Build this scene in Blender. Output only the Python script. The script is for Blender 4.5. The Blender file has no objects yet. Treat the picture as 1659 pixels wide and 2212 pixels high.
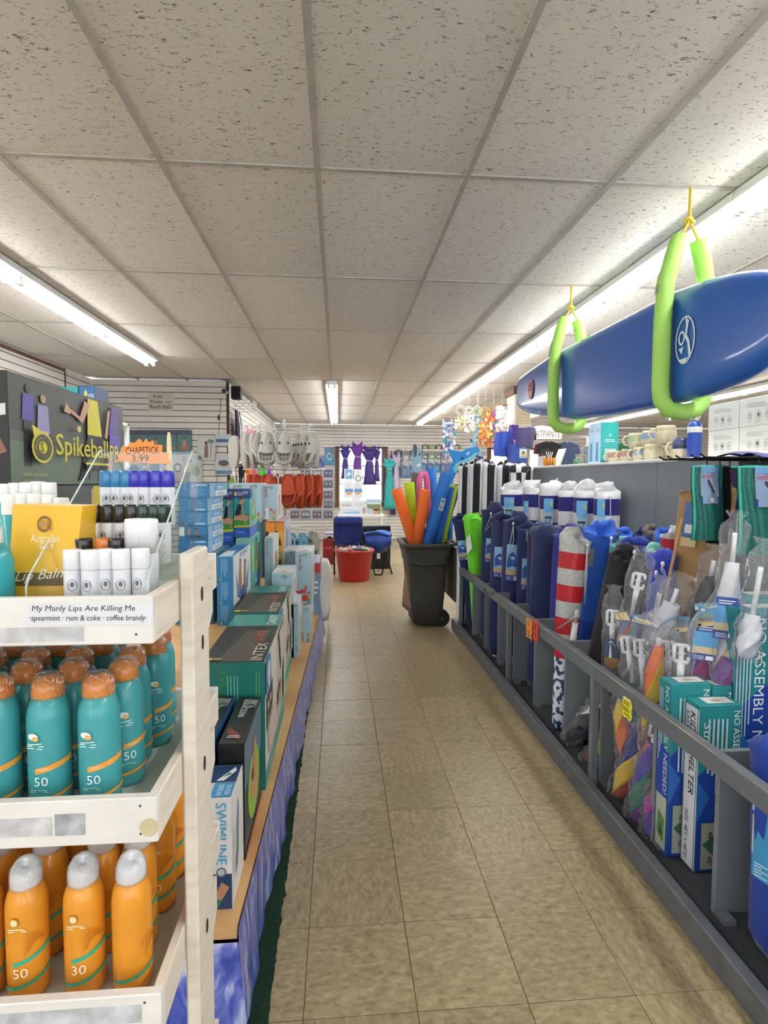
import bpy, math, random
from mathutils import Matrix, Vector
random.seed(7)
sc = bpy.context.scene
COL = sc.collection
R = math.radians
# ---------------------------------------------------------------- camera (fitted to the ceiling and floor grids)
FPX, YAW, PIT, ROL, CAMZ = 1213.59, .0816, .06, .0039, 1.4265
CEIL = 2.66
def ray(px, py):
    X = (px-829.5)/FPX; Y = (py-1106)/FPX
    c, s = math.cos(ROL), math.sin(ROL)
    X, Y = X*c+Y*s, -X*s+Y*c
    cp, sp = math.cos(PIT), math.sin(PIT)
    y = cp-Y*sp; z = -sp-Y*cp
    cy, sy = math.cos(YAW), math.sin(YAW)
    return Vector((X*cy+y*sy, -X*sy+y*cy, z))
def P(px, py, y=None, x=None, z=None):
    """world point seen at a photo pixel, at a known real depth y, plane x or height z"""
    r = ray(px, py)
    t = y/r.y if y is not None else (x/r.x if x is not None else (z-CAMZ)/r.z)
    return r*t+Vector((0, 0, CAMZ))
cam_d = bpy.data.cameras.new('camera'); cam = bpy.data.objects.new('camera', cam_d); COL.objects.link(cam)
fw = ray(829.5, 1106).normalized(); rt = (ray(929.5, 1106)-ray(829.5, 1106)).normalized(); up = rt.cross(fw)
m = Matrix((rt, up, -fw)).transposed().to_4x4(); m.translation = (0, 0, CAMZ)
cam.matrix_world = m
cam_d.sensor_fit = 'HORIZONTAL'; cam_d.sensor_width = 36; cam_d.lens = FPX/1659*36; cam_d.clip_start = .02
sc.camera = cam
# ---------------------------------------------------------------- world (overcast daylight outside the windows), exposure
w = bpy.data.worlds.new('world'); sc.world = w; w.use_nodes = True
w.node_tree.nodes['Background'].inputs[0].default_value = (.93, .96, 1, 1)
w.node_tree.nodes['Background'].inputs[1].default_value = 1.5
sc.view_settings.view_transform = 'Standard'; sc.view_settings.look = 'None'
sc.view_settings.gamma = 1; sc.view_settings.use_curve_mapping = False
sc.view_settings.exposure = 1.22
TUBE_POWER = 13.0
sc.cycles.use_denoising = True
sc.cycles.transparent_max_bounces = 24; sc.cycles.diffuse_bounces = 5
# ---------------------------------------------------------------- materials
def lin(h):
    if not isinstance(h, str): return tuple(h)+(1,) if len(h) == 3 else tuple(h)
    h = h.lstrip('#'); out = []
    if len(h) == 3: h = ''.join(c*2 for c in h)
    for i in (0, 2, 4):
        c = int(h[i:i+2], 16)/255
        out.append(c/12.92 if c <= .04045 else ((c+.055)/1.055)**2.4)
    return tuple(out)+(1,)
_M = {}
def M(col, rough=.5, metal=0, var=.06, scale=18, coat=0, bump=0, trans=0, ior=1.45, emit=0, alpha=1, stretch=None, sheen=0):
    """plain painted / printed / cloth / plastic surface with slight procedural mottling"""
    key = (col, rough, metal, var, scale, coat, bump, trans, ior, emit, alpha, stretch, sheen)
    if key in _M: return _M[key]
    m = bpy.data.materials.new('surface_%d' % len(_M)); m.use_nodes = True
    nt = m.node_tree; b = nt.nodes['Principled BSDF']; c = lin(col)
    b.inputs['Base Color'].default_value = c
    b.inputs['Roughness'].default_value = rough; b.inputs['Metallic'].default_value = metal
    if coat: b.inputs['Coat Weight'].default_value = coat; b.inputs['Coat Roughness'].default_value = .08
    if sheen: b.inputs['Sheen Weight'].default_value = sheen
    if trans: b.inputs['Transmission Weight'].default_value = trans
    b.inputs['IOR'].default_value = ior
    if alpha < 1: b.inputs['Alpha'].default_value = alpha
    if emit:
        b.inputs['Emission Color'].default_value = c; b.inputs['Emission Strength'].default_value = emit
    if var or bump:
        tc = nt.nodes.new('ShaderNodeTexCoord'); n = nt.nodes.new('ShaderNodeTexNoise')
        n.inputs['Scale'].default_value = scale; n.inputs['Detail'].default_value = 4
        if stretch:
            mp = nt.nodes.new('ShaderNodeMapping'); mp.inputs['Scale'].default_value = stretch
            nt.links.new(tc.outputs['Object'], mp.inputs[0]); nt.links.new(mp.outputs[0], n.inputs['Vector'])
        else: nt.links.new(tc.outputs['Object'], n.inputs['Vector'])
        if var:
            rp = nt.nodes.new('ShaderNodeValToRGB')
            rp.color_ramp.elements[0].position = .3; rp.color_ramp.elements[1].position = .7
            rp.color_ramp.elements[0].color = tuple(v*(1-var*1.6) for v in c[:3])+(1,)
            rp.color_ramp.elements[1].color = tuple(min(1, v*(1+var)) for v in c[:3])+(1,)
            nt.links.new(n.outputs['Fac'], rp.inputs[0]); nt.links.new(rp.outputs[0], b.inputs['Base Color'])
        if bump:
            bp = nt.nodes.new('ShaderNodeBump'); bp.inputs['Strength'].default_value = bump; bp.inputs['Distance'].default_value = .01
            nt.links.new(n.outputs['Fac'], bp.inputs['Height']); nt.links.new(bp.outputs[0], b.inputs['Normal'])
    _M[key] = m
    return m
def ramp_mat(name, stops, scale=6, stretch=(1, 1, 1), rough=.5, detail=6, dist=0, bump=0, coord='Object', rand=False, coat=0, interp='LINEAR'):
    """noise run through a colour ramp: mottled, grained or printed patterns"""
    m = bpy.data.materials.new(name); m.use_nodes = True
    nt = m.node_tree; b = nt.nodes['Principled BSDF']; b.inputs['Roughness'].default_value = rough
    if coat: b.inputs['Coat Weight'].default_value = coat; b.inputs['Coat Roughness'].default_value = .1
    tc = nt.nodes.new('ShaderNodeTexCoord'); mp = nt.nodes.new('ShaderNodeMapping'); n = nt.nodes.new('ShaderNodeTexNoise')
    mp.inputs['Scale'].default_value = stretch
    nt.links.new(tc.outputs[coord], mp.inputs[0]); nt.links.new(mp.outputs[0], n.inputs['Vector'])
    if rand:
        oi = nt.nodes.new('ShaderNodeObjectInfo'); mu = nt.nodes.new('ShaderNodeMath'); mu.operation = 'MULTIPLY'; mu.inputs[1].default_value = 50
        nt.links.new(oi.outputs['Random'], mu.inputs[0]); nt.links.new(mu.outputs[0], mp.inputs['Location'])
    n.inputs['Scale'].default_value = scale; n.inputs['Detail'].default_value = detail; n.inputs['Distortion'].default_value = dist
    rp = nt.nodes.new('ShaderNodeValToRGB'); rp.color_ramp.interpolation = interp; el = rp.color_ramp.elements
    while len(el) < len(stops): el.new(.5)
    for e, (p, c) in zip(el, stops): e.position = p; e.color = lin(c)
    nt.links.new(n.outputs['Fac'], rp.inputs[0]); nt.links.new(rp.outputs[0], b.inputs['Base Color'])
    if bump:
        bp = nt.nodes.new('ShaderNodeBump'); bp.inputs['Strength'].default_value = bump; bp.inputs['Distance'].default_value = .004
        nt.links.new(n.outputs['Fac'], bp.inputs['Height']); nt.links.new(bp.outputs[0], b.inputs['Normal'])
    return m
def tint_random(m, amount=.1):
    """brightness differs a little from one piece to the next"""
    nt = m.node_tree; b = nt.nodes['Principled BSDF']; l = b.inputs['Base Color'].links[0]; src = l.from_socket
    oi = nt.nodes.new('ShaderNodeObjectInfo'); mr = nt.nodes.new('ShaderNodeMapRange'); h = nt.nodes.new('ShaderNodeHueSaturation')
    mr.inputs['To Min'].default_value = 1-amount; mr.inputs['To Max'].default_value = 1+amount
    nt.links.new(oi.outputs['Random'], mr.inputs['Value']); nt.links.new(mr.outputs[0], h.inputs['Value'])
    nt.links.new(src, h.inputs['Color']); nt.links.new(h.outputs[0], b.inputs['Base Color'])
    return m
# clear film / acrylic / glass : thin sheets that pass light straight through and mirror a little
def clear_mat(name, tint=(1, 1, 1), rough=.03, amount=.02, bump=0, haze=0, power=5):
    m = bpy.data.materials.new(name); m.use_nodes = True; nt = m.node_tree; nt.nodes.clear()
    o = nt.nodes.new('ShaderNodeOutputMaterial'); mx = nt.nodes.new('ShaderNodeMixShader')
    t = nt.nodes.new('ShaderNodeBsdfTransparent'); g = nt.nodes.new('ShaderNodeBsdfGlossy'); fr = nt.nodes.new('ShaderNodeLayerWeight'); pw = nt.nodes.new('ShaderNodeMath'); ad = nt.nodes.new('ShaderNodeMath')
    t.inputs[0].default_value = tuple(tint)+(1,); fr.inputs['Blend'].default_value = .5; pw.operation = 'POWER'; pw.inputs[1].default_value = power
    g.inputs['Color'].default_value = (.95, .97, 1, 1); g.inputs['Roughness'].default_value = rough
    ad.operation = 'MULTIPLY_ADD'; ad.use_clamp = True; ad.inputs[1].default_value = .6; ad.inputs[2].default_value = amount
    nt.links.new(fr.outputs['Facing'], pw.inputs[0]); nt.links.new(pw.outputs[0], ad.inputs[0]); nt.links.new(ad.outputs[0], mx.inputs[0])
    nt.links.new(t.outputs[0], mx.inputs[1]); nt.links.new(g.outputs[0], mx.inputs[2])
    out = mx
    if haze:
        d = nt.nodes.new('ShaderNodeBsdfDiffuse'); d.inputs[0].default_value = (.9, .92, .95, 1); m2 = nt.nodes.new('ShaderNodeMixShader'); m2.inputs[0].default_value = haze
        nt.links.new(mx.outputs[0], m2.inputs[1]); nt.links.new(d.outputs[0], m2.inputs[2]); out = m2
    nt.links.new(out.outputs[0], o.inputs[0])
    if bump:
        tc = nt.nodes.new('ShaderNodeTexCoord'); n = nt.nodes.new('ShaderNodeTexNoise'); bp = nt.nodes.new('ShaderNodeBump')
        n.inputs['Scale'].default_value = 38; n.inputs['Distortion'].default_value = 2.5; bp.inputs['Strength'].default_value = bump; bp.inputs['Distance'].default_value = .02
        nt.links.new(tc.outputs['Object'], n.inputs['Vector']); nt.links.new(n.outputs['Fac'], bp.inputs['Height'])
        nt.links.new(bp.outputs[0], g.inputs['Normal'])
    return m
ACRYLIC = clear_mat('clear_acrylic', (.975, .99, .985), .02, .03, power=9)
FILM = clear_mat('clear_plastic_film', (.99, .99, 1), .13, .14, 1.4, .018)
GLASS = clear_mat('window_glass', (.95, .98, 1), .02, .02)
# ---------------------------------------------------------------- mesh builder
class MB:
    def __init__(s): s.v = []; s.f = []; s.mi = []; s.sm = []
    def add(s, vs, fs, mi=0, sm=False):
        o = len(s.v); s.v += [tuple(v) for v in vs]
        for f in fs: s.f.append(tuple(i+o for i in f)); s.mi.append(mi); s.sm.append(sm)
        return s
    def box(s, a, b, mi=0, bev=0):
        x0, y0, z0 = [min(p, q) for p, q in zip(a, b)]; x1, y1, z1 = [max(p, q) for p, q in zip(a, b)]
        if bev:
            e = min(bev, (x1-x0)*.45, (y1-y0)*.45, (z1-z0)*.45)
            vs = []
            for z in (z0, z1):
                zi = z0+e if z == z0 else z1-e
                for (x, y, sx, sy) in ((x0, y0, 1, 1), (x1, y0, -1, 1), (x1, y1, -1, -1), (x0, y1, 1, -1)):
                    vs += [(x+sx*e, y, zi), (x, y+sy*e, zi), (x+sx*e, y+sy*e, z)]
            F = []
            for k in range(4):
                a_, b_ = k*3, ((k+1) % 4)*3; A, B = a_+12, b_+12
                i, j = (0, 0) if k % 2 == 0 else (1, 1)
                F += [(a_+i, b_+j, B+j, A+i), (a_+2, b_+2, b_+j, a_+i), (A+i, B+j, B+2, A+2)]
                q = (a_+1, a_+0, A+0, A+1) if k % 2 == 0 else (a_+0, a_+1, A+1, A+0)
                F.append(q)
                F.append((a_, a_+1, a_+2)); F.append((A, A+2, A+1))
            F += [(2, 11, 8, 5), (14, 17, 20, 23)]
            return s.add(vs, F, mi)
        vs = [(x0, y0, z0), (x1, y0, z0), (x1, y1, z0), (x0, y1, z0), (x0, y0, z1), (x1, y0, z1), (x1, y1, z1), (x0, y1, z1)]
        return s.add(vs, [(0, 3, 2, 1), (4, 5, 6, 7), (0, 1, 5, 4), (1, 2, 6, 5), (2, 3, 7, 6), (3, 0, 4, 7)], mi)
    def tube(s, pts, r, n=8, mi=0, cap=True, sq=1, mis=None, prof=None, upv=None, tw=0):
        """swept tube; r is one radius or one per point, sq flattens it, mis gives a material per ring, prof a radius factor per angle"""
        pts = [Vector(p) for p in pts]; k = len(pts)
        rs = r if isinstance(r, (list, tuple)) else [r]*k
        o = len(s.v); nrm = None
        for i, p in enumerate(pts):
            d = (pts[min(i+1, k-1)]-pts[max(i-1, 0)]).normalized()
            if nrm is None:
                nrm = Vector(upv) if upv else (Vector((0, 0, 1)) if abs(d.z) < .9 else Vector((1, 0, 0)))
            nrm = (nrm-d*nrm.dot(d)).normalized(); bi = d.cross(nrm)
            for j in range(n):
                a = 2*math.pi*j/n+tw*i; pf = prof(i, j) if prof else 1
                s.v.append(tuple(p+(nrm*math.cos(a)*sq+bi*math.sin(a))*rs[i]*pf))
        for i in range(k-1):
            for j in range(n):
                a, b = o+i*n+j, o+i*n+(j+1) % n
                s.f.append((a, b, b+n, a+n)); s.sm.append(True)
                s.mi.append(mis(i, j) if callable(mis) else (mis[i] if mis else mi))
        if cap:
            s.f.append(tuple(o+j for j in range(n))[::-1]); s.mi.append(mis(0, 0) if callable(mis) else (mis[0] if mis else mi)); s.sm.append(False)
            s.f.append(tuple(o+(k-1)*n+j for j in range(n))); s.mi.append(mis(k-2, 0) if callable(mis) else (mis[-1] if mis else mi)); s.sm.append(False)
        return s
    def cyl(s, a, b, r, r2=None, n=10, mi=0): return s.tube([a, b], [r, r if r2 is None else r2], n, mi)
    def lathe(s, c, prof, n=20, mis=None, mi=0, sx=1, sy=1):
        """prof = (radius, z) list about a vertical axis through c"""
        o = len(s.v); k = len(prof)
        for (r, z) in prof:
            for j in range(n):
                a = 2*math.pi*j/n; s.v.append((c[0]+r*sx*math.cos(a), c[1]+r*sy*math.sin(a), c[2]+z))
        for i in range(k-1):
            for j in range(n):
                a, b = o+i*n+j, o+i*n+(j+1) % n
                s.f.append((a, b, b+n, a+n)); s.mi.append(mis[i] if mis else mi); s.sm.append(True)
        if prof[0][0] > 1e-5: s.f.append(tuple(o+j for j in range(n))[::-1]); s.mi.append(mis[0] if mis else mi); s.sm.append(False)
        if prof[-1][0] > 1e-5: s.f.append(tuple(o+(k-1)*n+j for j in range(n))); s.mi.append(mis[-1] if mis else mi); s.sm.append(False)
        return s
    def prism(s, poly, f, d, mi=0, mi_side=None, hole=False):
        """flat outline poly (u,v) extruded by vector d; f maps (u,v) to a point"""
        n = len(poly); d = Vector(d); a = [Vector(f(*p)) for p in poly]; b = [p+d for p in a]
        s.add(a+b, [tuple(range(n))[::-1], tuple(range(n, 2*n))], mi)
        o = len(s.v)-2*n
        for i in range(n):
            j = (i+1) % n; s.f.append((o+i, o+j, o+n+j, o+n+i)); s.mi.append(mi if mi_side is None else mi_side); s.sm.append(False)
        return s
    def ell(s, c, r, nu=12, nv=8, mi=0):
        c = Vector(c); vs = []; fs = []
        for i in range(nv+1):
            t = math.pi*i/nv
            for j in range(nu):
                a = 2*math.pi*j/nu; vs.append((c.x+r[0]*math.sin(t)*math.cos(a), c.y+r[1]*math.sin(t)*math.sin(a), c.z-r[2]*math.cos(t)))
        for i in range(nv):
            for j in range(nu): fs.append((i*nu+j, i*nu+(j+1) % nu, (i+1)*nu+(j+1) % nu, (i+1)*nu+j))
        return s.add(vs, fs, mi, True)
    def grid(s, nu, nv, f, mi=0, sm=True, mis=None):
        o = len(s.v)
        for j in range(nv+1):
            for i in range(nu+1): s.v.append(tuple(f(i/nu, j/nv)))
        for j in range(nv):
            for i in range(nu):
                a = o+j*(nu+1)+i; s.f.append((a, a+1, a+nu+2, a+nu+1)); s.mi.append(mis(i, j) if mis else mi); s.sm.append(sm)
        return s
    def build(s, name, mats, parent=None, loc=None, world=True, kind=None, label=None):
        """link as ONE object; vertices are world coordinates, the origin goes to loc (or the parent's place)"""
        if not isinstance(mats, (list, tuple)): mats = [mats]
        if parent is not None and loc is None: base = wpos(parent)
        elif loc is not None: base = Vector(loc)
        else:
            n = len(s.v); base = Vector((sum(v[0] for v in s.v)/n, sum(v[1] for v in s.v)/n, min(v[2] for v in s.v)))
        me = bpy.data.meshes.new(name)
        me.from_pydata([(v[0]-base.x, v[1]-base.y, v[2]-base.z) for v in s.v], [], s.f)
        for mt in mats: me.materials.append(mt)
        me.polygons.foreach_set('material_index', s.mi); me.polygons.foreach_set('use_smooth', s.sm)
        me.update()
        o = bpy.data.objects.new(name, me); COL.objects.link(o)
        if parent is not None:
            o.parent = parent; o.location = base-wpos(parent)
        else: o.location = base
        o['w'] = tuple(base)
        if kind: o['kind'] = kind
        if label: o['label'] = label
        return o
def wpos(o): return Vector(o['w'])
def empty(name, loc):
    o = bpy.data.objects.new(name, None); COL.objects.link(o); o.location = loc; o['w'] = tuple(loc); o.empty_display_size = .05
    return o
def tag(o, label, cat, group=None):
    o['label'] = label; o['category'] = cat
    if group: o['group'] = group
    return o
def thing(name, loc, label, cat, group=None): return tag(empty(name, Vector(loc)), label, cat, group)
def struct(o): o['kind'] = 'structure'; return o
def copy_tree(o, loc=None, rz=None, label=None, parent=None):
    c = o.copy(); COL.objects.link(c)
    if parent is not None: c.parent = parent
    if loc is not None: c.location = loc; c['w'] = tuple(loc)
    if rz is not None: c.rotation_euler = (0, 0, rz)
    if label: c['label'] = label
    for ch in o.children: copy_tree(ch, parent=c)
    return c
# ---------------------------------------------------------------- flat print (lettering and pictures) as thin inlays on a face
_T = {}
def glyphs(txt, italic=0, spacing=1.0):
    key = (txt, italic, spacing)
    if key in _T: return _T[key]
    cu = bpy.data.curves.new('lettering', 'FONT'); cu.body = txt; cu.size = 1; cu.resolution_u = 2; cu.offset = 0
    cu.shear = italic; cu.space_character = spacing; cu.space_line = .85; cu.align_x = 'LEFT'
    ob = bpy.data.objects.new('lettering', cu); COL.objects.link(ob)
    dg = bpy.context.evaluated_depsgraph_get(); me = bpy.data.meshes.new_from_object(ob.evaluated_get(dg))
    vs = [(v.co.x, v.co.y) for v in me.vertices]; fs = [tuple(p.vertices) for p in me.polygons]
    bpy.data.objects.remove(ob); bpy.data.curves.remove(cu); bpy.data.meshes.remove(me)
    if not vs: vs = [(0, 0), (1, 0), (1, 1)]; fs = []
    x0 = min(v[0] for v in vs); x1 = max(v[0] for v in vs); y0 = min(v[1] for v in vs); y1 = max(v[1] for v in vs)
    _T[key] = ([(v[0]-x0, v[1]-y0) for v in vs], fs, x1-x0, y1-y0)
    return _T[key]
def decal(parent, f, items, name='printed_graphic', step=.0005, label=None, rough=.45, lift=None, coat=0):
    """f(u,v,h) maps face coordinates in metres plus height above the face to world points
       items: ('r',u0,v0,u1,v1,col) ('p',pts,col) ('e',u,v,ru,rv,col) ('t',text,u,v,height,col,rot,width?) ('l',u0,v0,u1,v1,n,col)"""
    b = MB(); cols = []
    def ci(c):
        if c not in cols: cols.append(c)
        return cols.index(c)
    h = lift if lift is not None else step
    for it in items:
        k = it[0]
        if k == 'r':
            _, u0, v0, u1, v1, c = it; b.add([f(u0, v0, h), f(u1, v0, h), f(u1, v1, h), f(u0, v1, h)], [(0, 1, 2, 3)], ci(c))
        elif k == 'p':
            _, pts, c = it; b.add([f(u, v, h) for u, v in pts], [tuple(range(len(pts)))], ci(c))
        elif k == 'e':
            _, u, v, ru, rv, c = it; n = 16
            b.add([f(u+ru*math.cos(2*math.pi*i/n), v+rv*math.sin(2*math.pi*i/n), h) for i in range(n)], [tuple(range(n))], ci(c))
        elif k == 'o':
            _, u, v, ru, rv, th, c = it; n = 20; q = []
            for i in range(n):
                a = 2*math.pi*i/n; q += [f(u+ru*math.cos(a), v+rv*math.sin(a), h), f(u+(ru-th)*math.cos(a), v+(rv-th)*math.sin(a), h)]
            b.add(q, [(2*i, (2*i+2) % (2*n), (2*i+3) % (2*n), 2*i+1) for i in range(n)], ci(c))
        elif k == 'l':
            _, u0, v0, u1, v1, n, c = it[:7]; rnd = random.Random(n*31+int(u0*997)); vert = len(it) > 7
            for i in range(n):
                if (it[7] if vert else False):
                    w_ = (u1-u0)/n; ua = u0+i*w_; e = v0+(v1-v0)*(rnd.random()*.35)
                    b.add([f(ua, e, h), f(ua+w_*.45, e, h), f(ua+w_*.45, v1, h), f(ua, v1, h)], [(0, 1, 2, 3)], ci(c))
                else:
                    w_ = (v1-v0)/n; va = v0+i*w_; e = u1-(u1-u0)*(rnd.random()*.35)
                    b.add([f(u0, va, h), f(e, va, h), f(e, va+w_*.45, h), f(u0, va+w_*.45, h)], [(0, 1, 2, 3)], ci(c))
        elif k == 't':
            txt, u, v, hh, c = it[1:6]; rot = it[6] if len(it) > 6 else 0; wd = it[7] if len(it) > 7 else None; itl = it[8] if len(it) > 8 else 0
            vs, fs, gw, gh = glyphs(txt, itl)
            sy = hh/(gh or 1); sx = wd/(gw or 1) if wd else sy
            ca, sa = math.cos(R(rot)), math.sin(R(rot))
            b.add([f(u+x*sx*ca-y*sy*sa, v+x*sx*sa+y*sy*ca, h) for x, y in vs], fs, ci(c))
        h += step
    o = b.build(name, [M(c, rough, var=.03, coat=coat) for c in cols], parent)
    if label: o['label'] = label
    return o
def face_map(o, u, v):
    """plane through o with unit-ish directions u, v (any metric), normal u x v"""
    o, u, v = Vector(o), Vector(u).normalized(), Vector(v).normalized(); n = u.cross(v)
    return lambda a, b, h=0: o+u*a+v*b+n*h
class Box:
    """a carton standing at (x0,y0,z0) with size (w,d,h), turned by rz about its near left corner; front faces the camera (-y)"""
    def __init__(s, name, label, cat, org, size, mats, rz=0, group=None, bev=.0015, mi=None):
        s.o = Vector(org); s.w, s.d, s.h = size; c, n = math.cos(rz), math.sin(rz)
        s.X = Vector((c, n, 0)); s.Y = Vector((-n, c, 0)); s.Z = Vector((0, 0, 1))
        s.root = thing(name, s.o+s.X*s.w/2+s.Y*s.d/2, label, cat, group)
        b = MB(); b.box((0, 0, 0), size, bev=bev)
        b.v = [tuple(s.o+s.X*x+s.Y*y+s.Z*z) for x, y, z in b.v]
        s.body = b.build('carton', mats, s.root)
        # closed lid flaps: a seam along the top
    def front(s): return lambda u, v, h=0: s.o+s.X*u+s.Z*v-s.Y*h
    def right(s): return lambda u, v, h=0: s.o+s.X*(s.w+h)+s.Y*u+s.Z*v
    def top(s): return lambda u, v, h=0: s.o+s.X*u+s.Y*v+s.Z*(s.h+h)
    def left(s): return lambda u, v, h=0: s.o-s.X*h+s.Y*(s.d-u)+s.Z*v
    def pr(s, side, items, **k): return decal(s.body, {'f': s.front(), 'r': s.right(), 't': s.top(), 'l': s.left()}[side], items, **k)
# ================================================================ the room
GX, GY, GW, GL = -1.3009, 2.34, .6096, 1.2192
XL, XLB, YK, YB, XR, YF = -3.1, -1.42, 7.45, 13.1, 10.0, -3.2
M_floor = ramp_mat('floor_vinyl', [(.28, '#837456'), (.42, '#9a8a69'), (.55, '#a59573'), (.7, '#b4a382')], scale=34, stretch=(1, 1.9, 1), rough=.36, detail=8, dist=.5, rand=True)
M_floor.node_tree.nodes['Principled BSDF'].inputs['Specular IOR Level'].default_value = .45
tint_random(M_floor, .07)
M_joint = M('#5a4c36', .8)
fl = struct(MB().box((XL-.1, YF, -.12), (XR, YB+.15, -.0022)).build('floor', M_floor, loc=(0, 0, 0)))
tm = MB().box((-.1515, -.1515, -.006), (.1515, .1515, 0), bev=.0012); tile0 = None
MB().box((-.0937-.3048*2, 1.4116-.6, -.004), (-.0937+.3048*7, YB-.02, -.0018)).build('joint_bed', M_joint, fl)
rnd = random.Random(3)
for j in range(-2, 39):
    for i in range(-2, 7):
        x = -.0937+.3048*(i+.5); y = 1.4116+.3048*(j+.5)
        if y > YB-.1: continue
        if i > 3 and y < 5.3: continue
        if i < -1 and y < 6: continue
        if i in (-2, 6) and y > 10.5: continue
        if tile0 is None:
            t = tm.build('floor_tile', M_floor, fl, loc=(0, 0, 0)); tile0 = t.data
        else:
            t = bpy.data.objects.new('floor_tile', tile0); COL.objects.link(t); t.parent = fl
        t.location = (x, y, rnd.uniform(-.0004, .0004)); t.rotation_euler = (0, 0, rnd.choice((0, 0, 0, math.pi/2)))
# ceiling: slab, lay-in panels, grid bars
M_ctile = bpy.data.materials.new('fissured_ceiling_panel'); M_ctile.use_nodes = True
def _ct():
    nt = M_ctile.node_tree; b = nt.nodes['Principled BSDF']; b.inputs['Roughness'].default_value = .9
    tc = nt.nodes.new('ShaderNodeTexCoord'); oi = nt.nodes.new('ShaderNodeObjectInfo'); mu = nt.nodes.new('ShaderNodeMath'); mu.operation = 'MULTIPLY'; mu.inputs[1].default_value = 40
    mp = nt.nodes.new('ShaderNodeMapping'); mp.inputs['Scale'].default_value = (42, 105, 1)
    n = nt.nodes.new('ShaderNodeTexNoise'); n.inputs['Scale'].default_value = 1; n.inputs['Detail'].default_value = 2.5; n.inputs['Distortion'].default_value = 1.2
    rp = nt.nodes.new('ShaderNodeValToRGB'); e = rp.color_ramp.elements
    e[0].position = .30; e[0].color = lin('#766f67'); e[1].position = .40; e[1].color = lin('#e0dad3')
    n2 = nt.nodes.new('ShaderNodeTexNoise'); n2.inputs['Scale'].default_value = 260
    bp = nt.nodes.new('ShaderNodeBump'); bp.inputs['Strength'].default_value = .5; bp.inputs['Distance'].default_value = .003; bp2 = nt.nodes.new('ShaderNodeBump'); bp2.inputs['Strength'].default_value = .25; bp2.inputs['Distance'].default_value = .002
    L = nt.links.new
    L(oi.outputs['Random'], mu.inputs[0]); L(mu.outputs[0], mp.inputs['Location']); L(tc.outputs['Object'], mp.inputs[0]); L(mp.outputs[0], n.inputs['Vector'])
    L(n.outputs['Fac'], rp.inputs[0]); L(rp.outputs[0], b.inputs['Base Color']); L(tc.outputs['Object'], n2.inputs['Vector'])
    L(rp.outputs[0], bp.inputs['Height']); L(n2.outputs['Fac'], bp2.inputs['Height']); L(bp.outputs[0], bp2.inputs['Normal']); L(bp2.outputs[0], b.inputs['Normal'])
_ct(); tint_random(M_ctile, .05)
M_grid = M('#b3aea6', .55, var=.08)
ceil = struct(MB().box((XL-.1, YF, CEIL+.03), (XR, YB+.15, CEIL+.12)).build('ceiling', M('#cfcac2', .9), loc=(0, 0, CEIL)))
cache = {}
for j in range(-5, 9):
    for i in range(-3, 19):
        x0 = GX+GW*i; x1 = x0+GW; y0 = GY+GL*j; y1 = y0+GL
        if j >= 4 and i < 0: continue
        x0, x1, y0, y1 = max(x0, XL), min(x1, XR), max(y0, YF), min(y1, YB)
        if i > 8 and j < 1: continue
        if x1-x0 < .05 or y1-y0 < .05: continue
        k = (round(x1-x0, 3), round(y1-y0, 3))
        cx, cy = (x0+x1)/2, (y0+y1)/2
        if k not in cache:
            a, b_ = k[0]/2-.006, k[1]/2-.006
            t = MB().box((-a, -b_, CEIL+.004), (a, b_, CEIL+.02)).build('ceiling_tile', M_ctile, ceil, loc=(0, 0, CEIL)); cache[k] = t.data
        else:
            t = bpy.data.objects.new('ceiling_tile', cache[k]); COL.objects.link(t); t.parent = ceil
        t.location = (cx, cy, 0)
for i in range(-2, 19):
    x = GX+GW*i; y0 = YF; y1 = YB if x > XLB else YK
    MB().box((x-.012, y0, CEIL-.002), (x+.012, y1, CEIL+.004)).box((x-.004, y0, CEIL+.004), (x+.004, y1, CEIL+.03)).build('grid_runner', M_grid, ceil)
for j in range(-4, 9):
    y = GY+GL*j
    MB().box((XL if y < YK else XLB, y-.011, CEIL-.0015), (XR, y+.011, CEIL+.0042)).build('cross_tee', M_grid, ceil)
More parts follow.
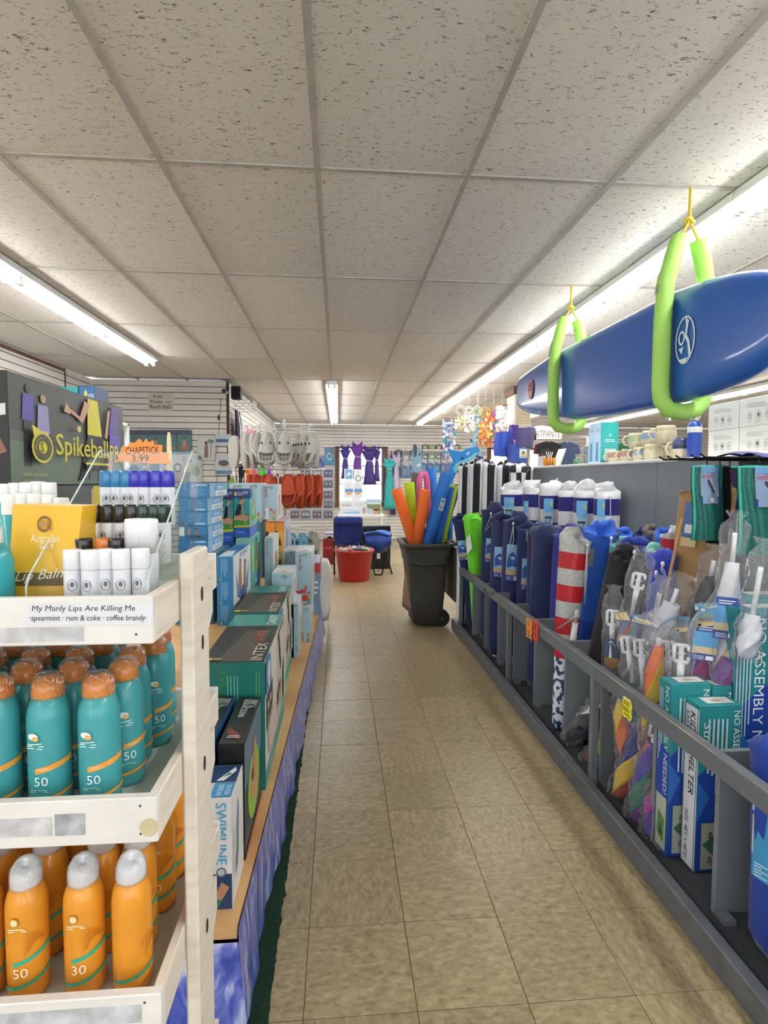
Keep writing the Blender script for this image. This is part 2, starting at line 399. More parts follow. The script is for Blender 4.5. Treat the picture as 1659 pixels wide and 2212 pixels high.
# slat walls: dark backing with white grooved boards
M_slat = M('#dedad4', .5, var=.035, scale=5); M_groove = M('#3a2c22', .8)
PITCH = .0762
def slat_wall(name, org, U, length, n, holes=(), joints=(), zbase=0.0):
    """boards stacked up a wall along direction U from org; holes = (u0,u1,z0,z1)"""
    org, U = Vector(org), Vector(U); N = Vector((U.y, -U.x, 0))
    segs = []
    zs = [zbase+PITCH*k for k in range(n)]
    root = None
    b = MB()
    def bx(bb, u0, u1, z0, z1, d0, d1):
        vs = []
        for z in (z0, z1):
            for (u, d) in ((u0, d0), (u1, d0), (u1, d1), (u0, d1)): vs.append(org+U*u+N*d+Vector((0, 0, z)))
        bb.add(vs, [(0, 3, 2, 1), (4, 5, 6, 7), (0, 1, 5, 4), (1, 2, 6, 5), (2, 3, 7, 6), (3, 0, 4, 7)])
    cuts = sorted(set([0, length]+[h for q in holes for h in q[:2]]))
    for a, c in zip(cuts, cuts[1:]):
        hz = [q for q in holes if q[0] <= a+1e-6 and q[1] >= c-1e-6]
        if hz: bx(b, a, c, 0, hz[0][2], -.1, -.004); bx(b, a, c, hz[0][3], CEIL, -.1, -.004)
        else: bx(b, a, c, 0, CEIL, -.1, -.004)
    root = struct(b.build(name, M_groove, loc=org))
    ju = sorted(set([0, length]+list(joints)))
    for z in zs:
        z1 = min(z+PITCH-.0085, CEIL-.004)
        if z1-z < .02: continue
        for a, c in zip(ju, ju[1:]):
            parts = [(a, c)]
            for (h0, h1, hz0, hz1) in holes:
                if z1 > hz0 and z < hz1:
                    nw = []
                    for (p, q) in parts:
                        if h0 > p: nw.append((p, min(q, h0)))
                        if h1 < q: nw.append((max(p, h1), q))
                    parts = [(p, q) for p, q in nw if q-p > .02]
            for (p, q) in parts:
                bb = MB(); bx(bb, p+.0015, q-.0015, z, z1, -.004, .009); bb.build('slat', M_slat, root)
    return root
W1 = (.02, 1.03, .86, 2.13); W2 = (3.6, 4.8, .86, 2.13)           # window openings in x and z on the back wall
slat_wall('wall_left', (XL, -.6, 0), (0, 1, 0), YK+.6, 35, joints=(2.6, 5.0, 7.4))
slat_wall('wall_left_end', (XL, YK, 0), (1, 0, 0), XLB-XL, 35)
slat_wall('wall_left_rear', (XLB, YK, 0), (0, 1, 0), YB-YK, 35, joints=(2.4, 4.8))
slat_wall('wall_back', (XLB, YB, 0), (1, 0, 0), XR-XLB, 35, holes=[(W1[0]-XLB, W1[1]-XLB, W1[2], W1[3]), (W2[0]-XLB, W2[1]-XLB, W2[2], W2[3])], joints=(1.33, 2.6, 4.6, 7.0, 9.4))
M_paint = M('#d8d3cb', .7)
struct(MB().box((XR, YF, 0), (XR+.1, YB+.1, CEIL)).build('wall_right', M_paint))
wf = MB().box((XL-.1, YF-.1, 0), (XR, YF, .55)).box((XL-.1, YF-.1, 2.3), (XR, YF, CEIL))
for k in range(6): wf.box((XL-.1+2.6*k, YF-.1, .55), (XL+.12+2.6*k, YF, 2.3))
struct(wf.build('wall_front', M_paint))
for k in range(5): struct(MB().box((XL+.12+2.6*k, YF-.06, .55), (XL-.1+2.6*(k+1), YF-.05, 2.3)).build('window_%d' % (k+3), GLASS))  # unseen storefront glazing behind the camera, added to let in fill daylight
struct(MB().box((XL-.1, YF, 0), (XL, -.6, CEIL)).build('wall_left_front', M_paint))
M_wood = ramp_mat('stained_wood', [(.3, '#4a2f1c'), (.6, '#6f4a2c'), (.8, '#82592f')], scale=7, stretch=(9, 9, 1), rough=.5)
struct(MB().box((XLB-.012, YK-.014, 0), (XLB+.02, YK+.03, CEIL-.004)).build('trim_1', M('#3b2a1e', .6)))
struct(MB().box((XL+.01, 6.72, 0), (XL+.018, 6.735, CEIL-.004)).build('trim_2', M('#3b2a1e', .6)))
struct(MB().box((XL+.010, 5.3, CEIL-.045), (XL+.025, 6.72, CEIL-.012)).build('trim_3', M_wood))
struct(MB().box((1.5, YB-.028, .06), (XR, YB-.010, .2)).box((1.5, YB-.05, .19), (XR, YB-.010, .21)).build('baseboard_back', M('#e0ddd8', .45)))
def window(name, W, cols, rows):
    x0, x1, z0, z1 = W; y = YB
    root = struct(MB().box((x0-.09, y-.035, z0-.09), (x0, y+.1, z1+.02)).box((x1, y-.035, z0-.09), (x1+.12, y+.1, z1+.02)).box((x0-.09, y-.035, z1), (x1+.12, y+.1, z1+.025)).box((x0-.1, y-.05, z0-.11), (x1+.13, y+.1, z0)).build(name, M_wood, loc=((x0+x1)/2, y, z0)))
    b = MB(); wht = M('#e9e9ec', .5)
    for k in range(cols+1): x = x0+(x1-x0)*k/cols; e = .02 if k in (0, cols) else .012; b.box((x-e, y+.03, z0), (x+e, y+.06, z1))
    for k in range(rows+1): z = z0+(z1-z0)*k/rows; e = .02 if k in (0, rows) else .012; b.box((x0, y+.032, z-e), (x1, y+.058, z+e))
    b.build('sash', wht, root)
    for c in range(cols):
        for r_ in range(rows):
            a, b_ = x0+(x1-x0)*c/cols, z0+(z1-z0)*r_/rows
            MB().box((a+.01, y+.044, b_+.01), (a+(x1-x0)/cols-.01, y+.047, b_+(z1-z0)/rows-.01)).build('pane', GLASS, root)
    return root
window('window_1', W1, 2, 3); window('window_2', W2, 2, 3)
# fluorescent strip lights
M_tube = M('#fcfcfb', .4, var=0, emit=TUBE_POWER); M_white = M('#e6e6e4', .4, var=.02); M_cap = M('#c9c9cc', .35, metal=.6)
def strip_light(x, j):
    y0 = GY+GL*j; y1 = y0+GL
    t = thing('fluorescent_light', (x, (y0+y1)/2, CEIL-.10), '', 'ceiling light')
    z = CEIL-.004
    MB().prism([(-.062, 0), (.062, 0), (.078, -.048), (.03, -.05), (-.03, -.05), (-.078, -.048)], lambda u, v: (x+u, y0+.002, z+v), (0, GL-.004, 0)).build('housing', M_white, t)
    for s in (-1, 1):
        MB().cyl((x+s*.036, y0+.03, z-.070), (x+s*.036, y1-.03, z-.070), .0175, n=10).build('tube', M_tube, t)
        for yy, d in ((y0+.004, .022), (y1-.026, .022)):
            MB().box((x+s*.036-.013, yy, z-.098), (x+s*.036+.013, yy+d, z-.045)).build('socket', M_white, t)
    return t
xs = [GX+GW*i for i in (-1, 2, 5, 8, 11)]
k = 0
ORD = ['first', 'second', 'third', 'fourth', 'fifth', 'sixth', 'seventh', 'eighth', 'ninth', 'tenth', 'eleventh', 'twelfth']
for x, js, nm in ((xs[2], list(range(7, -5, -1)), 'long row above the bins'), (xs[0], list(range(2, -5, -1)), 'row at upper left'), (xs[1], list(range(7, 3, -1)), 'short row over the far aisle'), (xs[4], list(range(7, -1, -1)), 'row beyond the surfboard'), (xs[3], [6, 5], 'pair behind surfboard tail')):  # first two rows extended with unseen fixtures behind the camera for more fill
    for q, j in enumerate(js):
        t = strip_light(x, j); t['label'] = 'twin-tube strip light, %s from far end, %s' % (ORD[q], nm); t['group'] = 'fluorescent strip lights'
# ================================================================ grey bins and counter on the right
M_grey = M('#6c7176', .5, var=.07, scale=9); M_grey2 = M('#7b8085', .45, var=.06, scale=4); M_wear = M('#b9a27c', .7)
BX0, BX1, BY0, BY1 = 1.125, 1.80, .6, 5.26
rack = thing('display_bin', (1.45, 3, 0), 'long grey painted display bin with front rail, kerb and dividers', 'display bin')
MB().box((1.085, BY0, 0), (BX0, BY1, .088), bev=.004).build('kerb', M('#64686e', .45, var=.12, scale=14), rack)
MB().box((BX0, BY0, .541), (BX0+.036, BY1, .606), bev=.004).build('rail', M_grey, rack)
for (ya, yb) in ((1.55, 1.95), (2.02, 2.3), (3.4, 3.52), (2.9, 2.96), (1.2, 1.4)):
    MB().tube([(BX0+.002+random.uniform(0, .002), ya+(yb-ya)*t, .6045) for t in (0, .3, .6, 1)], [.0005, .0022, .0016, .0005], 5).build('worn_edge', M_wear, rack)
MB().box((BX0, BY0, 0), (BX1, BY1, .045)).build('base_board', M('#3c3e41', .7), rack)
DIV = [5.235, 4.85, 4.44, 4.06, 3.68, 3.27, 2.81, 2.40, 1.97, 1.617, 1.22, .8]
for y in DIV:
    MB().box((BX0+.066, y, .045), (BX1, y+.018, .578), bev=.002).build('divider', M_grey2, rack)
for y in (3.62, 5.1, 2.36):
    MB().box((BX0+.004, y, .045), (BX0+.034, y+.035, .541), bev=.002).build('rail_post', M_grey, rack)
for y in DIV: MB().box((BX0+.066, y-.05, .045), (BX0+.105, y, .062)).build('cleat', M_grey, rack)
ctr = thing('counter_unit', (2.2, 2.4, 0), 'grey panelled counter back behind the bins with a shelf on top', 'counter')
for y0, y1 in ((.2, .65), (.65, 1.868), (1.872, 3.088), (3.092, 4.298), (4.302, 5.2)):
    MB().box((1.82, y0, 0), (1.84, y1, 1.522), bev=.002).build('panel', M('#7a8087', .5, var=.05, scale=3), ctr)
MB().box((1.815, .2, 1.522), (2.65, 5.2, 1.541), bev=.003).build('shelf_board', M('#d9d8d5', .45), ctr)
MB().box((2.6, .2, 0), (2.62, 5.2, 1.522)).build('back_panel', M_grey2, ctr)
MB().box((1.84, 5.18, 0), (2.6, 5.2, 1.522)).build('end_panel', M_grey2, ctr)
# ---------------------------------------------------------------- surfboard slung from two foam noodles
def surfboard():
    st = [(4.50, 2.115, .110, .040), (4.44, 2.110, .135, .048), (4.2, 2.087, .172, .052), (3.8, 2.062, .212, .055), (3.4, 2.030, .238, .057), (2.9, 2.012, .246, .058), (2.4, 2.003, .246, .058), (2.15, 1.992, .228, .056), (2.0, 1.985, .205, .053), (1.9, 1.982, .180, .050), (1.82, 1.982, .148, .046), (1.76, 1.984, .105, .038), (1.725, 1.985, .06, .026), (1.715, 1.985, .02, .012)]
    root = thing('surfboard', (1.485, 3.1, 1.76), 'blue soft-top surfboard hung on edge from two green noodles', 'surfboard')
    b = MB(); n = 24
    rings = []
    for (y, zc, hw, t) in st:
        ring = []
        for j in range(n):
            a = 2*math.pi*(j+.5)/n; c, s_ = math.cos(a), math.sin(a); e = .32
            rx = t*math.copysign(abs(c)**e, c) if abs(c) > 1e-6 else 0
            core = max(hw-t, .001)
            # rounded rails: flat faces with half-round edges
            ang = a % (2*math.pi)
            if s_ >= 0: z = zc+core*min(1, abs(s_)*1.6) + (t*max(0, (abs(s_)-.62)/.38) if core > .01 else 0)
            else: z = zc-core*min(1, abs(s_)*1.6) - (t*max(0, (abs(s_)-.62)/.38) if core > .01 else 0)
            k = max(0, (abs(s_)-.62)/.38); rx = math.copysign(t*math.sqrt(max(0, 1-k*k)), c)
            ring.append((1.485-rx, y, z))
        rings.append(ring)
    vs = [p for r_ in rings for p in r_]; fs = []; mi = []
    for i in range(len(st)-1):
        for j in range(n):
            fs.append((i*n+j, i*n+(j+1) % n, (i+1)*n+(j+1) % n, (i+1)*n+j)); mi.append(1 if j in (6, 7, 8, 9, 10, 11, 12, 13) and False else 0)
    for f_, q in zip(fs, mi): b.add([vs[k] for k in f_], [(0, 1, 2, 3)], q, True)
    b = MB(); b.v = vs; b.f = fs+[tuple(range(n)), tuple(range((len(st)-1)*n, len(st)*n))[::-1]]
    b.mi = [1 if (j % n) in (5, 6, 7) else (2 if 6 < j % n < 18 else 0) for i in range(len(st)-1) for j in range(n)]+[0, 0]
    # j=0 is the face towards the aisle; 5..7 the top rail, beyond that the deck turned away
    b.mi = []
    for i in range(len(st)-1):
        for j in range(n):
            b.mi.append(0 if (j <= 4 or j >= 15) else 1)
    b.mi += [0, 0]; b.sm = [True]*len(b.f)
    body = b.build('board', [M('#2560b8', .28, var=.03, coat=.5), M('#bcd2e4', .3, var=.02, coat=.4)], root)
    F = lambda u, v, h=0: Vector((1.4255-h-.0006, 4.5-u, v))     # u runs from the tail towards the nose
    W = '#dfe9f2'
    yc, zc = 4.5-2.245, 2.0
    it = [('o', yc, zc, .066, .098, .008, W), ('p', [(yc+.0, zc+.09), (yc+.025, zc+.075), (yc+.012, zc+.02), (yc+.03, zc-.005), (yc+.045, zc-.07), (yc+.03, zc-.08), (yc+.018, zc-.015), (yc-.002, zc+.012), (yc+.005, zc+.06)], W),
          ('o', yc-.022, zc+.012, .022, .03, .009, W), ('p', [(yc-.04, zc-.03), (yc-.005, zc-.025), (yc-.018, zc-.055)], W), ('p', [(yc-.045, zc-.055), (yc-.03, zc-.075), (yc+.03, zc-.075), (yc+.0, zc-.094), (yc-.03, zc-.085)], W)]
    decal(body, F, it, 'oval_logo', step=.0003, label='white oval line emblem')
    yc, zc = 4.5-4.12, 2.09
    it = [('e', yc, zc, .063, .072, '#c9405d'), ('e', yc, zc, .056, .065, '#e7b7c3'), ('e', yc, zc, .052, .061, '#b83a58'), ('t', 'Wave', yc-.042, zc+.008, .026, '#2b1a2a'), ('r', yc-.046, zc-.004, yc+.046, zc+.002, '#2b1a2a'), ('l', yc-.035, zc-.04, yc+.035, zc-.012, 3, '#f1d6dd'), ('l', yc-.012, zc-.05, yc+.012, zc+.055, 2, '#e7b7c3')]
    it = [q for q in it if q[0] != 't']+[('r', yc-.03, zc+.008, yc-.02, zc+.04, '#2b1a2a'), ('r', yc-.03, zc+.02, yc+.03, zc+.028, '#2b1a2a'), ('r', yc+.012, zc+.0, yc+.02, zc+.045, '#2b1a2a')]
    decal(body, F, it, 'oval_badge', step=.0003, label='pink oval badge')
    decal(body, F, [('l', yc-.1, zc-.04, yc-.08, zc+.03, 7, '#6f98cf')], 'printed_line')
    b = MB(); rr = random.Random(5)
    for k in range(26):
        u = rr.uniform(.03, .6); v = 1.93-.22*min(u, .9)*.35+rr.uniform(-.012, .012); h = rr.uniform(.004, .03)
        b.add([F(u, v, .0003), F(u+.004, v, .0003), F(u+.008, v+h, .0003), F(u+.004, v+h, .0003)], [(0, 1, 2, 3)])
    b.build('scuff', M('#d3dfec', .6), body)
    return root
surfboard()
M_lime = M('#a9de68', .6, var=.03, scale=60, bump=.05); M_rope = M('#d8bf4a', .7)
for y, lab, zb in ((GY, 'lime green foam noodle sling round the nose half of the surfboard', 1.757), (GY+GL, 'lime green foam noodle sling near the tail of the surfboard', 1.79)):
    t = thing('noodle_sling', (1.485, y, zb-.07), lab, 'pool noodle', 'noodle slings under the surfboard')
    zl = zb-.036
    path = [(1.452, y, 2.452), (1.425, y, 2.37), (1.397, y, 2.26), (1.388, y, 2.1), (1.388, y, 1.95), (1.388, y, zl+.1), (1.396, y, zl+.045), (1.425, y, zl+.008), (1.485, y, zl-.004), (1.545, y, zl+.008), (1.574, y, zl+.045), (1.582, y, zl+.1), (1.582, y, 2.0), (1.582, y, 2.15), (1.572, y, 2.26), (1.55, y, 2.37), (1.53, y, 2.44)]
    path = [(x-(.0 if x > 1.48 else .006), yy, z) for x, yy, z in path]
    n_ = MB().tube(path, .0355, 14).build('foam_noodle', M_lime, t)
    decal(n_, lambda u, v, h=0: Vector((1.384-.0362+u*u*14-h+max(0, (v-2.22))*.18, y-u, v)), [('r', -.022, 2.21, .022, 2.31, '#d8d8d0'), ('l', -.018, 2.22, .018, 2.26, 5, '#77807a'), ('l', -.018, 2.27, .018, 2.30, 3, '#a99')], 'label_sticker')
    tw = lambda a, b, r_, k: [Vector(a).lerp(Vector(b), i/k) for i in range(k+1)]
    rp = thing('hanging_rope', (1.487, y, 2.56), 'twisted yellow rope knotted above %s' % ('the nearer noodle sling' if y == GY else 'the farther noodle sling'), 'rope', 'yellow hanging ropes')
    b = MB()
    def twist(a, c_, turns):
        for s_ in range(3):
            k = int(turns*8); pts = []
            for i in range(k+1):
                p = Vector(a).lerp(Vector(c_), i/k); an = 2*math.pi*(i/8+s_/3); pts.append(p+Vector((math.cos(an), math.sin(an), 0))*.0035)
            b.tube(pts, .0038, 5, cap=False)
    twist((1.487, y, CEIL), (1.487, y, 2.535), 6)
    b.build('strand', M_rope, rp)
    b = MB(); b.ell((1.487, y, 2.527), (.016, .013, .014)); b.tube([(1.487+.02*math.cos(a), y+.012*math.sin(a), 2.522+.008*math.sin(2*a)) for a in [k*.6 for k in range(12)]], .006, 6)
    b.build('knot', M_rope, rp)
    b = MB(); twist((1.485, y, 2.52), (1.45, y, 2.452), 3); twist((1.489, y, 2.52), (1.53, y, 2.44), 3); b.build('rope_leg', M_rope, rp)
# ---------------------------------------------------------------- wheeled trash cart with noodles
def trash_cart():
    t = thing('trash_cart', (.86, 5.5, 0), 'charcoal wheeled trash cart holding foam noodles at the bin end', 'trash can')
    col = M('#45433f', .55, var=.04, bump=.03, scale=90); y0 = 5.22; sec = []
    def ring(z, xa, xb, ya, yb, rc=.06, n=5):
        pts = []
        for (cx, cy, a0) in ((xb-rc, ya+rc, -90), (xb-rc, yb-rc, 0), (xa+rc, yb-rc, 90), (xa+rc, ya+rc, 180)):
            for k in range(n): a = R(a0+90*k/(n-1)); pts.append((cx+rc*math.cos(a), cy+rc*math.sin(a), z))
        return pts
    S = [(.03, .725, .985, 5.26, 5.66), (.035, .715, 1.0, 5.25, 5.68), (.30, .690, 1.02, 5.24, 5.72), (.60, .664, 1.035, 5.225, 5.75), (.615, .655, 1.045, 5.215, 5.76), (.70, .640, 1.06, 5.20, 5.77), (.715, .632, 1.07, 5.195, 5.775), (.76, .622, 1.078, 5.185, 5.785), (.775, .607, 1.092, 5.17, 5.80), (.80, .604, 1.095, 5.167, 5.803), (.812, .607, 1.092, 5.17, 5.80), (.812, .640, 1.06, 5.2, 5.77), (.70, .66, 1.045, 5.22, 5.75), (.10, .73, .98, 5.28, 5.66)]
    b = MB(); rings = [ring(*s_) for s_ in S]; n = len(rings[0])
    for r_ in rings: b.v += r_
    for i in range(len(S)-1):
        for j in range(n): b.f.append((i*n+j, i*n+(j+1) % n, (i+1)*n+(j+1) % n, (i+1)*n+j)); b.mi.append(0); b.sm.append(i not in (3, 4, 5, 6, 7))
    b.f.append(tuple(range(n))[::-1]); b.f.append(tuple(range((len(S)-1)*n, len(S)*n))); b.mi += [0, 0]; b.sm += [False, False]
    b.build('bin_body', col, t)
    # curved collar lip on the front
    pts = [(.664+.366*k/10, 5.19+.004*abs(k-5), .64-.028*math.sin(math.pi*k/10)) for k in range(11)]
    MB().tube(pts, .012, 6, sq=.6).build('collar_lip', col, t)
    for yy in (5.27, 5.66):
        w_ = MB(); w_.cyl((.985, yy, .085), (.985, yy+.05, .085), .085, n=20).build('wheel', M('#1d1d1d', .6), t)
        MB().cyl((.985, yy-.006, .085), (.985, yy+.056, .085), .03, n=10).build('hub', M('#333333', .4), w_ if False else t)
    MB().cyl((.985, 5.25, .085), (.985, 5.72, .085), .008, n=8).build('axle', M('#777777', .3, metal=.8), t)
    MB().tube([(1.09, 5.25, .79), (1.135, 5.26, .80), (1.14, 5.5, .80), (1.135, 5.72, .80), (1.09, 5.73, .79)], .012, 8).build('handle', col, t)
    # opened lid folded down behind
    b = MB(); b.box((1.1, 5.2, .25), (1.118, 5.78, .77), bev=.006); b.build('lid', col, t)
    return t
trash_cart()
NO = [('orange', '#f2712c', (856, 1056), (882, 1176), 5.30, 'bright orange pool noodle at the left edge of the cart', 24),
      ('lime', '#b3d522', (884, 1042), (894, 1176), 5.42, 'lime pool noodle between the orange ones', 22),
      ('grey', '#6e6960', (897, 1022), (903, 1150), 5.62, 'dark grey pool noodle behind the lime one', 19),
      ('olive', '#8c9a35', (904, 1052), (906, 1150), 5.70, 'olive pool noodle mostly hidden behind the grey one', 14),
      ('orange', '#f2712c', (919, 1058), (900, 1176), 5.26, 'bright orange pool noodle leaning right at the front', 24),
      ('blue', '#3d86dd', (932, 1010), (940, 1160), 5.66, 'mid blue pool noodle standing tall at the back', 22),
      ('blue', '#2f78d2', (965, 1022), (923, 1178), 5.27, 'thick blue pool noodle with a paper label slanting right', 26),
      ('blue', '#2a6cc4', (972, 1052), (942, 1178), 5.36, 'blue pool noodle just behind the labelled one', 20),
      ('lime', '#b3d522', (980, 1048), (958, 1176), 5.42, 'lime pool noodle at the right edge of the cart', 20),
      ('navy', '#1f4d84', (990, 1048), (968, 1172), 5.6, 'dark blue pool noodle behind the right lime one', 16)]
for (nm, c, a, b_, y, lab, wpx) in NO:
    A = P(a[0], a[1], y=y); B = P(b_[0], b_[1], y=y-.0); r_ = wpx/2*y/FPX*1.02
    B = B+(B-A)*.12
    B.x = min(max(B.x, .69+r_), 1.03-r_); B.y = min(max(B.y, 5.25+r_), 5.74-r_)
    t = thing('pool_noodle', B, lab, 'pool noodle', 'pool noodles in the cart')
    n_ = MB(); d = (A-B).normalized()
    n_.tube([B, B.lerp(A, .5), A-d*.006, A, A-d*.004, A-d*.08], [r_, r_, r_, r_*.93, r_*.34, r_*.3], 14).build('foam', M(c, .75, var=.04, scale=70, bump=.06), t)
    if 'label' in lab and 'thick' in lab:
        c0 = P(955, 1090, y=y-r_-.004); ax = d; sx = d.cross(Vector((0, 1, 0))).normalized()
        decal(t.children[0], lambda u, v, h=0: c0+ax*v-sx*u+Vector((0, -h+u*u*9, 0)), [('r', -.022, -.06, .022, .06, '#cfd6dc'), ('l', -.018, -.05, .018, .0, 6, '#5a6670'), ('r', -.018, .015, .018, .05, '#8d9aa6')], 'paper_label')
# pink noodle folded over
t = thing('pool_noodle', P(915, 1150, y=5.5), 'pink pool noodle folded into a loop among the noodles', 'pool noodle', 'pool noodles in the cart')
q = [(906, 1150), (907, 1100), (905, 1060), (906, 1035), (911, 1023), (918, 1022), (922, 1035), (924, 1070), (926, 1110), (928, 1150)]
MB().tube([P(x, y, y=5.5+.006*i) for i, (x, y) in enumerate(q)], [.03]*10, 12).build('foam', M('#e56fa5', .7, var=.04), t)
# shark-shaped foam boards standing in the cart
def cutout(name, lab, cat, y, th, layers, stem):
    """foam or card cut-outs: layers = (pixel outline at depth y, colour); first layer is the thick slab, the rest are inlays"""
    base = layers[0][0]; zmin = min(P(*p, y=y).z for p in base); xm = sum(P(*p, y=y).x for p in base)/len(base)
    t = thing(name, (xm, y, zmin), lab, cat)
    s_ = MB().prism([(P(*p, y=y).x, P(*p, y=y).z) for p in base], lambda u, v: (u, y, v), (0, th, 0)).build('foam_slab' if cat == 'float' else 'card', M(layers[0][1], .7), t)
    if len(layers) > 1:
        decal(s_, lambda u, v, h=0: Vector((u, y-h, v)), [('p', [(P(*p, y=y).x, P(*p, y=y).z) for p in pts], c) for pts, c in layers[1:]])
    sx_ = P(*stem, y=y).x; MB().tube([(sx_, y+th/2, .45), (sx_, y+th/2, P(*stem, y=y).z)], .03, 12).build('foam_stem', M(layers[0][1], .75), t)
    return t
cutout('shark_float', 'flat blue shark-shaped foam float above the noodles', 'float', 5.68, .035, [
    ([(967, 1032), (972, 1008), (980, 995), (974, 985), (968, 969), (985, 974), (998, 976), (1010, 968), (1025, 966), (1036, 970), (1034, 980), (1022, 990), (1008, 1000), (992, 1010), (982, 1030), (975, 1046), (968, 1052)], '#2b86cf'),
    ([(978, 1014), (984, 1002), (995, 996), (1006, 992), (1018, 985), (1028, 977), (1033, 979), (1022, 989), (1008, 999), (994, 1008), (984, 1022)], '#79c4d6'),
    ([(1007, 979), (1015, 976), (1013, 982), (1009, 983)], '#e8f0f4'), ([(1010, 979), (1014, 978), (1012, 982)], '#1b2c48'),
    ([(998, 992), (1000, 985), (1003, 991)], '#17344f'), ([(994, 994), (996, 987), (999, 993)], '#17344f')], (974, 1040))
cutout('shark_float', 'pale grey shark-shaped foam float with a fin behind the noodles', 'float', 5.70, .035, [
    ([(893, 1016), (889, 1000), (894, 990), (892, 975), (893, 961), (898, 959), (901, 966), (907, 967), (911, 976), (912, 990), (910, 1004), (912, 1018), (905, 1026), (898, 1022)], '#8fb3c2'),
    ([(893, 975), (893, 961), (898, 959), (901, 966), (900, 985), (896, 988)], '#40545f'), ([(905, 980), (908, 978), (908, 984), (905, 985)], '#1c2a33'), ([(900, 1004), (908, 1000), (909, 1006), (902, 1010)], '#d6e4ea')], (904, 1018))
# leaning card sign beside the cart
t = thing('card_sign', P(880, 1320, y=5.45), 'brown and purple printed card leaning behind the trash cart', 'sign')
A = P(868, 1308, y=5.5); Bq = P(892, 1330, y=5.3); C = P(876, 1212, y=5.6); D = P(886, 1218, y=5.45)
cb = MB().add([A, Bq, D, C, A+Vector((.01, .008, 0)), Bq+Vector((.01, .008, 0)), D+Vector((.01, .008, 0)), C+Vector((.01, .008, 0))], [(0, 1, 2, 3), (7, 6, 5, 4), (0, 4, 5, 1), (1, 5, 6, 2), (2, 6, 7, 3), (3, 7, 4, 0)]).build('card', M('#9a7f6e', .7), t)
fm = lambda u, v, h=0: (A.lerp(Bq, u)).lerp(C.lerp(D, u), v)+Vector((-h, -h, 0))
decal(cb, fm, [('r', .1, .35, .9, .95, '#6a62b4'), ('l', .2, .4, .8, .9, 9, '#c9c6e6'), ('r', .08, .0, .95, .1, '#6d5a50')])
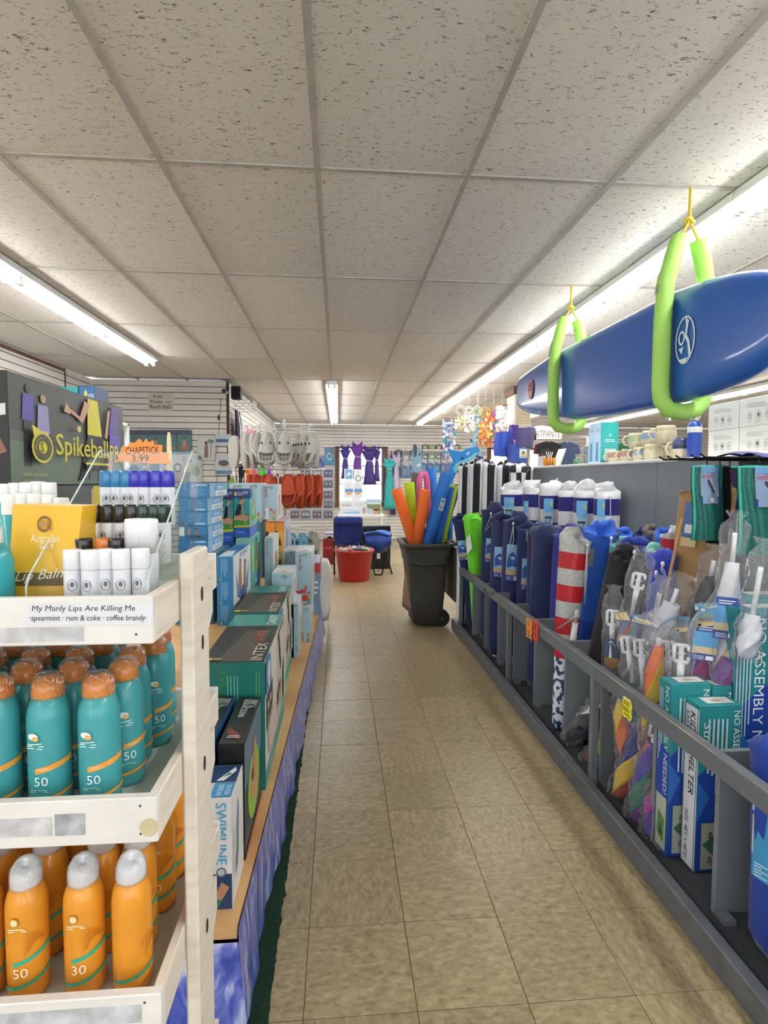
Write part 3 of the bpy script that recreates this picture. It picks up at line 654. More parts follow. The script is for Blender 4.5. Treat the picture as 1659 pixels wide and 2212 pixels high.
# ================================================================ goods standing in the bins
def cloth(c, rough=.75): return M(c, rough, var=.05, scale=30, bump=.12, sheen=.15)
def sleeve(name, lab, cat, B, T, r0, r1, mats, mis=None, group=None, neck=True, seed=0, wr=.075, rings=16, sq=1, cord=None, panel=None, body='bag', bulge=0, n=22):
    """long cloth bag from B (bottom) to T (top of the gathered neck)"""
    B, T = Vector(B), Vector(T); rr = random.Random(seed); ph = [rr.uniform(0, 6) for _ in range(4)]
    t = thing(name, B, lab, cat, group)
    ax = (T-B); L = ax.length; d = ax.normalized(); pts, rs = [], []
    for i in range(rings+1):
        s_ = i/rings
        p = B+ax*s_+Vector((math.sin(s_*3+ph[0])*.006, math.cos(s_*2.3+ph[1])*.006, 0))
        r_ = r0+(r1-r0)*s_+bulge*math.sin(math.pi*s_)
        if s_ < .03: r_ *= .8
        pts.append(p); rs.append(r_)
    sx0 = Vector((math.cos(ph[2]), math.sin(ph[2]), 0))
    if neck:
        e = pts.pop(); rs.pop(); k = L/rings
        pts += [e-d*k*.5, e-d*r1*.12, e+d*r1*.04+sx0*r1*.06, e+d*r1*.10+sx0*r1*.15, e+d*r1*.02+sx0*r1*.2]
        rs += [r1*1.03, r1*1.02, r1*.86, r1*.5, r1*.15]
    else:
        e = pts[-1]; pts += [e+d*.008+sx0*.003, e+d*.014+sx0*.008, e+d*.004+sx0*.01]; rs += [r1*.96, r1*.66, r1*.2]
    def prof(i, j):
        a = 2*math.pi*j/n; f_ = i/len(pts); k = wr*(3.2 if (neck and i > len(pts)-5) else (1.6 if i > len(pts)-4 else 1))
        return 1+k*math.sin(3*a+ph[0]+f_*4)*.7+k*.6*math.sin(5*a+ph[1]-f_*6)+k*.5*math.sin(9*a+ph[2])*(1 if f_ > .8 else .3)
    b = MB(); b.tube(pts, rs, n, mis=mis, prof=prof, sq=sq, upv=(1, 0, 0))
    bo = b.build(body, mats, t)
    # direction towards the aisle and camera
    fx = Vector((-B.x, -B.y, 0)); fx = (fx-d*fx.dot(d)).normalized(); sx = d.cross(fx) if False else fx.cross(d).normalized()*-1
    sx = Vector((0, 0, 1)).cross(fx)*-1; sx = (sx-d*sx.dot(d)).normalized()
    sx = -d.cross(fx)
    # sx points to the viewer's right
    sx = d.cross(fx)*(1 if d.cross(fx).dot(Vector((1, -.3, 0))) > 0 else -1)
    def front(u, v, h=0):
        s_ = min(max(v, 0), 1); r_ = (r0+(r1-r0)*s_+bulge*math.sin(math.pi*s_))*(1+wr*.9)+.003
        a = u/max(r_, .01); return B+ax*s_+(fx*math.cos(a)+sx*math.sin(a))*(r_+h)
    if cord:
        p0 = front(cord[0], .965); pts = [p0, p0+Vector((0, 0, -.02))+fx*.012, front(cord[0]+cord[1]*.4, .965-cord[2]*.5, .01), front(cord[0]+cord[1], .965-cord[2], .008)]
        pts2 = [p0, p0+Vector((0, 0, .012))+fx*.016, front(cord[0]-cord[1]*.3, .965-cord[2]*.45, .012), front(cord[0]+cord[1]*.6, .965-cord[2]*.9, .01)]
        MB().tube(pts, .0022, 5).tube(pts2, .0022, 5).ell(p0+fx*.014, (.009, .009, .012), 8, 6).build('drawstring', M('#e8e8ea', .6), t)
    if panel:
        u0, u1, v0, v1, items = panel; k = 8
        # curved card following the bag
        g = MB(); g.grid(8, 6, lambda a, c: front(u0+(u1-u0)*a, v0+(v1-v0)*c, .002)); cols = {}
        cd = g.build('info_card', M(items[0], .35, var=.03, coat=.3), t)
        fmap = lambda u, v, h=0: front(u0+(u1-u0)*u, v0+(v1-v0)*v, .0035+h)
        cut = []
        for it in items[1:]:
            if it[0] == 'r' and it[3]-it[1] > .3:
                _, a0, b0, a1, b1, c = it; m_ = max(2, int((a1-a0)*8))
                for q in range(m_): cut.append(('r', a0+(a1-a0)*q/m_, b0, a0+(a1-a0)*(q+1)/m_, b1, c))
            else: cut.append(it)
        decal(cd, fmap, cut, step=.0002)
    t['f'] = 0; del t['f']
    return t, front
BEACH = ['#7fb6df', ('r', 0, 0, 1, .16, '#2b3f8f'), ('r', .55, .02, .95, .13, '#e4e6ea'), ('r', .62, .04, .88, .11, '#6b7080'), ('l', .08, .03, .45, .13, 4, '#aab6dd'), ('r', 0, .16, 1, .3, '#b79f7c'), ('p', [(0, .3), (.3, .34), (.62, .27), (1, .38), (1, .3)], '#cdb791'), ('p', [(.1, .36), (.1, .66), (.45, .8), (.8, .62), (.78, .36), (.5, .42)], '#28469a'), ('p', [(0, .8), (1, .7), (1, .62), (0, .74)], '#4e9bd8'), ('e', .8, .88, .11, .05, '#d8cf2c'), ('e', .8, .88, .06, .03, '#7f9b2d')]
TBL = ['#a9cfe6', ('r', 0, 0, 1, .22, '#27336f'), ('l', .1, .04, .6, .18, 3, '#aab6dd'), ('r', 0, .22, 1, .42, '#cfc6ad'), ('r', .15, .56, .85, .6, '#33363c'), ('p', [(.25, .56), (.3, .56), (.42, .26), (.37, .26)], '#33363c'), ('p', [(.7, .56), (.75, .56), (.62, .26), (.57, .26)], '#33363c'), ('r', 0, .7, 1, 1, '#69aee0'), ('e', .8, .88, .1, .05, '#d8cf2c')]
navy = cloth('#1a2858'); black = cloth('#17171d'); royal = cloth('#1f3fa6'); white_c = cloth('#dcdde0'); teal_c = cloth('#49b3a6')
def X(px, py, x): return P(px, py, x=x)
def foot(px, py, x, z=None):
    p = P(px, py, x=x)
    if z is not None: p.z = z
    p.z = max(p.z, .047); return p
GN = 'navy umbrella bags in the bins'
def navybag(lab, top, x, y, r0, r1, seed, zb=.05, lean=(0, 0), panel=None, cord=(.02, .02, .12), mats=None, name='umbrella_bag', group=GN, **k):
    """top = pixel of the neck; the bag stands at (x,y) leaning by lean"""
    T = P(top[0], top[1], y=y+lean[1]); B = Vector((T.x-lean[0], y, zb))
    return sleeve(name, lab, 'umbrella bag' if name == 'umbrella_bag' else 'bag', B, T, r0*1.2, r1*1.2, mats or [navy], seed=seed, panel=panel, cord=cord, group=group, **k)
navybag('navy umbrella bag at the far end, behind the lime bags', (994, 1118), 1.22, 5.12, .04, .055, 1, lean=(-.13, 0), cord=None, panel=(-.05, .05, .62, .80, BEACH))
lime = cloth('#72e02e')
t, fr = navybag('lime green umbrella bag with a paper tag and wooden handle', (1021, 1122), 1.27, 4.93, .03, .076, 2, lean=(-.06, 0), mats=[lime], group=None, cord=None, neck=False, wr=.09, bulge=.0)
MB().add([fr(-.06, .84, .01), fr(-.025, .88, .012), fr(-.01, .76, .02), fr(-.055, .70, .02)], [(0, 1, 2, 3)]).build('paper_tag', M('#e9e9e9', .6), t)
A = wpos(t); tp = P(1021, 1122, y=4.93)
MB().cyl(tp+Vector((0, .0, -.12)), tp+Vector((.004, 0, .06)), .014, n=10).build('wooden_handle', M('#6f4526', .5), t)
# frilled open mouth of the bag
MB().tube([tp+Vector((.082*math.cos(a), .082*math.sin(a), .012*math.sin(3*a))) for a in [k*math.pi/8 for k in range(17)]], .010, 6, cap=False).build('bag_mouth', lime, t)
t, fr = navybag('narrow lime green bag tucked behind the tagged lime bag', (1045, 1132), 1.33, 5.1, .06, .06, 3, zb=.62, mats=[lime], group=None, cord=(.0, .02, .2), neck=False)
tp = P(1040, 1128, y=5.1); MB().cyl(tp+Vector((0, 0, -.1)), tp+Vector((0, 0, .07)), .013, n=10).build('wooden_handle', M('#7d5029', .5), t)
navybag('navy umbrella bag standing just right of the lime bags', (1066, 1098), 1.3, 4.66, .06, .075, 4, lean=(.04, 0), panel=(-.05, .03, .60, .78, BEACH), cord=(-.02, -.04, .14))
b_, w_ = 0, 1
sleeve('umbrella_bag', 'navy umbrella bag with white bands low in the bin', 'umbrella bag', P(1072, 1438, x=1.235), P(1082, 1225, x=1.30), .04, .055, [cloth('#1a1b3c'), white_c], mis=lambda i, j: [0, 1, 0, 0, 1, 0, 0, 1, 0, 1, 0, 0, 1, 0, 0, 1, 0, 0, 1, 0, 0][min(i, 20)], neck=False, seed=9)
navybag('navy umbrella bag, left of the three with beach cards in a row', (1086, 1120), 1.3, 4.26, .05, .066, 5, lean=(.03, 0), panel=(-.055, .05, .58, .80, BEACH), cord=(.03, .01, .16))
navybag('navy umbrella bag, middle of the three with beach cards in a row', (1112, 1118), 1.33, 4.12, .055, .070, 6, lean=(.03, 0), panel=(-.05, .055, .57, .82, BEACH), cord=(-.01, -.03, .26))
navybag('navy umbrella bag, right of the three with beach cards in a row', (1140, 1138), 1.38, 4.0, .045, .058, 7, lean=(.02, 0), panel=(-.03, .035, .56, .78, BEACH), cord=(.0, .02, .1))
navybag('broad plain navy umbrella bag with gathered neck by the flag bag', (1190, 1152), 1.36, 3.56, .075, .092, 8, lean=(.06, 0), bulge=.01, cord=(.05, .0, .04), wr=.07)
navybag('slim navy bag just behind the broad plain one', (1166, 1140), 1.42, 3.85, .05, .06, 18, lean=(.05, 0), cord=(.0, .02, .06))
navybag('plain violet-blue umbrella bag beside the flag bag', (1228, 1150), 1.42, 3.36, .06, .07, 10, mats=[cloth('#2b2c8c')], lean=(.03, 0), cord=None)
# flag-coloured umbrella in a clear sleeve
red = M('#bb2029', .35, var=.06, coat=.4); silv = M('#b9bdbb', .45, var=.12, scale=50, coat=.3)
M_star = ramp_mat('star_print_cloth', [(.0, '#223a6b'), (.44, '#2c4c80'), (.5, '#dfe3e6'), (1, '#e8eaea')], scale=26, detail=1, rough=.5, interp='CONSTANT', coat=.3)
Tq = P(1246, 1158, x=1.30); Bq = P(1205, 1600, x=1.215); Bq.z = max(Bq.z, .05)
def fl_m(i, j): return 2 if i < 9 else (0 if (i-9) % 3 == 0 or (i < 12 and j % 5 == 0) else 1)
sleeve('flag_umbrella', 'red and silver banded umbrella bag with blue star print below', 'umbrella bag', Bq, Tq, .042, .082, [red, silv, M_star], mis=[2]*9+[0, 1, 1, 0, 0, 1, 1, 0, 0, 1, 1, 0, 0, 1, 1, 1, 1, 1, 1, 1, 1, 1], seed=11, rings=24, neck=True, cord=(.06, .02, .3), wr=.04)
t = thing('umbrella_pole', P(1219, 1498, x=1.235), 'white umbrella pole leaning against the flag umbrella', 'pole')
MB().tube([P(1219, 1500, x=1.235), P(1243, 1345, x=1.25)], .016, 10).build('tube', M('#d9dadd', .35), t)
MB().tube([P(1243, 1345, x=1.25), P(1247, 1318, x=1.252)], .011, 10).build('tip', M('#bfc3c8', .3), t)
t = thing('flag_umbrella', P(1192, 1600, x=1.3), 'second star-print umbrella half hidden behind the flag umbrella', 'umbrella')
MB().tube([foot(1217, 1585, 1.28), P(1222, 1480, x=1.3), P(1228, 1400, x=1.3)], [.03, .042, .03], 12).build('canopy', M_star, t)
# the strap hanging off the flag bag and the loop on the rail
t = thing('carry_strap', P(1185, 1400, x=1.2), 'silver carry strap curling down from the flag umbrella', 'strap')
MB().tube([P(1250, 1330, x=1.22), P(1225, 1345, x=1.205), P(1202, 1362, x=1.2), P(1194, 1378, x=1.2), P(1196, 1392, x=1.205)], .011, 6, sq=.25).build('webbing', silv, t)
t = thing('strap_loop', P(1060, 1285, x=1.15), 'small black strap loop dangling on the rail', 'strap')
MB().tube([P(1052, 1262, x=1.165), P(1046, 1272, x=1.118), P(1052, 1284, x=1.108), P(1062, 1282, x=1.11), P(1070, 1277, x=1.118), P(1076, 1280, x=1.165)], .006, 6, sq=.3).build('webbing', black, t)
# right middle cluster
sleeve('chair_bag', 'bright blue and grey beach chair bag behind the flag umbrella', 'bag', foot(1262, 1400, 1.46, .3), P(1302, 1142, x=1.5), .075, .085, [cloth('#2a62c9'), cloth('#7c8288'), cloth('#2347a8')], mis=lambda i, j: 1 if (6 < j < 12 and i < 9) else (1 if i in (12, 13) and j < 14 else (0 if i > 5 else 2)), seed=12, cord=(.05, .02, .2))
sleeve('chair_bag', 'dull grey chair bag squeezed beside the blue and grey one', 'bag', foot(1330, 1400, 1.56, .3), P(1333, 1160, x=1.6), .06, .06, [cloth('#55585c')], seed=13)
GC = 'coloured chair bags at the back of the bins'
for px, py, x, y2, r_, c, lab, cw in [
    (1352, 1150, 1.66, 1300, .055, '#2c66d6', 'bright blue chair bag with a white drawstring at the back', 1),
    (1342, 1172, 1.55, 1330, .055, '#55b9ab', 'teal chair bag left of the royal blue one', 0),
    (1371, 1176, 1.52, 1340, .075, '#223c9e', 'royal blue chair bag with a long white cord', 1),
    (1390, 1150, 1.72, 1260, .06, '#1e2c62', 'dark navy chair bag below the counter panel', 0),
    (1420, 1188, 1.56, 1320, .055, '#7cc9bb', 'mint green chair bag in the middle of the cluster', 1),
    (1432, 1200, 1.50, 1330, .06, '#2a3fae', 'ultramarine chair bag right of the mint one', 1),
    (1436, 1150, 1.72, 1260, .05, '#2d64c6', 'mid blue chair bag next to the banded flag bag', 1),
    (1410, 1142, 1.76, 1230, .045, '#6b6259', 'brown-grey chair bag tucked against the counter panel', 0)]:
    T = P(px, py, x=x); B = Vector((T.x-.02, T.y-.0, .05+.2)); sleeve('chair_bag', lab, 'bag', B, T, r_*.9, r_, [cloth(c)], seed=px, group=GC, cord=(.0, .015, .07) if cw else None, wr=.08, rings=12)
T = P(1452, 1150, x=1.62); sleeve('flag_umbrella', 'short red and silver banded bag beside the tan bag', 'umbrella bag', Vector((T.x-.06, T.y, .3)), T, .05, .055, [red, silv], mis=lambda i, j: (i//3) % 2, seed=31, rings=15)
sleeve('umbrella_bag', 'black umbrella bag slanting left beside the clear-wrapped umbrella', 'umbrella bag', foot(1292, 1440, 1.36), P(1358, 1196, x=1.46), .07, .085, [black], seed=14, wr=.07, group='black umbrella bags')
sleeve('umbrella_bag', 'black umbrella bag with a puckered top in the centre', 'umbrella bag', foot(1378, 1450, 1.44, .25), P(1418, 1218, x=1.5), .06, .075, [black], seed=15, wr=.1, group='black umbrella bags', cord=(.0, .0, .03))
sleeve('chair_bag', 'tan canvas chair bag leaning on the counter panel', 'bag', foot(1478, 1330, 1.60, .4), P(1535, 1052, x=1.70), .105, .115, [cloth('#a98457')], seed=16, wr=.05, panel=(-.10, -.03, .72, .92, ['#3d6aa8', ('r', .2, .3, .8, .5, '#dfe6ee'), ('r', 0, .0, 1, .2, '#c9b38a')]), cord=None)
t = thing('bamboo_stake', P(1432, 1312, x=1.45), 'slim split-wood stake leaning in front of the tan bag', 'stake')
MB().tube([P(1430, 1325, x=1.44), P(1448, 1235, x=1.47), P(1474, 1120, x=1.5)], [.009, .010, .009], 6, sq=.5).build('stick', M('#b58a55', .6), t)
# striped bags along the back
stripe_b = cloth('#191b28'); grey_w = cloth('#c9c9cd')
def vstripe(i, j): return 1 if (j % 6) in (0, 1, 5) and not (j % 6 == 5 and False) else 0
GS = 'black and white striped umbrella bags'
for px, py, y, r_, lab in [(1003, 1006, 5.17, .05, 'black and white striped umbrella bag, leftmost by the noodles'), (1028, 1000, 5.16, .066, 'black and white striped umbrella bag, second from the noodles'), (1058, 1001, 5.15, .068, 'black and white striped umbrella bag, third from the noodles'), (1090, 1003, 5.16, .068, 'black and white striped umbrella bag, fourth from the noodles'), (1136, 1006, 5.12, .06, 'black and white striped umbrella bag against the counter end')]:
    T = P(px, py, y=y); sleeve('umbrella_bag', lab, 'umbrella bag', Vector((T.x-.015, y, .05)), T, r_*.9, r_, [stripe_b, white_c], mis=lambda i, j: (j//4) % 2, seed=px, group=GS, n=24, wr=.05)
T = P(1116, 1012, y=4.98); sleeve('umbrella_bag', 'crumpled black and white patterned bag top near the counter', 'umbrella bag', Vector((T.x, 4.98, .3)), T, .06, .07, [stripe_b, white_c], mis=lambda i, j: (i//2+j//3) % 2, seed=77, wr=.16)
GT = 'blue and white banded table bags'
bl = cloth('#26267a')
for k, (px, py, x, r_, lab) in enumerate([(1110, 1056, 1.56, .098, 'navy and white banded table bag with a large picture card, leftmost'), (1156, 1054, 1.60, .092, 'navy and white banded table bag, second from the striped bags'), (1196, 1056, 1.66, .088, 'navy and white banded table bag, third from the striped bags'), (1232, 1058, 1.69, .082, 'plain navy and white banded table bag, fourth from the striped bags'), (1270, 1058, 1.69, .088, 'navy and white banded table bag, second from the right end'), (1308, 1060, 1.70, .072, 'navy and white banded table bag with long cord, right end')]):
    T = P(px, py, x=x); B = Vector((T.x, T.y, .32)); pn = (-.085, .005, .66, .93, TBL) if k in (0,) else ((-.07, .0, .60, .93, TBL) if k in (2, 4) else ((-.045, .0, .60, .95, TBL) if k == 5 else ((-.09, -.05, .62, .9, TBL) if k == 1 else None)))
    sleeve('table_bag', lab, 'bag', B, T, r_*1.1, r_*1.1, [bl, white_c], mis=lambda i, j: 1 if i >= 19 or i in (15, 16, 11, 12, 7, 8) else 0, seed=100+k, group=GT, wr=.07, rings=20, neck=False, panel=pn, cord=(.03, .0, .3) if k in (1, 5) else None)
# small white hook plate on the counter panel
t = thing('wall_hook', P(1204, 1052, x=1.82), 'small white hook plate on the grey counter panel', 'hook')
q = P(1204, 1040, x=1.818); MB().box((1.812, q.y-.012, q.z-.03), (1.82, q.y+.012, q.z+.03)).build('plate', M('#cfd2d4', .4), t)
MB().tube([(1.812, q.y, q.z-.02), (1.79, q.y-.01, q.z-.03), (1.785, q.y-.02, q.z-.015), (1.79, q.y-.03, q.z-.0)], .003, 6).build('hook', M('#9a9da1', .3, metal=.7), t)
# ---------------------------------------------------------------- clear-wrapped umbrellas with white clamps
def wrapped(lab, top, bot, xt, xb, cols, clamp=True, pole=.35, card=None, seed=0, rfilm=.045, kind='beach_umbrella'):
    T, B = P(*top, x=xt), P(*bot, x=xb); B.z = max(B.z, .05); ax = T-B; d = ax.normalized(); L = ax.length
    t = thing(kind, B, lab, 'umbrella', 'clear-wrapped umbrellas in the bins')
    mats = [M(c, .4, var=.06, coat=.2) for c in cols]; k = len(cols)
    cl = 1-pole; pts = [B+ax*cl*i/12 for i in range(13)]; rs = [rfilm*.35+rfilm*.5*math.sin(math.pi*min(1, .12+.75*i/12)) for i in range(13)]
    MB().tube(pts, rs, 16, mis=lambda i, j: (j//(16//max(1, 16//4))) % k, prof=lambda i, j: 1+.1*math.cos(4*2*math.pi*j/16), tw=.3).build('canopy', mats, t)
    up_ = B+ax*cl
    MB().tube([up_, up_+ax*pole*.75], .009, 8).build('pole', M('#e3e5ea', .3), t)
    if clamp:
        c0 = B+ax*(cl+pole*.5); sx = Vector((.8, -.6, 0)); sx = (sx-d*sx.dot(d)).normalized(); wht = M('#e9ebf0', .3, coat=.3)
        b = MB()
        def bar(a, c_, r_): b.tube([a, c_], r_, 4)
        h, w2 = .062, .024
        bar(c0-sx*w2, c0-sx*w2+d*h, .008); bar(c0-sx*w2, c0+sx*w2, .008); bar(c0-sx*w2+d*h, c0+sx*w2+d*h, .008); bar(c0+sx*w2+d*h, c0+sx*w2+d*(h-.018), .007); bar(c0+sx*w2, c0+sx*w2+d*.02, .006)
        b.build('clamp', wht, t)
        MB().tube([c0-d*.075, c0-d*.004], [.011, .014], 8).build('clamp_sleeve', wht, t)
        MB().cyl(c0+sx*.0-d*.005, c0+sx*.0+d*.03, .005, n=6).cyl(c0+d*.03, c0+d*.034, .014, n=8).build('screw', wht, t)
    rr = random.Random(seed); ph = rr.uniform(0, 6)
    pts = [B+ax*(i/14)-d*.01 for i in range(15)]+[T+d*.02, T+d*.045]
    MB().tube(pts, [rfilm*(1+.12*math.sin(i*1.7+ph)) for i in range(15)]+[rfilm*.5, rfilm*.85], 14, prof=lambda i, j: 1+.16*math.sin(3*j+i*.9+ph)+.1*math.sin(5*j-i*1.3), cap=False).build('film_sleeve', FILM, t)
    if card:
        fx = Vector((-T.x, -T.y, 0)).normalized(); sx = Vector((-fx.y, fx.x, 0)); sx = sx if sx.dot(Vector((1, 0, 0))) > 0 else -sx
        v0, v1, w2, items = card; o = B+ax*v0+fx*(rfilm*1.18)
        f_ = lambda u, v, h=0: o+sx*(u-.5)*w2*2+ax*(v1-v0)*v+fx*h
        cdd = MB().add([f_(0, 0), f_(1, 0), f_(1, 1), f_(0, 1), f_(0, 0, .001), f_(1, 0, .001), f_(1, 1, .001), f_(0, 1, .001)], [(0, 3, 2, 1), (4, 5, 6, 7), (0, 1, 5, 4), (1, 2, 6, 5), (2, 3, 7, 6), (3, 0, 4, 7)]).build('header_card', M(items[0], .35, coat=.3), t)
        decal(cdd, lambda u, v, h=0: f_(u, v, .0012+h), items[1:], step=.0003)
    return t
CARD_UMB = ['#4a6fb5', ('r', 0, 0, 1, .25, '#c9a66c'), ('p', [(.1, .25), (.5, .8), (.55, .3)], '#b23a3a'), ('p', [(.5, .8), (.95, .4), (.55, .3)], '#3f8a4a'), ('e', .75, .88, .1, .06, '#e8eef4'), ('e', .75, .88, .06, .035, '#4a6fb5')]
CARD_CLAMP = ['#7db6dd', ('r', 0, 0, 1, .3, '#e9d9a6'), ('t', 'CLAMP-ON', .08, .36, .14, '#d9b020', 0, .84), ('t', 'UMBRELLA', .08, .18, .12, '#c24a2a', 0, .84), ('e', .3, .75, .14, .1, '#f2e04a'), ('l', .1, .03, .6, .14, 3, '#7a6a4a')]
CARD_SEA = ['#5fa8dc', ('r', 0, 0, 1, .2, '#3d4b94'), ('l', .1, .04, .6, .16, 3, '#d6dcee'), ('r', 0, .2, 1, .38, '#d7c39a'), ('r', 0, .8, 1, 1, '#2f4f9e'), ('l', .12, .84, .8, .96, 2, '#e8eef4'), ('r', .6, .04, .92, .15, '#eef0f2')]
RB1 = ['#d8482e', '#e8a32c', '#3a3f9a', '#7c2f7e']; RB2 = ['#5b2e86', '#a8327a', '#2f7a63', '#2d3f96']; RB3 = ['#e0812e', '#d9c02e', '#b23a2e', '#6d2f77']
wrapped('clear-wrapped navy palm-print umbrella with white handle, topmost of the wrapped ones', (1389, 1205), (1330, 1500), 1.34, 1.28, ['#232a4a', '#2c365c', '#d7dbe2', '#1c2340'], True, .42, (.42, .62, .036, CARD_UMB), 1, .05)
wrapped('clear-wrapped dark umbrella with teal collar, at the left end', (1325, 1285), (1318, 1520), 1.26, 1.24, ['#263a5e', '#2f8f8a', '#233a5a'], True, .55, (.36, .62, .03, ['#8a6a3e', ('r', 0, .35, 1, 1, '#3a4f66'), ('p', [(.3, .35), (.4, .9), (.5, .35)], '#dfe6ea'), ('p', [(.2, .85), (.45, .9), (.8, .7), (.45, .95)], '#dfe6ea')]), 2, .042)
wrapped('clear-wrapped teal umbrella with white clamp, second along the rail', (1352, 1345), (1374, 1560), 1.25, 1.23, ['#1f5f6f', '#2b7f86', '#1b4b62'], True, .62, None, 3, .04)
wrapped('clear-wrapped teal umbrella with white clamp, third along the rail', (1383, 1350), (1392, 1570), 1.27, 1.25, ['#2a6f80', '#3b8f97', '#255266', '#c0502e'], True, .62, None, 4, .04)
wrapped('clear-wrapped orange and yellow umbrella standing upright', (1424, 1372), (1398, 1600), 1.26, 1.24, ['#e8722c', '#e3c02f', '#8a2f3a', '#3a3f9a'], False, .1, None, 5, .04)
wrapped('clear-wrapped dark umbrella with white clamp, left of the rainbow one', (1441, 1360), (1446, 1570), 1.31, 1.29, ['#33405e', '#c06a2c', '#2b3a55'], True, .6, None, 6, .042)
wrapped('clear-wrapped umbrella with white clamp nearest the shelter boxes', (1474, 1362), (1464, 1580), 1.30, 1.28, ['#4a5568', '#b8672e', '#3a4a66'], True, .62, None, 7, .045)
wrapped('clear-wrapped purple and green rainbow umbrella behind the shelter boxes', (1535, 1330), (1490, 1560), 1.42, 1.36, RB2, False, .12, (.62, .95, .04, CARD_SEA), 8, .05)
wrapped('clear-wrapped violet rainbow umbrella against the tall shelter box', (1580, 1400), (1535, 1560), 1.44, 1.40, ['#6a2f8a', '#8c2f7a', '#2f3f8a', '#a03070'], False, .12, None, 9, .05)
wrapped('clear-wrapped white umbrella with a tall sea card in front', (1590, 1130), (1556, 1480), 1.52, 1.42, ['#e6e6ea', '#d8dce4', '#e8b23a'], False, .25, (.30, .55, .04, CARD_SEA), 10, .045)
wrapped('clear-wrapped black and white umbrella beside the tan bag', (1545, 1200), (1500, 1420), 1.52, 1.46, ['#22242c', '#d9dade', '#7a2028', '#22242c'], False, .2, None, 11, .05)
wrapped('clear-wrapped pale umbrella bundle on top of the pile', (1466, 1262), (1418, 1400), 1.42, 1.36, ['#c9ccd2', '#dfe2e6', '#b9bec6'], False, .3, None, 12, .06)
wrapped('clear-wrapped pale pole bundle left of the header cards', (1428, 1265), (1398, 1420), 1.40, 1.34, ['#d9dbe0', '#c2c6cc', '#e4c44a'], False, .4, None, 13, .045)
wrapped('clear-wrapped white pole bundle at the right edge', (1650, 1190), (1610, 1420), 1.48, 1.42, ['#d8dbe2', '#eceef2', '#c2c8d2'], False, .6, None, 14, .042)
# loose header cards
def card(lab, corners, x, items, name='header_card'):
    q = [P(*c, x=xx) for c, xx in zip(corners, x)]
    t = thing(name, q[0], lab, 'card', 'folded header cards on the wrapped umbrellas'); n = (q[1]-q[0]).cross(q[3]-q[0]).normalized()
    if n.dot(-q[0]+Vector((0, 0, CAMZ))) < 0: n = -n
    f_ = lambda u, v, h=0: q[0].lerp(q[1], u).lerp(q[3].lerp(q[2], u), v)+n*h
    c_ = MB().add([f_(0, 0, -.0008), f_(1, 0, -.0008), f_(1, 1, -.0008), f_(0, 1, -.0008), f_(0, 0), f_(1, 0), f_(1, 1), f_(0, 1)], [(0, 3, 2, 1), (4, 5, 6, 7), (0, 1, 5, 4), (1, 2, 6, 5), (2, 3, 7, 6), (3, 0, 4, 7)]).build('card', M(items[0], .35, coat=.3), t)
    decal(c_, f_, items[1:], step=.0003); return t
CL2 = ['#74b0dc', ('r', 0, 0, 1, .32, '#e6d49c'), ('t', 'CLAMP-ON', .1, .45, .2, '#e3bd22', 0, .8), ('t', 'UMBRELLA', .1, .24, .16, '#c2502c', 0, .8), ('e', .3, .85, .13, .08, '#f4f0c0'), ('r', .1, .04, .3, .16, '#333333')]
card('small clamp-on umbrella card hanging upright', [(1460, 1366), (1484, 1364), (1489, 1332), (1462, 1331)], (1.30, 1.29, 1.29, 1.30), CL2)
card('large clamp-on umbrella card right of the small one', [(1505, 1355), (1540, 1352), (1550, 1318), (1508, 1308)], (1.33, 1.32, 1.32, 1.33), CL2)
card('clamp-on umbrella card behind the large one', [(1502, 1318), (1548, 1312), (1552, 1303), (1500, 1304)], (1.345, 1.34, 1.34, 1.345), ['#8cc0e4', ('r', 0, 0, 1, .5, '#d9e8f2'), ('e', .6, .5, .1, .2, '#e9b53a')])
card('cream card lying folded over the clamps', [(1364, 1342), (1424, 1355), (1412, 1346), (1370, 1332)], (1.25, 1.25, 1.3, 1.3), ['#cfd8dc', ('r', .1, .3, .8, .7, '#e8c95a'), ('l', .2, .4, .7, .65, 3, '#4a5a66')])
card('yellow sun card at the left of the clamps', [(1331, 1338), (1361, 1340), (1352, 1322), (1328, 1326)], (1.25, 1.24, 1.26, 1.26), ['#e6dca0', ('e', .5, .5, .25, .35, '#e8b82e'), ('e', .5, .5, .12, .18, '#f6e9b0')])
card('blue-grey card fold right of the cream one', [(1424, 1355), (1464, 1330), (1456, 1325), (1424, 1346)], (1.25, 1.26, 1.3, 1.29), ['#6f93ad', ('r', 0, .6, 1, .9, '#a9c2d2')])
# umbrellas seen below the rail
wrapped('dark umbrella slumped low in the bin behind the rail', (1302, 1520), (1230, 1640), 1.30, 1.215, ['#1d1f33', '#191b2c', '#e0e0e4', '#1d1f33'], False, .08, None, 20, .055)
wrapped('wine red umbrella lying low beside the dark one', (1310, 1600), (1268, 1680), 1.26, 1.225, ['#8a3a2c', '#c96a3a', '#7a2c38'], False, .1, None, 21, .04)
wrapped('lime and blue foil umbrella tucked against the divider', (1306, 1590), (1292, 1720), 1.24, 1.22, ['#9ccf3a', '#2f7fa8', '#2a3f5a'], False, .1, None, 22, .04)
wrapped('yellow and purple spiral umbrella hanging below the yellow note', (1338, 1500), (1350, 1640), 1.215, 1.225, ['#e3c23a', '#d8702e', '#7a2f5e', '#4a3f9a'], False, .1, None, 23, .035)
wrapped('navy, yellow and red banner umbrella crossing the bin', (1398, 1560), (1334, 1720), 1.27, 1.215, ['#2b2f7c', '#e3c23a', '#d8502e', '#3a2f6e'], False, .08, None, 24, .05)
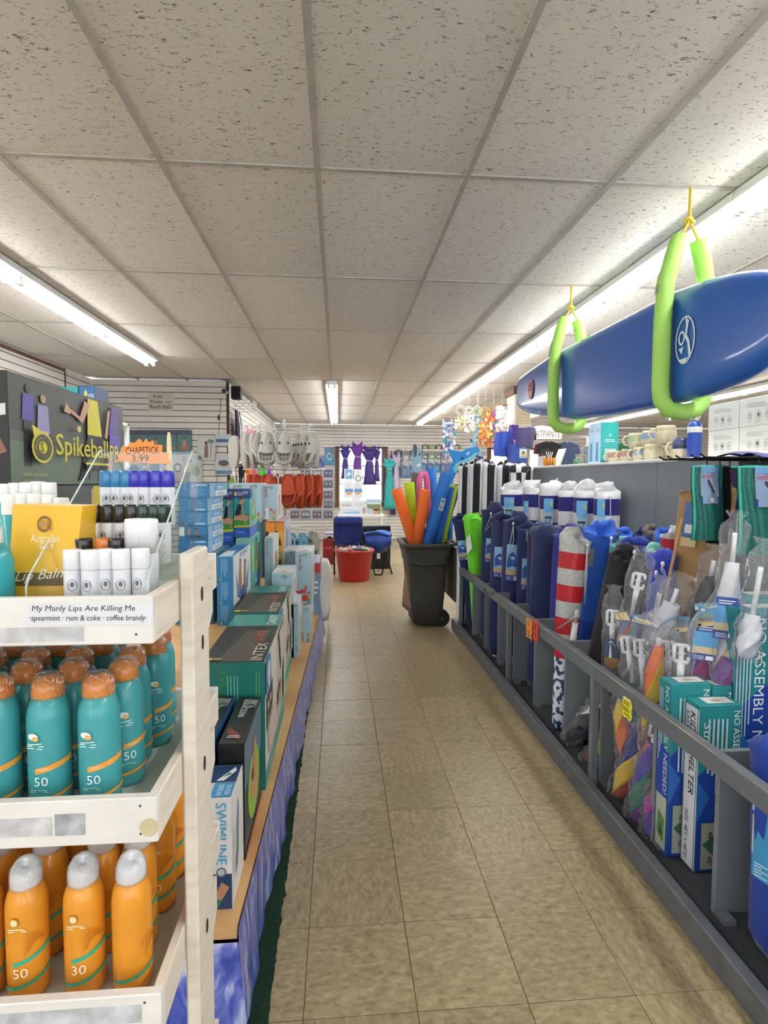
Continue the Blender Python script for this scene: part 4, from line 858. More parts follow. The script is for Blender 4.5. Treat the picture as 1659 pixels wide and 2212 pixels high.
wrapped('blue striped towel-like umbrella behind the spiral one', (1376, 1540), (1366, 1640), 1.27, 1.26, ['#2c4fa0', '#8fc0e2', '#2a3f8a'], False, .1, None, 25, .035)
wrapped('purple check rainbow umbrella standing by the divider', (1420, 1580), (1372, 1800), 1.225, 1.205, ['#4a3f9e', '#2f7a66', '#7a3f96', '#c0502e'], True, .12, None, 26, .05)
wrapped('shiny magenta and violet umbrella deepest in the bin', (1425, 1690), (1405, 1830), 1.225, 1.21, ['#a02f86', '#5a2f96', '#6a3fa6', '#8a2f66'], False, .1, None, 27, .045)
# ---------------------------------------------------------------- shelter boxes
teal = M('#2d8f93', .35, var=.12, scale=9, coat=.2); TL = '#2d8f93'
def shelter(lab, org, size, side_items, front_items, top=True):
    b = Box('shelter_box', lab, 'box', org, size, [teal], group='sun shelter cartons', bev=.002)
    w_, d_, h_ = size; BL = '#2046a5'
    b.pr('f', [('p', [(.001, .001), (w_-.001, .001), (w_-.001, h_*.62), (w_*.55, h_*.70), (.001, h_*.58)], BL), ('p', [(.001, h_*.3), (w_*.3, h_*.45), (.001, h_*.55)], '#2f6fc4'), ('p', [(w_*.4, h_*.72), (w_*.95, h_*.6), (w_*.9, h_*.8)], '#257a8a')]+front_items(w_, h_))
    b.pr('l', side_items(d_, h_))
    if top: b.pr('t', [('r', w_*.25, d_*.2, w_*.9, d_*.85, '#dcd6d0'), ('r', w_*.4, d_*.35, w_*.75, d_*.6, '#c6bdb6'), ('l', w_*.45, d_*.38, w_*.7, d_*.58, 4, '#9b918a')])
    return b
def fr_text(w_, h_):
    return [('t', 'NO ASSEMBLY NEEDED!', w_*.80, h_*.965, w_*.15, '#f0f4f6', -90, h_*.6), ('l', w_*.2, h_*.45, w_*.72, h_*.92, 5, '#bcd8e2', True), ('r', w_*.12, h_*.02, w_*.9, h_*.3, '#a9ada0'), ('p', [(w_*.15, h_*.17), (w_*.55, h_*.25), (w_*.85, h_*.12), (w_*.5, h_*.08)], '#3f6b57'), ('p', [(w_*.4, h_*.14), (w_*.6, h_*.2), (w_*.75, h_*.12)], '#2a4a42'),
            ('t', '48"', w_*.28, h_*.25, w_*.12, '#222222', -90), ('t', '45"', w_*.28, h_*.10, w_*.12, '#222222', -90)]
def sd_kid(d_, h_):
    return [('r', .002, .002, d_-.002, h_*.97, '#d8d9e0'), ('r', d_*.88, .002, d_*.92, h_*.97, '#333a66'), ('r', d_*.05, .002, d_*.09, h_*.97, '#333a66'), ('t', "KID'S SHELTER", d_*.42, h_*.94, d_*.36, '#1b1d26', -90, h_*.5, .1), ('t', 'EASY SETUP', d_*.18, h_*.93, d_*.17, '#333333', -90, h_*.26), ('t', 'SIZE: 48"L x 48"D', d_*.3, h_*.34, d_*.2, '#444a66', -90, h_*.3)]
def sd_plain(d_, h_):
    return [('p', [(.001, .001), (d_-.001, .001), (d_-.001, h_*.6), (.001, h_*.66)], '#2046a5'), ('t', 'NO ASSEMBLY NEEDED!', d_*.55, h_*.97, d_*.3, '#e6eef2', -90, h_*.62), ('l', d_*.1, h_*.5, d_*.45, h_*.95, 3, '#bcd8e2', True), ('r', d_*.1, h_*.02, d_*.92, h_*.33, '#b3b7a6'), ('p', [(d_*.2, h_*.1), (d_*.3, h_*.24), (d_*.8, h_*.2), (d_*.75, h_*.06)], '#5b8a4c'), ('p', [(d_*.4, h_*.1), (d_*.5, h_*.17), (d_*.7, h_*.1)], '#2f4a36')]
def fr_surf(w_, h_): return [('t', 'Surf', w_*.10, h_*.90, w_*.16, '#dff2ee', -90, h_*.17, .2)]+fr_text(w_, h_)
shelter("teal kid's shelter carton with white side strip, front of the bin", (1.245, 1.80, .047), (.155, .082, .60), sd_kid, fr_surf)
shelter('teal shelter carton with green tent picture, behind the white-strip one', (1.195, 1.887, .047), (.15, .078, .645), sd_plain, fr_text)
shelter('short teal shelter carton between the other shelter cartons', (1.35, 1.887, .047), (.075, .078, .63), sd_plain, fr_text)
def sd_tall(d_, h_): return [('p', [(.001, .001), (d_-.001, .001), (d_-.001, h_*.7), (.001, h_*.75)], '#1d3f92')]
def fr_tall(w_, h_):
    return [('t', 'NO ASSEMBLY NEEDED!', w_*.33, h_*.96, w_*.17, '#eef4f6', -90, h_*.72), ('l', w_*.03, h_*.45, w_*.3, h_*.93, 5, '#bcd8e2', True), ('t', 'SUN SHELTER', w_*.62, h_*.9, w_*.2, '#eef4f6', -90, h_*.5)][:2]
shelter('tall teal and blue shelter carton with vertical white slogan', (1.43, 1.888, .047), (.235, .078, .915), sd_tall, fr_tall)
shelter('tall teal shelter carton behind the slogan one', (1.52, 1.992, .047), (.2, .078, .94), sd_tall, fr_tall)
# blue chair bag at the near end
t, fr = sleeve('chair_bag', 'royal blue folding chair bag with a printed chair picture, nearest', 'bag', (1.292, 1.47, .047), (1.30, 1.48, .66), .082, .095, [cloth('#1d3f9e')], seed=41, wr=.05, rings=16, panel=(-.085, .05, .38, .80, ['#3f9ad0', ('p', [(0, .25), (1, .3), (1, .62), (0, .7)], '#d8c9a2'), ('r', 0, .82, 1, 1, '#2456a8'), ('p', [(.0, .75), (1, .7), (1, .78), (0, .86)], '#bfe0ee'), ('p', [(.45, .42), (.9, .42), (.88, .74), (.5, .78)], '#2a3f86'), ('p', [(.4, .3), (.43, .3), (.8, .62), (.77, .62)], '#1c1c22'), ('p', [(.8, .3), (.83, .3), (.48, .62), (.45, .62)], '#1c1c22'), ('p', [(.36, .44), (.4, .44), (.42, .80), (.39, .80)], '#1c1c22'), ('l', .1, .03, .6, .2, 5, '#cfe4f0')]))
sleeve('chair_bag', 'royal blue chair bag outside the near end of the frame', 'bag', (1.36, 1.1, .047), (1.36, 1.1, .66), .08, .09, [cloth('#1d3f9e')], seed=42)
# ---------------------------------------------------------------- notes stapled to the rail
def star_note(lab, c, ru, rv, col, n, seed, items, tilt=0):
    t = thing('price_note', c, lab, 'note', 'star-shaped price notes on the rail'); rr = random.Random(seed); pts = []
    for k in range(n*2):
        a = 2*math.pi*k/(n*2)+tilt; q = (1 if k % 2 else .8)*rr.uniform(.92, 1.05); m_ = max(abs(math.cos(a)), abs(math.sin(a)))
        pts.append((ru*math.cos(a)*q/m_*.9, rv*math.sin(a)*q/m_*.9))
    f_ = lambda u, v, h=0: Vector((c[0]-h, c[1]-u, c[2]+v))
    pl = MB().prism(pts, lambda u, v: f_(u, v, .0), (-.0012, 0, 0)).build('paper', M(col, .6), t)
    decal(pl, lambda u, v, h=0: f_(u, v, .0014+h), items, 'handwriting', step=.0002)
    return t
q = P(1143, 1358, x=1.122); star_note('orange star note hung on the rail', q, .062, .072, '#f2993a', 9, 1, [('l', -.035, .02, .03, .05, 3, '#6d3a1c'), ('l', -.03, -.04, .03, .0, 3, '#6d3a1c'), ('p', [(.0, -.05), (.012, -.035), (-.012, -.035)], '#3a2418')], .2)
q = P(1157, 1362, x=1.1195); star_note('red star note overlapping the orange one', q, .05, .075, '#e2492c', 9, 2, [('l', -.03, .01, .02, .045, 3, '#5d1f14'), ('p', [(.005, -.03), (.02, -.02), (.005, -.01)], '#3a1410')], .1)
q = P(1355, 1530, x=1.122); star_note('bright yellow handwritten note on the rail', q, .043, .05, '#ece32a', 8, 3, [('l', -.03, .012, .03, .03, 2, '#333018'), ('l', -.03, -.012, .03, .006, 2, '#333018'), ('l', -.02, -.03, .03, -.018, 2, '#333018'), ('r', -.03, .034, .03, .04, '#ece6d0')], .0)
# ---------------------------------------------------------------- mesh bags hanging by the counter
M_mesh = bpy.data.materials.new('mesh_fabric'); M_mesh.use_nodes = True
def _mm():
    nt = M_mesh.node_tree; b = nt.nodes['Principled BSDF']; b.inputs['Roughness'].default_value = .6
    tc = nt.nodes.new('ShaderNodeTexCoord'); v = nt.nodes.new('ShaderNodeTexVoronoi'); v.inputs['Scale'].default_value = 170; v.inputs['Randomness'].default_value = .15
    rp = nt.nodes.new('ShaderNodeValToRGB'); e = rp.color_ramp.elements; e[0].position = .3; e[0].color = lin('#0b2a2a'); e[1].position = .55; e[1].color = lin('#1f7f74')
    nt.links.new(tc.outputs['Object'], v.inputs['Vector']); nt.links.new(v.outputs['Distance'], rp.inputs[0]); nt.links.new(rp.outputs[0], b.inputs['Base Color'])
_mm()
def mesh_bag(lab, x0, y0, ztop, w_, h_, th, dark=False, cardw=None, mat=None, skew=0):
    """flat folded bag hanging with its broad side towards the aisle end (-y)"""
    t = thing('mesh_bag', (x0+w_/2, y0, ztop-h_), lab, 'bag', 'mesh chair bags on hooks'); rr = random.Random(int(x0*999))
    ph = rr.uniform(0, 6)
    f_ = lambda s_: (lambda u, v: Vector((x0+w_*u+.008*math.sin(5*v+ph)+skew*(1-v), y0+s_*th/2*(.35+.65*math.sin(math.pi*min(max(u, .02), .98))**.5)*(.5+.5*min(1, 3*(1-v)+.3))+.006*math.sin(7*u+3*v+ph), ztop-h_*(1-v))))
    b = MB(); b.grid(8, 10, f_(-1)); b.grid(8, 10, f_(1)); b.build('pouch', mat or (M('#16191c', .8) if dark else M_mesh), t)
    MB().tube([f_(-1)(0, v) for v in (0, .25, .5, .75, 1)]+[f_(-1)(u, 1) for u in (.3, .6, 1)], .006, 6).build('binding', M('#3fb59f' if not dark else '#2a2a33', .6), t)
    MB().tube([f_(0)(.5, 1), f_(0)(.5, 1)+Vector((0, 0, .02)), f_(0)(.52, 1)+Vector((0, .02, .03))], .003, 5).build('hang_loop', M('#22252a', .6), t)
    if cardw:
        a, w2, hh = cardw; g = lambda u, v, h=0: f_(-1)(a+w2*u, 1-hh*(1-v))+Vector((0, -.004-h, 0))
        cd = MB(); cd.grid(4, 4, lambda u, v: g(u, v)); c_ = cd.build('header_card', M('#8fa4c4', .35, coat=.3), t)
        decal(c_, lambda u, v, h=0: g(u, v, .002+h), [('r', 0, 0, 1, .2, '#2b4aa6'), ('r', .38, .04, .62, .16, '#e6e8ee'), ('r', .0, .82, 1, 1, '#6fa0cc'), ('p', [(.25, .65), (.4, .72), (.78, .3), (.66, .25)], '#4a4550'), ('l', .05, .68, .8, .8, 2, '#c2465a'), ('p', [(.0, .2), (.5, .75), (1, .2)], '#b9b6c2')][::-1][:1]+[('r', 0, 0, 1, .2, '#2b4aa6'), ('r', .38, .04, .62, .16, '#e6e8ee'), ('r', 0, .84, 1, 1, '#6fa0cc'), ('p', [(.3, .62), (.42, .66), (.72, .32), (.62, .28)], '#4a4550'), ('l', .05, .70, .8, .80, 2, '#c2465a')], step=.0003)
    return t
def H(px, y): return P(px, 1010, y=y).x
z0 = P(1530, 1008, y=2.25).z
y = 2.24; xa, xb = H(1500, y), H(1562, y); mesh_bag('teal mesh bag with a header card, left bunch, in front', xa, y, z0, xb-xa, .31, .03, cardw=(.18, .66, .50))
y = 2.30; xa, xb = H(1535, y), H(1578, y); mesh_bag('black mesh bag directly behind the left teal one', xa, y, z0, xb-xa, .33, .03, dark=True)
y = 2.36; xa, xb = H(1555, y), H(1600, y); mesh_bag('purple-black bag between the two mesh bunches', xa, y, z0, xb-xa, .27, .03, mat=M('#3a2a55', .8))
y = 2.08; xa, xb = H(1600, y), H(1690, y); mesh_bag('teal mesh bag with a header card, right bunch, in front', xa, y, z0-.005, xb-xa, .345, .035, cardw=(.28, .7, .45))
y = 2.14; xa, xb = H(1598, y), H(1640, y); mesh_bag('dark green mesh bag behind the right teal one', xa, y, z0, xb-xa, .34, .03, mat=M('#12403c', .8))
t = thing('hook_rail', (1.66, 2.3, z0), 'black wire rail holding the mesh bags off the counter', 'rail')
b = MB()
for yy in (2.24, 2.30, 2.36, 2.08, 2.14): b.tube([(1.83, yy, z0+.03), (1.6, yy, z0+.032), (1.42, yy, z0+.032), (1.40, yy, z0+.045)], .004, 6)
b.build('wire_hook', M('#1e1f22', .4, metal=.5), t)
MB().box((1.812, 2.03, z0+.01), (1.82, 2.42, z0+.05)).build('back_plate', M('#26282b', .4, metal=.4), t)
t = thing('folded_cloth', (1.6, 2.15, z0+.04), 'purple fabric pouch lying across the top of the mesh bags', 'pouch')
b = MB(); o_ = P(1558, 1008, y=2.2); e_ = P(1662, 992, y=2.1)
b.grid(12, 6, lambda u, v: Vector((o_.x+(e_.x-o_.x)*u*1.2, 2.08+.2*v+.02*math.sin(u*4), z0+.042+.022*math.sin(math.pi*u)*math.sin(math.pi*v)+.01*math.sin(6*u+4*v))))
b.grid(12, 6, lambda u, v: Vector((o_.x+(e_.x-o_.x)*u*1.2, 2.08+.2*v+.02*math.sin(u*4), z0+.036)))
b.build('fabric', cloth('#3a3a8a'), t)
# ================================================================ white sunscreen rack in the left foreground
M_pine = ramp_mat('white_stained_pine', [(.2, '#cfc3b2'), (.5, '#ddd3c4'), (.8, '#e5ddd0')], scale=5, stretch=(1.5, 1.5, 14), rough=.55, detail=5)
M_lip = ramp_mat('scuffed_white_paint', [(.2, '#c3bfbb'), (.42, '#dcd8d3'), (.7, '#e6e2dc')], scale=4, stretch=(3, 1, 5), rough=.5, detail=7)
XT0, XT1, YT0, YT1 = -.80, -.2195, .68, 1.03
TR = [(1.228, 1.285), (.982, 1.039), (.730, .787)]
rk = thing('display_rack', (-.45, .85, 0), 'white wooden tray rack holding lip balm and sunscreen', 'display rack')
for (z0, z1) in TR:
    tr = MB().box((XT0, YT0+.012, z0+.004), (XT1-.012, YT1, z0+.016)).build('tray', M('#cfd6d2', .5), rk)
    MB().box((XT0, YT0, z0), (XT1, YT0+.013, z1), bev=.0015).build('front_lip', M_lip, tr)
    MB().box((XT0, YT1-.012, z0), (XT1, YT1, z1+.006), bev=.0015).build('back_lip', M_lip, tr)
    MB().box((XT1-.013, YT0+.013, z0), (XT1, YT1-.012, z1), bev=.0015).build('side_lip', M_pine, tr)
    MB().box((XT0, YT0+.013, z0), (XT0+.013, YT1-.012, z1), bev=.0015).build('side_lip', M_pine, tr)
    for zz in (z0+.012, z1-.01): MB().cyl((XT1-.02, YT0-.0006, zz), (XT1-.02, YT0+.002, zz), .0016, n=6).build('nail', M('#4a4642', .4), tr)
for x0, x1 in ((-.2190, -.2000), (-.82, -.801)):
    po = MB().box((x0, .788, 0), (x1, .880, 1.322), bev=.003).build('upright', M_pine, rk)
    for z in (1.256, 1.184, 1.0, .745, .52):
        MB().tube([(x1+.0006, .838, z+.009*math.cos(a)) for a in (0,)]+[(x1+.0006, .838, z)], .001, 4)
        MB().prism([(.006*math.cos(a*math.pi/6), .011*math.sin(a*math.pi/6)) for a in range(12)], lambda u, v: (x1+.0004, .836+u, z+v), (.0006, 0, 0)).build('bolt_hole', M('#3a2a1e', .8), po)
    for zt in (1.268, 1.022, .77, .52):
        MB().prism([(0, 0), (.03, 0), (.03, -.055), (.0, -.075)], lambda u, v: ((x0+x1)/2-.009, .880+u, zt+v), (.018, 0, 0)).build('cleat', M_pine, rk)
# paper strip on the upper lip
def strip_note(lab, pxs, y, lines, col, name='paper_strip', th=.0008):
    q = [P(*p, y=y) for p in pxs]; t = thing(name, (q[0]+q[1])/2, lab, 'sign')
    f_ = lambda u, v, h=0: q[0].lerp(q[1], u).lerp(q[3].lerp(q[2], u), v)+Vector((0, -h, 0))
    c_ = MB().add([f_(0, 0, -.0), f_(1, 0), f_(1, 1), f_(0, 1), f_(0, 0, th), f_(1, 0, th), f_(1, 1, th), f_(0, 1, th)], [(0, 3, 2, 1)][::-1]+[(4, 5, 6, 7), (0, 1, 5, 4), (1, 2, 6, 5), (2, 3, 7, 6), (3, 0, 4, 7)]).build('paper', M(col, .7, var=.03), t)
    decal(c_, lambda u, v, h=0: f_(u, v, th+h), lines, 'handwriting', step=.0002); return t
strip_note('handwritten paper strip listing lip balm flavours on the top tray', [(55, 1350), (327, 1349), (331, 1302), (61, 1303)], .6798, [('t', 'My Manly Lips Are Killing Me', .04, .56, .34, '#1d1d20', 0, .82), ('t', '\u00b7spearmint \u00b7 rum & coke \u00b7 coffee brandy\u00b7', .03, .12, .34, '#1d1d20', 0, .93)], '#dcdce2')
t = thing('tape_remnant', P(85, 1800, y=.679), 'grey peeled label remnant on the middle tray lip', 'label')
q0 = P(120, 1805, y=.6795); MB().box((q0.x, .6785, q0.z), (q0.x+.034, .6797, q0.z+.026)).build('paper', M('#a5a8ab', .7, var=.35, scale=40), t)
t = thing('tape_remnant', P(10, 1800, y=.679), 'faint smudged label remnant beside the grey one', 'label')
q0 = P(-60, 1812, y=.6795); MB().box((q0.x, .6789, q0.z), (q0.x+.09, .6797, q0.z+.022)).build('paper', M('#c4c3c4', .7, var=.2, scale=40), t)
t = thing('tape_remnant', P(150, 1380, y=.679), 'grey torn label remnant under the handwritten strip', 'label')
q0 = P(-60, 1390, y=.6795); q1 = P(180, 1350, y=.6795); MB().box((q0.x, .6793, q0.z), (q1.x, .6799, q1.z-.002)).build('paper', M('#cbccce', .7, var=.25, scale=25), t)
t = thing('tape_remnant', P(150, 2190, y=.679), 'grey torn label remnant on the lowest tray lip', 'label')
q0 = P(-60, 2235, y=.6795); q1 = P(305, 2170, y=.6795); MB().box((q0.x, .6792, q0.z), (q1.x, .6799, q1.z)).build('paper', M('#c2c4c8', .7, var=.3, scale=25), t)
t = thing('round_sticker', P(322, 1790, y=.679), 'round beige sticker at the corner of the middle tray', 'sticker')
q0 = P(322, 1788, y=.6795); MB().prism([(.0115*math.cos(k*.4488), .0115*math.sin(k*.4488)) for k in range(14)], lambda u, v: (q0.x+u, .6799, q0.z+v), (0, -.0008, 0)).build('disc', M('#c9bb97', .6, var=.1), t)
# ---------------------------------------------------------------- sunscreen bottles
def spray_bottle(kind):
    r_ = .0252; root = empty('sunscreen_bottle', Vector((0, 0, 0))); root['category'] = 'bottle'
    if kind == 'teal': body, band = '#4fb0b4', '#f0a03c'
    else: body, band = '#f2a93a', '#35b796'
    bm_ = M('#43a0a4', .35, var=.05, coat=.3) if kind == 'teal' else M('#e89a2c', .33, var=.06, scale=14, coat=.3)
    bo = MB().lathe((0, 0, 0), [(.0225, 0), (r_-.0006, .003), (r_, .008), (r_, .118), (.0246, .127), (.0226, .136), (.0196, .143), (.0168, .147), (.0160, .149)], 22).build('can', bm_, root)
    cap = M('#dd8526', .3, var=.1, scale=60, coat=.5) if kind == 'teal' else M('#e3e4e6', .25, var=.03, coat=.5)
    # slanted spray head
    n = 18; v = []
    CP = ((.0185, .147, 0), (.0192, .150, 0), (.0190, .160, 0), (.0172, .167, .004), (.0140, .171, .008), (.0075, .1725, .010), (.002, .171, .010))
    if kind == 'teal': CP = ((.0188, .147, 0), (.0202, .1490, 0), (.0194, .1525, 0), (.0200, .1550, 0), (.0190, .1585, .001), (.0192, .1615, .001), (.0170, .1665, .002), (.0128, .1682, .002), (.0120, .1698, .002), (.003, .1702, .002))
    NC = len(CP)-1
    for (rr, z, sl) in CP:
        for j in range(n):
            a = 2*math.pi*j/n; v.append((rr*math.cos(a), rr*math.sin(a), z+sl*math.sin(a)*.5+sl*.3))
    b = MB(); b.v = v; b.f = [(i*n+j, i*n+(j+1) % n, (i+1)*n+(j+1) % n, (i+1)*n+j) for i in range(NC) for j in range(n)]+[tuple(range(n))[::-1], tuple(range(NC*n, (NC+1)*n))]
    b.mi = [0]*len(b.f); b.sm = [True]*(NC*n)+[False]*2
    b.build('spray_cap', cap, root)
    MB().lathe((0, 0, 0), [(.0198, .1455), (.0202, .147), (.0195, .166), (.017, .171), (.012, .176)], 16).build('shrink_film', FILM, root)
    def f_(u, vv, h=0): a = u/r_; return Vector((math.sin(a)*(r_+h), -math.cos(a)*(r_+h), vv))
    def slant(u0, u1, v0, slope, th, c): return [('p', [(u0+(u1-u0)*k/12, v0+slope*(u0+(u1-u0)*k/12)), (u0+(u1-u0)*(k+1)/12, v0+slope*(u0+(u1-u0)*(k+1)/12)), (u0+(u1-u0)*(k+1)/12, v0+th+slope*(u0+(u1-u0)*(k+1)/12)), (u0+(u1-u0)*k/12, v0+th+slope*(u0+(u1-u0)*k/12))], c) for k in range(12)]
    L = []
    if kind == 'teal':
        L += slant(-.012, .034, .043, .22, .0075, band)+slant(-.03, .036, .006, .2, .004, band)
        L += [('t', '50', -.012, .026, .0115, '#e6eeea')]
        L += [('l', -.018, .017, .006, .022, 2, '#a7d6d4'), ('l', -.022, .073, .002, .079, 2, '#cfe6e4'), ('l', -.008, .0455, .008, .0495, 3, '#f7d9a8')]
        L += slant(-.02, -.002, .081, .1, .0012, '#dcecea')
        L += [('e', -.012, .09, .0062, .0042, '#e8ecec'), ('e', -.009, .0872, .004, .0028, '#efa64a')]
    else:
        L += slant(-.014, .036, .041, .3, .0055, band)+slant(-.032, .036, .010, .25, .0045, band)
        num = '50' if kind == 'o50' else '30'
        if kind != 'back':
            L += [('t', num, -.013, .0235, .0125, '#fbe9cf'), ('e', -.010, .098, .0055, .006, '#b9842e'), ('e', -.010, .098, .0042, .0047, '#f1d9a8'), ('l', -.018, .084, .006, .09, 2, '#fbe3bd')]
        for k in range(9):
            a = .5+.12*k; L.append(('p', [(.0, .052), (.0+.03*math.cos(a), .052+.03*math.sin(a)), (.0+.029*math.cos(a+.06), .052+.029*math.sin(a+.06))], '#e2942c'))
        if kind == 'back':
            L = slant(-.032, .036, .010, .25, .0045, band)
            for k in range(11):
                a = .1+.17*k; L.append(('p', [(.012, .032), (.012+.032*math.cos(a), .032+.034*math.sin(a)), (.012+.03*math.cos(a+.08), .032+.032*math.sin(a+.08))], '#e2942c'))
    decal(bo, lambda u, vv, h=0: f_(u, vv+.0138, h), L, step=.00006, rough=.35, lift=.0004)
    return root
def put(root, first, loc, rz, lab, grp):
    if first: o = root; o.location = loc; o.rotation_euler = (0, 0, rz)
    else: o = copy_tree(root, loc, rz)
    o['label'] = lab; o['group'] = grp; o['w'] = tuple(loc); return o
pt = spray_bottle('teal'); first = True; rr = random.Random(4)
COLN = ['by the right side lip', 'second from the right', 'third from the right', 'fourth from the right', 'fifth from the right']; ROWN = ['front row', 'second row', 'third row', 'fourth row', 'back row']
for r_ in range(5):
    for c_ in range(5):
        xx = -.3105-.0625*c_-(.006*r_ if r_ else 0)+(.012 if (r_ % 2 and c_) else 0); yy = .742+.0585*r_
        if c_ == 0 and r_ in (1, 2, 3, 4): xx = [-.3105, -.3000, -.309, -.296, -.306][r_]
        put(pt, first, Vector((xx, yy, .999)), (.30+rr.uniform(-.1, .15)) if not (c_ == 0 and r_ in (1, 3)) else .75, 'teal sunscreen bottle with orange cap, %s, %s' % (ROWN[r_], COLN[c_]), 'teal sunscreen bottles'); first = False
p5, p3, pb = spray_bottle('o50'), spray_bottle('o30'), spray_bottle('back'); used = {}
spots = [(.745, 60, p5, 'SPF 50, front row, left of the SPF 30 bottle'), (.745, 183, p3, 'SPF 30, middle of the front row'), (.745, 286, pb, 'palm frond side, right end of the front row'), (.745, -40, p5, 'SPF 50, front row, at the frame edge'),
         (.812, 0, p5, 'second row, at the frame edge'), (.815, 110, p5, 'second row, behind the front-left one'), (.812, 226, p3, 'second row, behind the middle one'), (.815, 302, p3, 'second row, behind the rightmost front one'),
         (.885, 346, p3, 'third row, by the side lip'), (.89, 255, p5, 'third row, second from the side lip'), (.885, 165, p5, 'third row, third from the side lip'), (.89, 60, p5, 'third row, fourth from the side lip'),
         (.955, 372, p3, 'back row, by the side lip'), (.96, 300, p5, 'back row, second from the side lip'), (.96, 215, p5, 'back row, third from the side lip')]
for yy, px, pr_, lab in spots:
    xx = P(px, 1990, y=yy).x; xx = min(xx, XT1-.013-.027)
    put(pr_, pr_ not in used, Vector((xx, yy, .747)), (.30 if pr_ is not pb else .5), 'orange sunscreen bottle with white cap, '+lab, 'orange sunscreen bottles'); used[pr_] = 1
# ---------------------------------------------------------------- lip balm display on the top tray
ZT = 1.245
ds = thing('acrylic_stand', (-.30, .85, ZT), 'clear acrylic stepped stand holding lip balm sticks', 'display stand')
xa, xb, ya, yb = -.388, -.242, .725, .985
b = MB()
for xx in (xa, xb):
    prof = [(ya, ZT), (ya, ZT+.045), (ya+.01, ZT+.06), (yb-.03, ZT+.225), (yb, ZT+.225), (yb, ZT)]
    MB().prism(prof, lambda u, v: (xx, u, v), (.003, 0, 0)).build('side_panel', ACRYLIC, ds)
    MB().tube([(xx+.0015, u, v) for u, v in prof[:5]], .0013, 5).build('edge_gleam', M('#c3d2d0', .15, coat=.5), ds)  # pale tubes paint in the bright gleam along the clear edges
MB().box((xa+.003, yb-.003, ZT), (xb, yb, ZT+.225)).build('back_panel', ACRYLIC, ds)
MB().box((xa+.003, ya, ZT), (xb, ya+.003, ZT+.04)).build('front_panel', ACRYLIC, ds)
steps = [(ya+.003, .80, ZT+.003), (.80, .88, ZT+.055), (.88, yb-.004, ZT+.105)]
for (y0, y1, z) in steps: MB().box((xa+.004, y0, z-.002), (xb-.001, y1, z)).build('step', ACRYLIC, ds)
for (y, z) in ((.80, ZT+.055), (.88, ZT+.105)): MB().box((xa+.004, y, ZT), (xb-.001, y+.002, z)).build('riser', ACRYLIC, ds)
def stick(capcol):
    root = empty('lip_balm', Vector((0, 0, 0))); root['category'] = 'lip balm'
    tb = MB().lathe((0, 0, 0), [(.0105, 0), (.0112, .001), (.0112, .060), (.0106, .061)], 14).build('barrel', M('#dcdce0', .3, coat=.3), root)
    MB().lathe((0, 0, 0), [(.0112, .0612), (.0117, .062), (.0115, .084), (.0108, .0865), (.004, .087)], 14).build('cap', M(capcol, .25, var=.02, coat=.5), root)
    f_ = lambda u, v, h=0: Vector((math.sin(u/.0112)*(.0112+h), -math.cos(u/.0112)*(.0112+h), v))
    L = [('e', 0, .042, .006, .0075, '#7b7f86'), ('e', 0, .042, .0045, .006, '#d4d5da'), ('e', 0, .043, .0025, .0035, '#6a6d75'), ('l', -.006, .012, .007, .03, 4, '#74777f'), ('l', -.007, .004, .003, .009, 2, '#a9abb1')]
    decal(tb, f_, L, step=.00006); return root
capW, capB, capV, capK, capG, capO = stick('#e8e8ea'), stick('#2f7fb4'), stick('#3a37b8'), stick('#26211f'), stick('#1f3a2c'), stick('#d9772c'); used = set()
def putstick(pr_, px, y, z, lab, py=1200):
    x = P(px, py, y=y).x; x = min(max(x, xa+.016), xb-.014)
    put(pr_, pr_ not in used, Vector((x, y, z)), rnd.uniform(-.5, .5), lab, 'lip balm sticks in the stand'); used.add(pr_)
for k, px in enumerate((158, 196, 228, 263, 313)): putstick(capW, px, (.742, .737, .745, .742, .748)[k], ZT+.003, 'white-capped lip balm, %s from the left in the front row' % ORD[k], 1240)
for k, (px, c_) in enumerate(((205, capK), (233, capK), (259, capK), (285, capK), (310, capG), (333, capG), (354, capG))): putstick(c_, px, .845, ZT+.055, '%s-capped lip balm, %s from the left in the middle row' % ('black' if c_ is capK else 'dark green', ORD[k]), 1130)
for k, (px, c_) in enumerate(((232, capB), (252, capB), (274, capB), (292, capV), (312, capV), (338, capV), (362, capV))): putstick(c_, px, .935, ZT+.105, '%s-capped lip balm, %s from the left in the rear row' % ('blue' if c_ is capB else 'violet', ORD[k]), 1060)
for k, (px, c_) in enumerate(((182, capK), (226, capO), (253, capK))): putstick(c_, px, .79, ZT+.012, '%s-capped lip balm, %s from the left behind the front row' % ('dark brown' if c_ is capK else 'orange', ORD[k]), 1210)
for px, lab in ((296, 'large white lip balm jar-tube standing before the middle row'), (337, 'large white lip balm tube at the right of the stand')):
    q = P(px, 1150, y=.79); t = thing('lip_balm', (min(q.x, xb-.02), .79, ZT+.003), lab, 'lip balm'); c = wpos(t)
    tb = MB().lathe(c, [(.015, 0), (.0157, .001), (.0157, .075), (.015, .076)], 16).build('barrel', M('#dadade', .3, coat=.3), t)
    MB().lathe(c, [(.0162, .076), (.0162, .118), (.0150, .122), (.004, .123)], 16).build('cap', M('#e8e8ea', .25, coat=.5), t)
    decal(tb, lambda u, v, h=0: c+Vector((math.sin(u/.0157)*(.0157+h), -math.cos(u/.0157)*(.0157+h), v)), [('e', 0, .05, .008, .01, '#8a8d94'), ('l', -.008, .01, .009, .034, 4, '#8a8d94')], step=.0001)
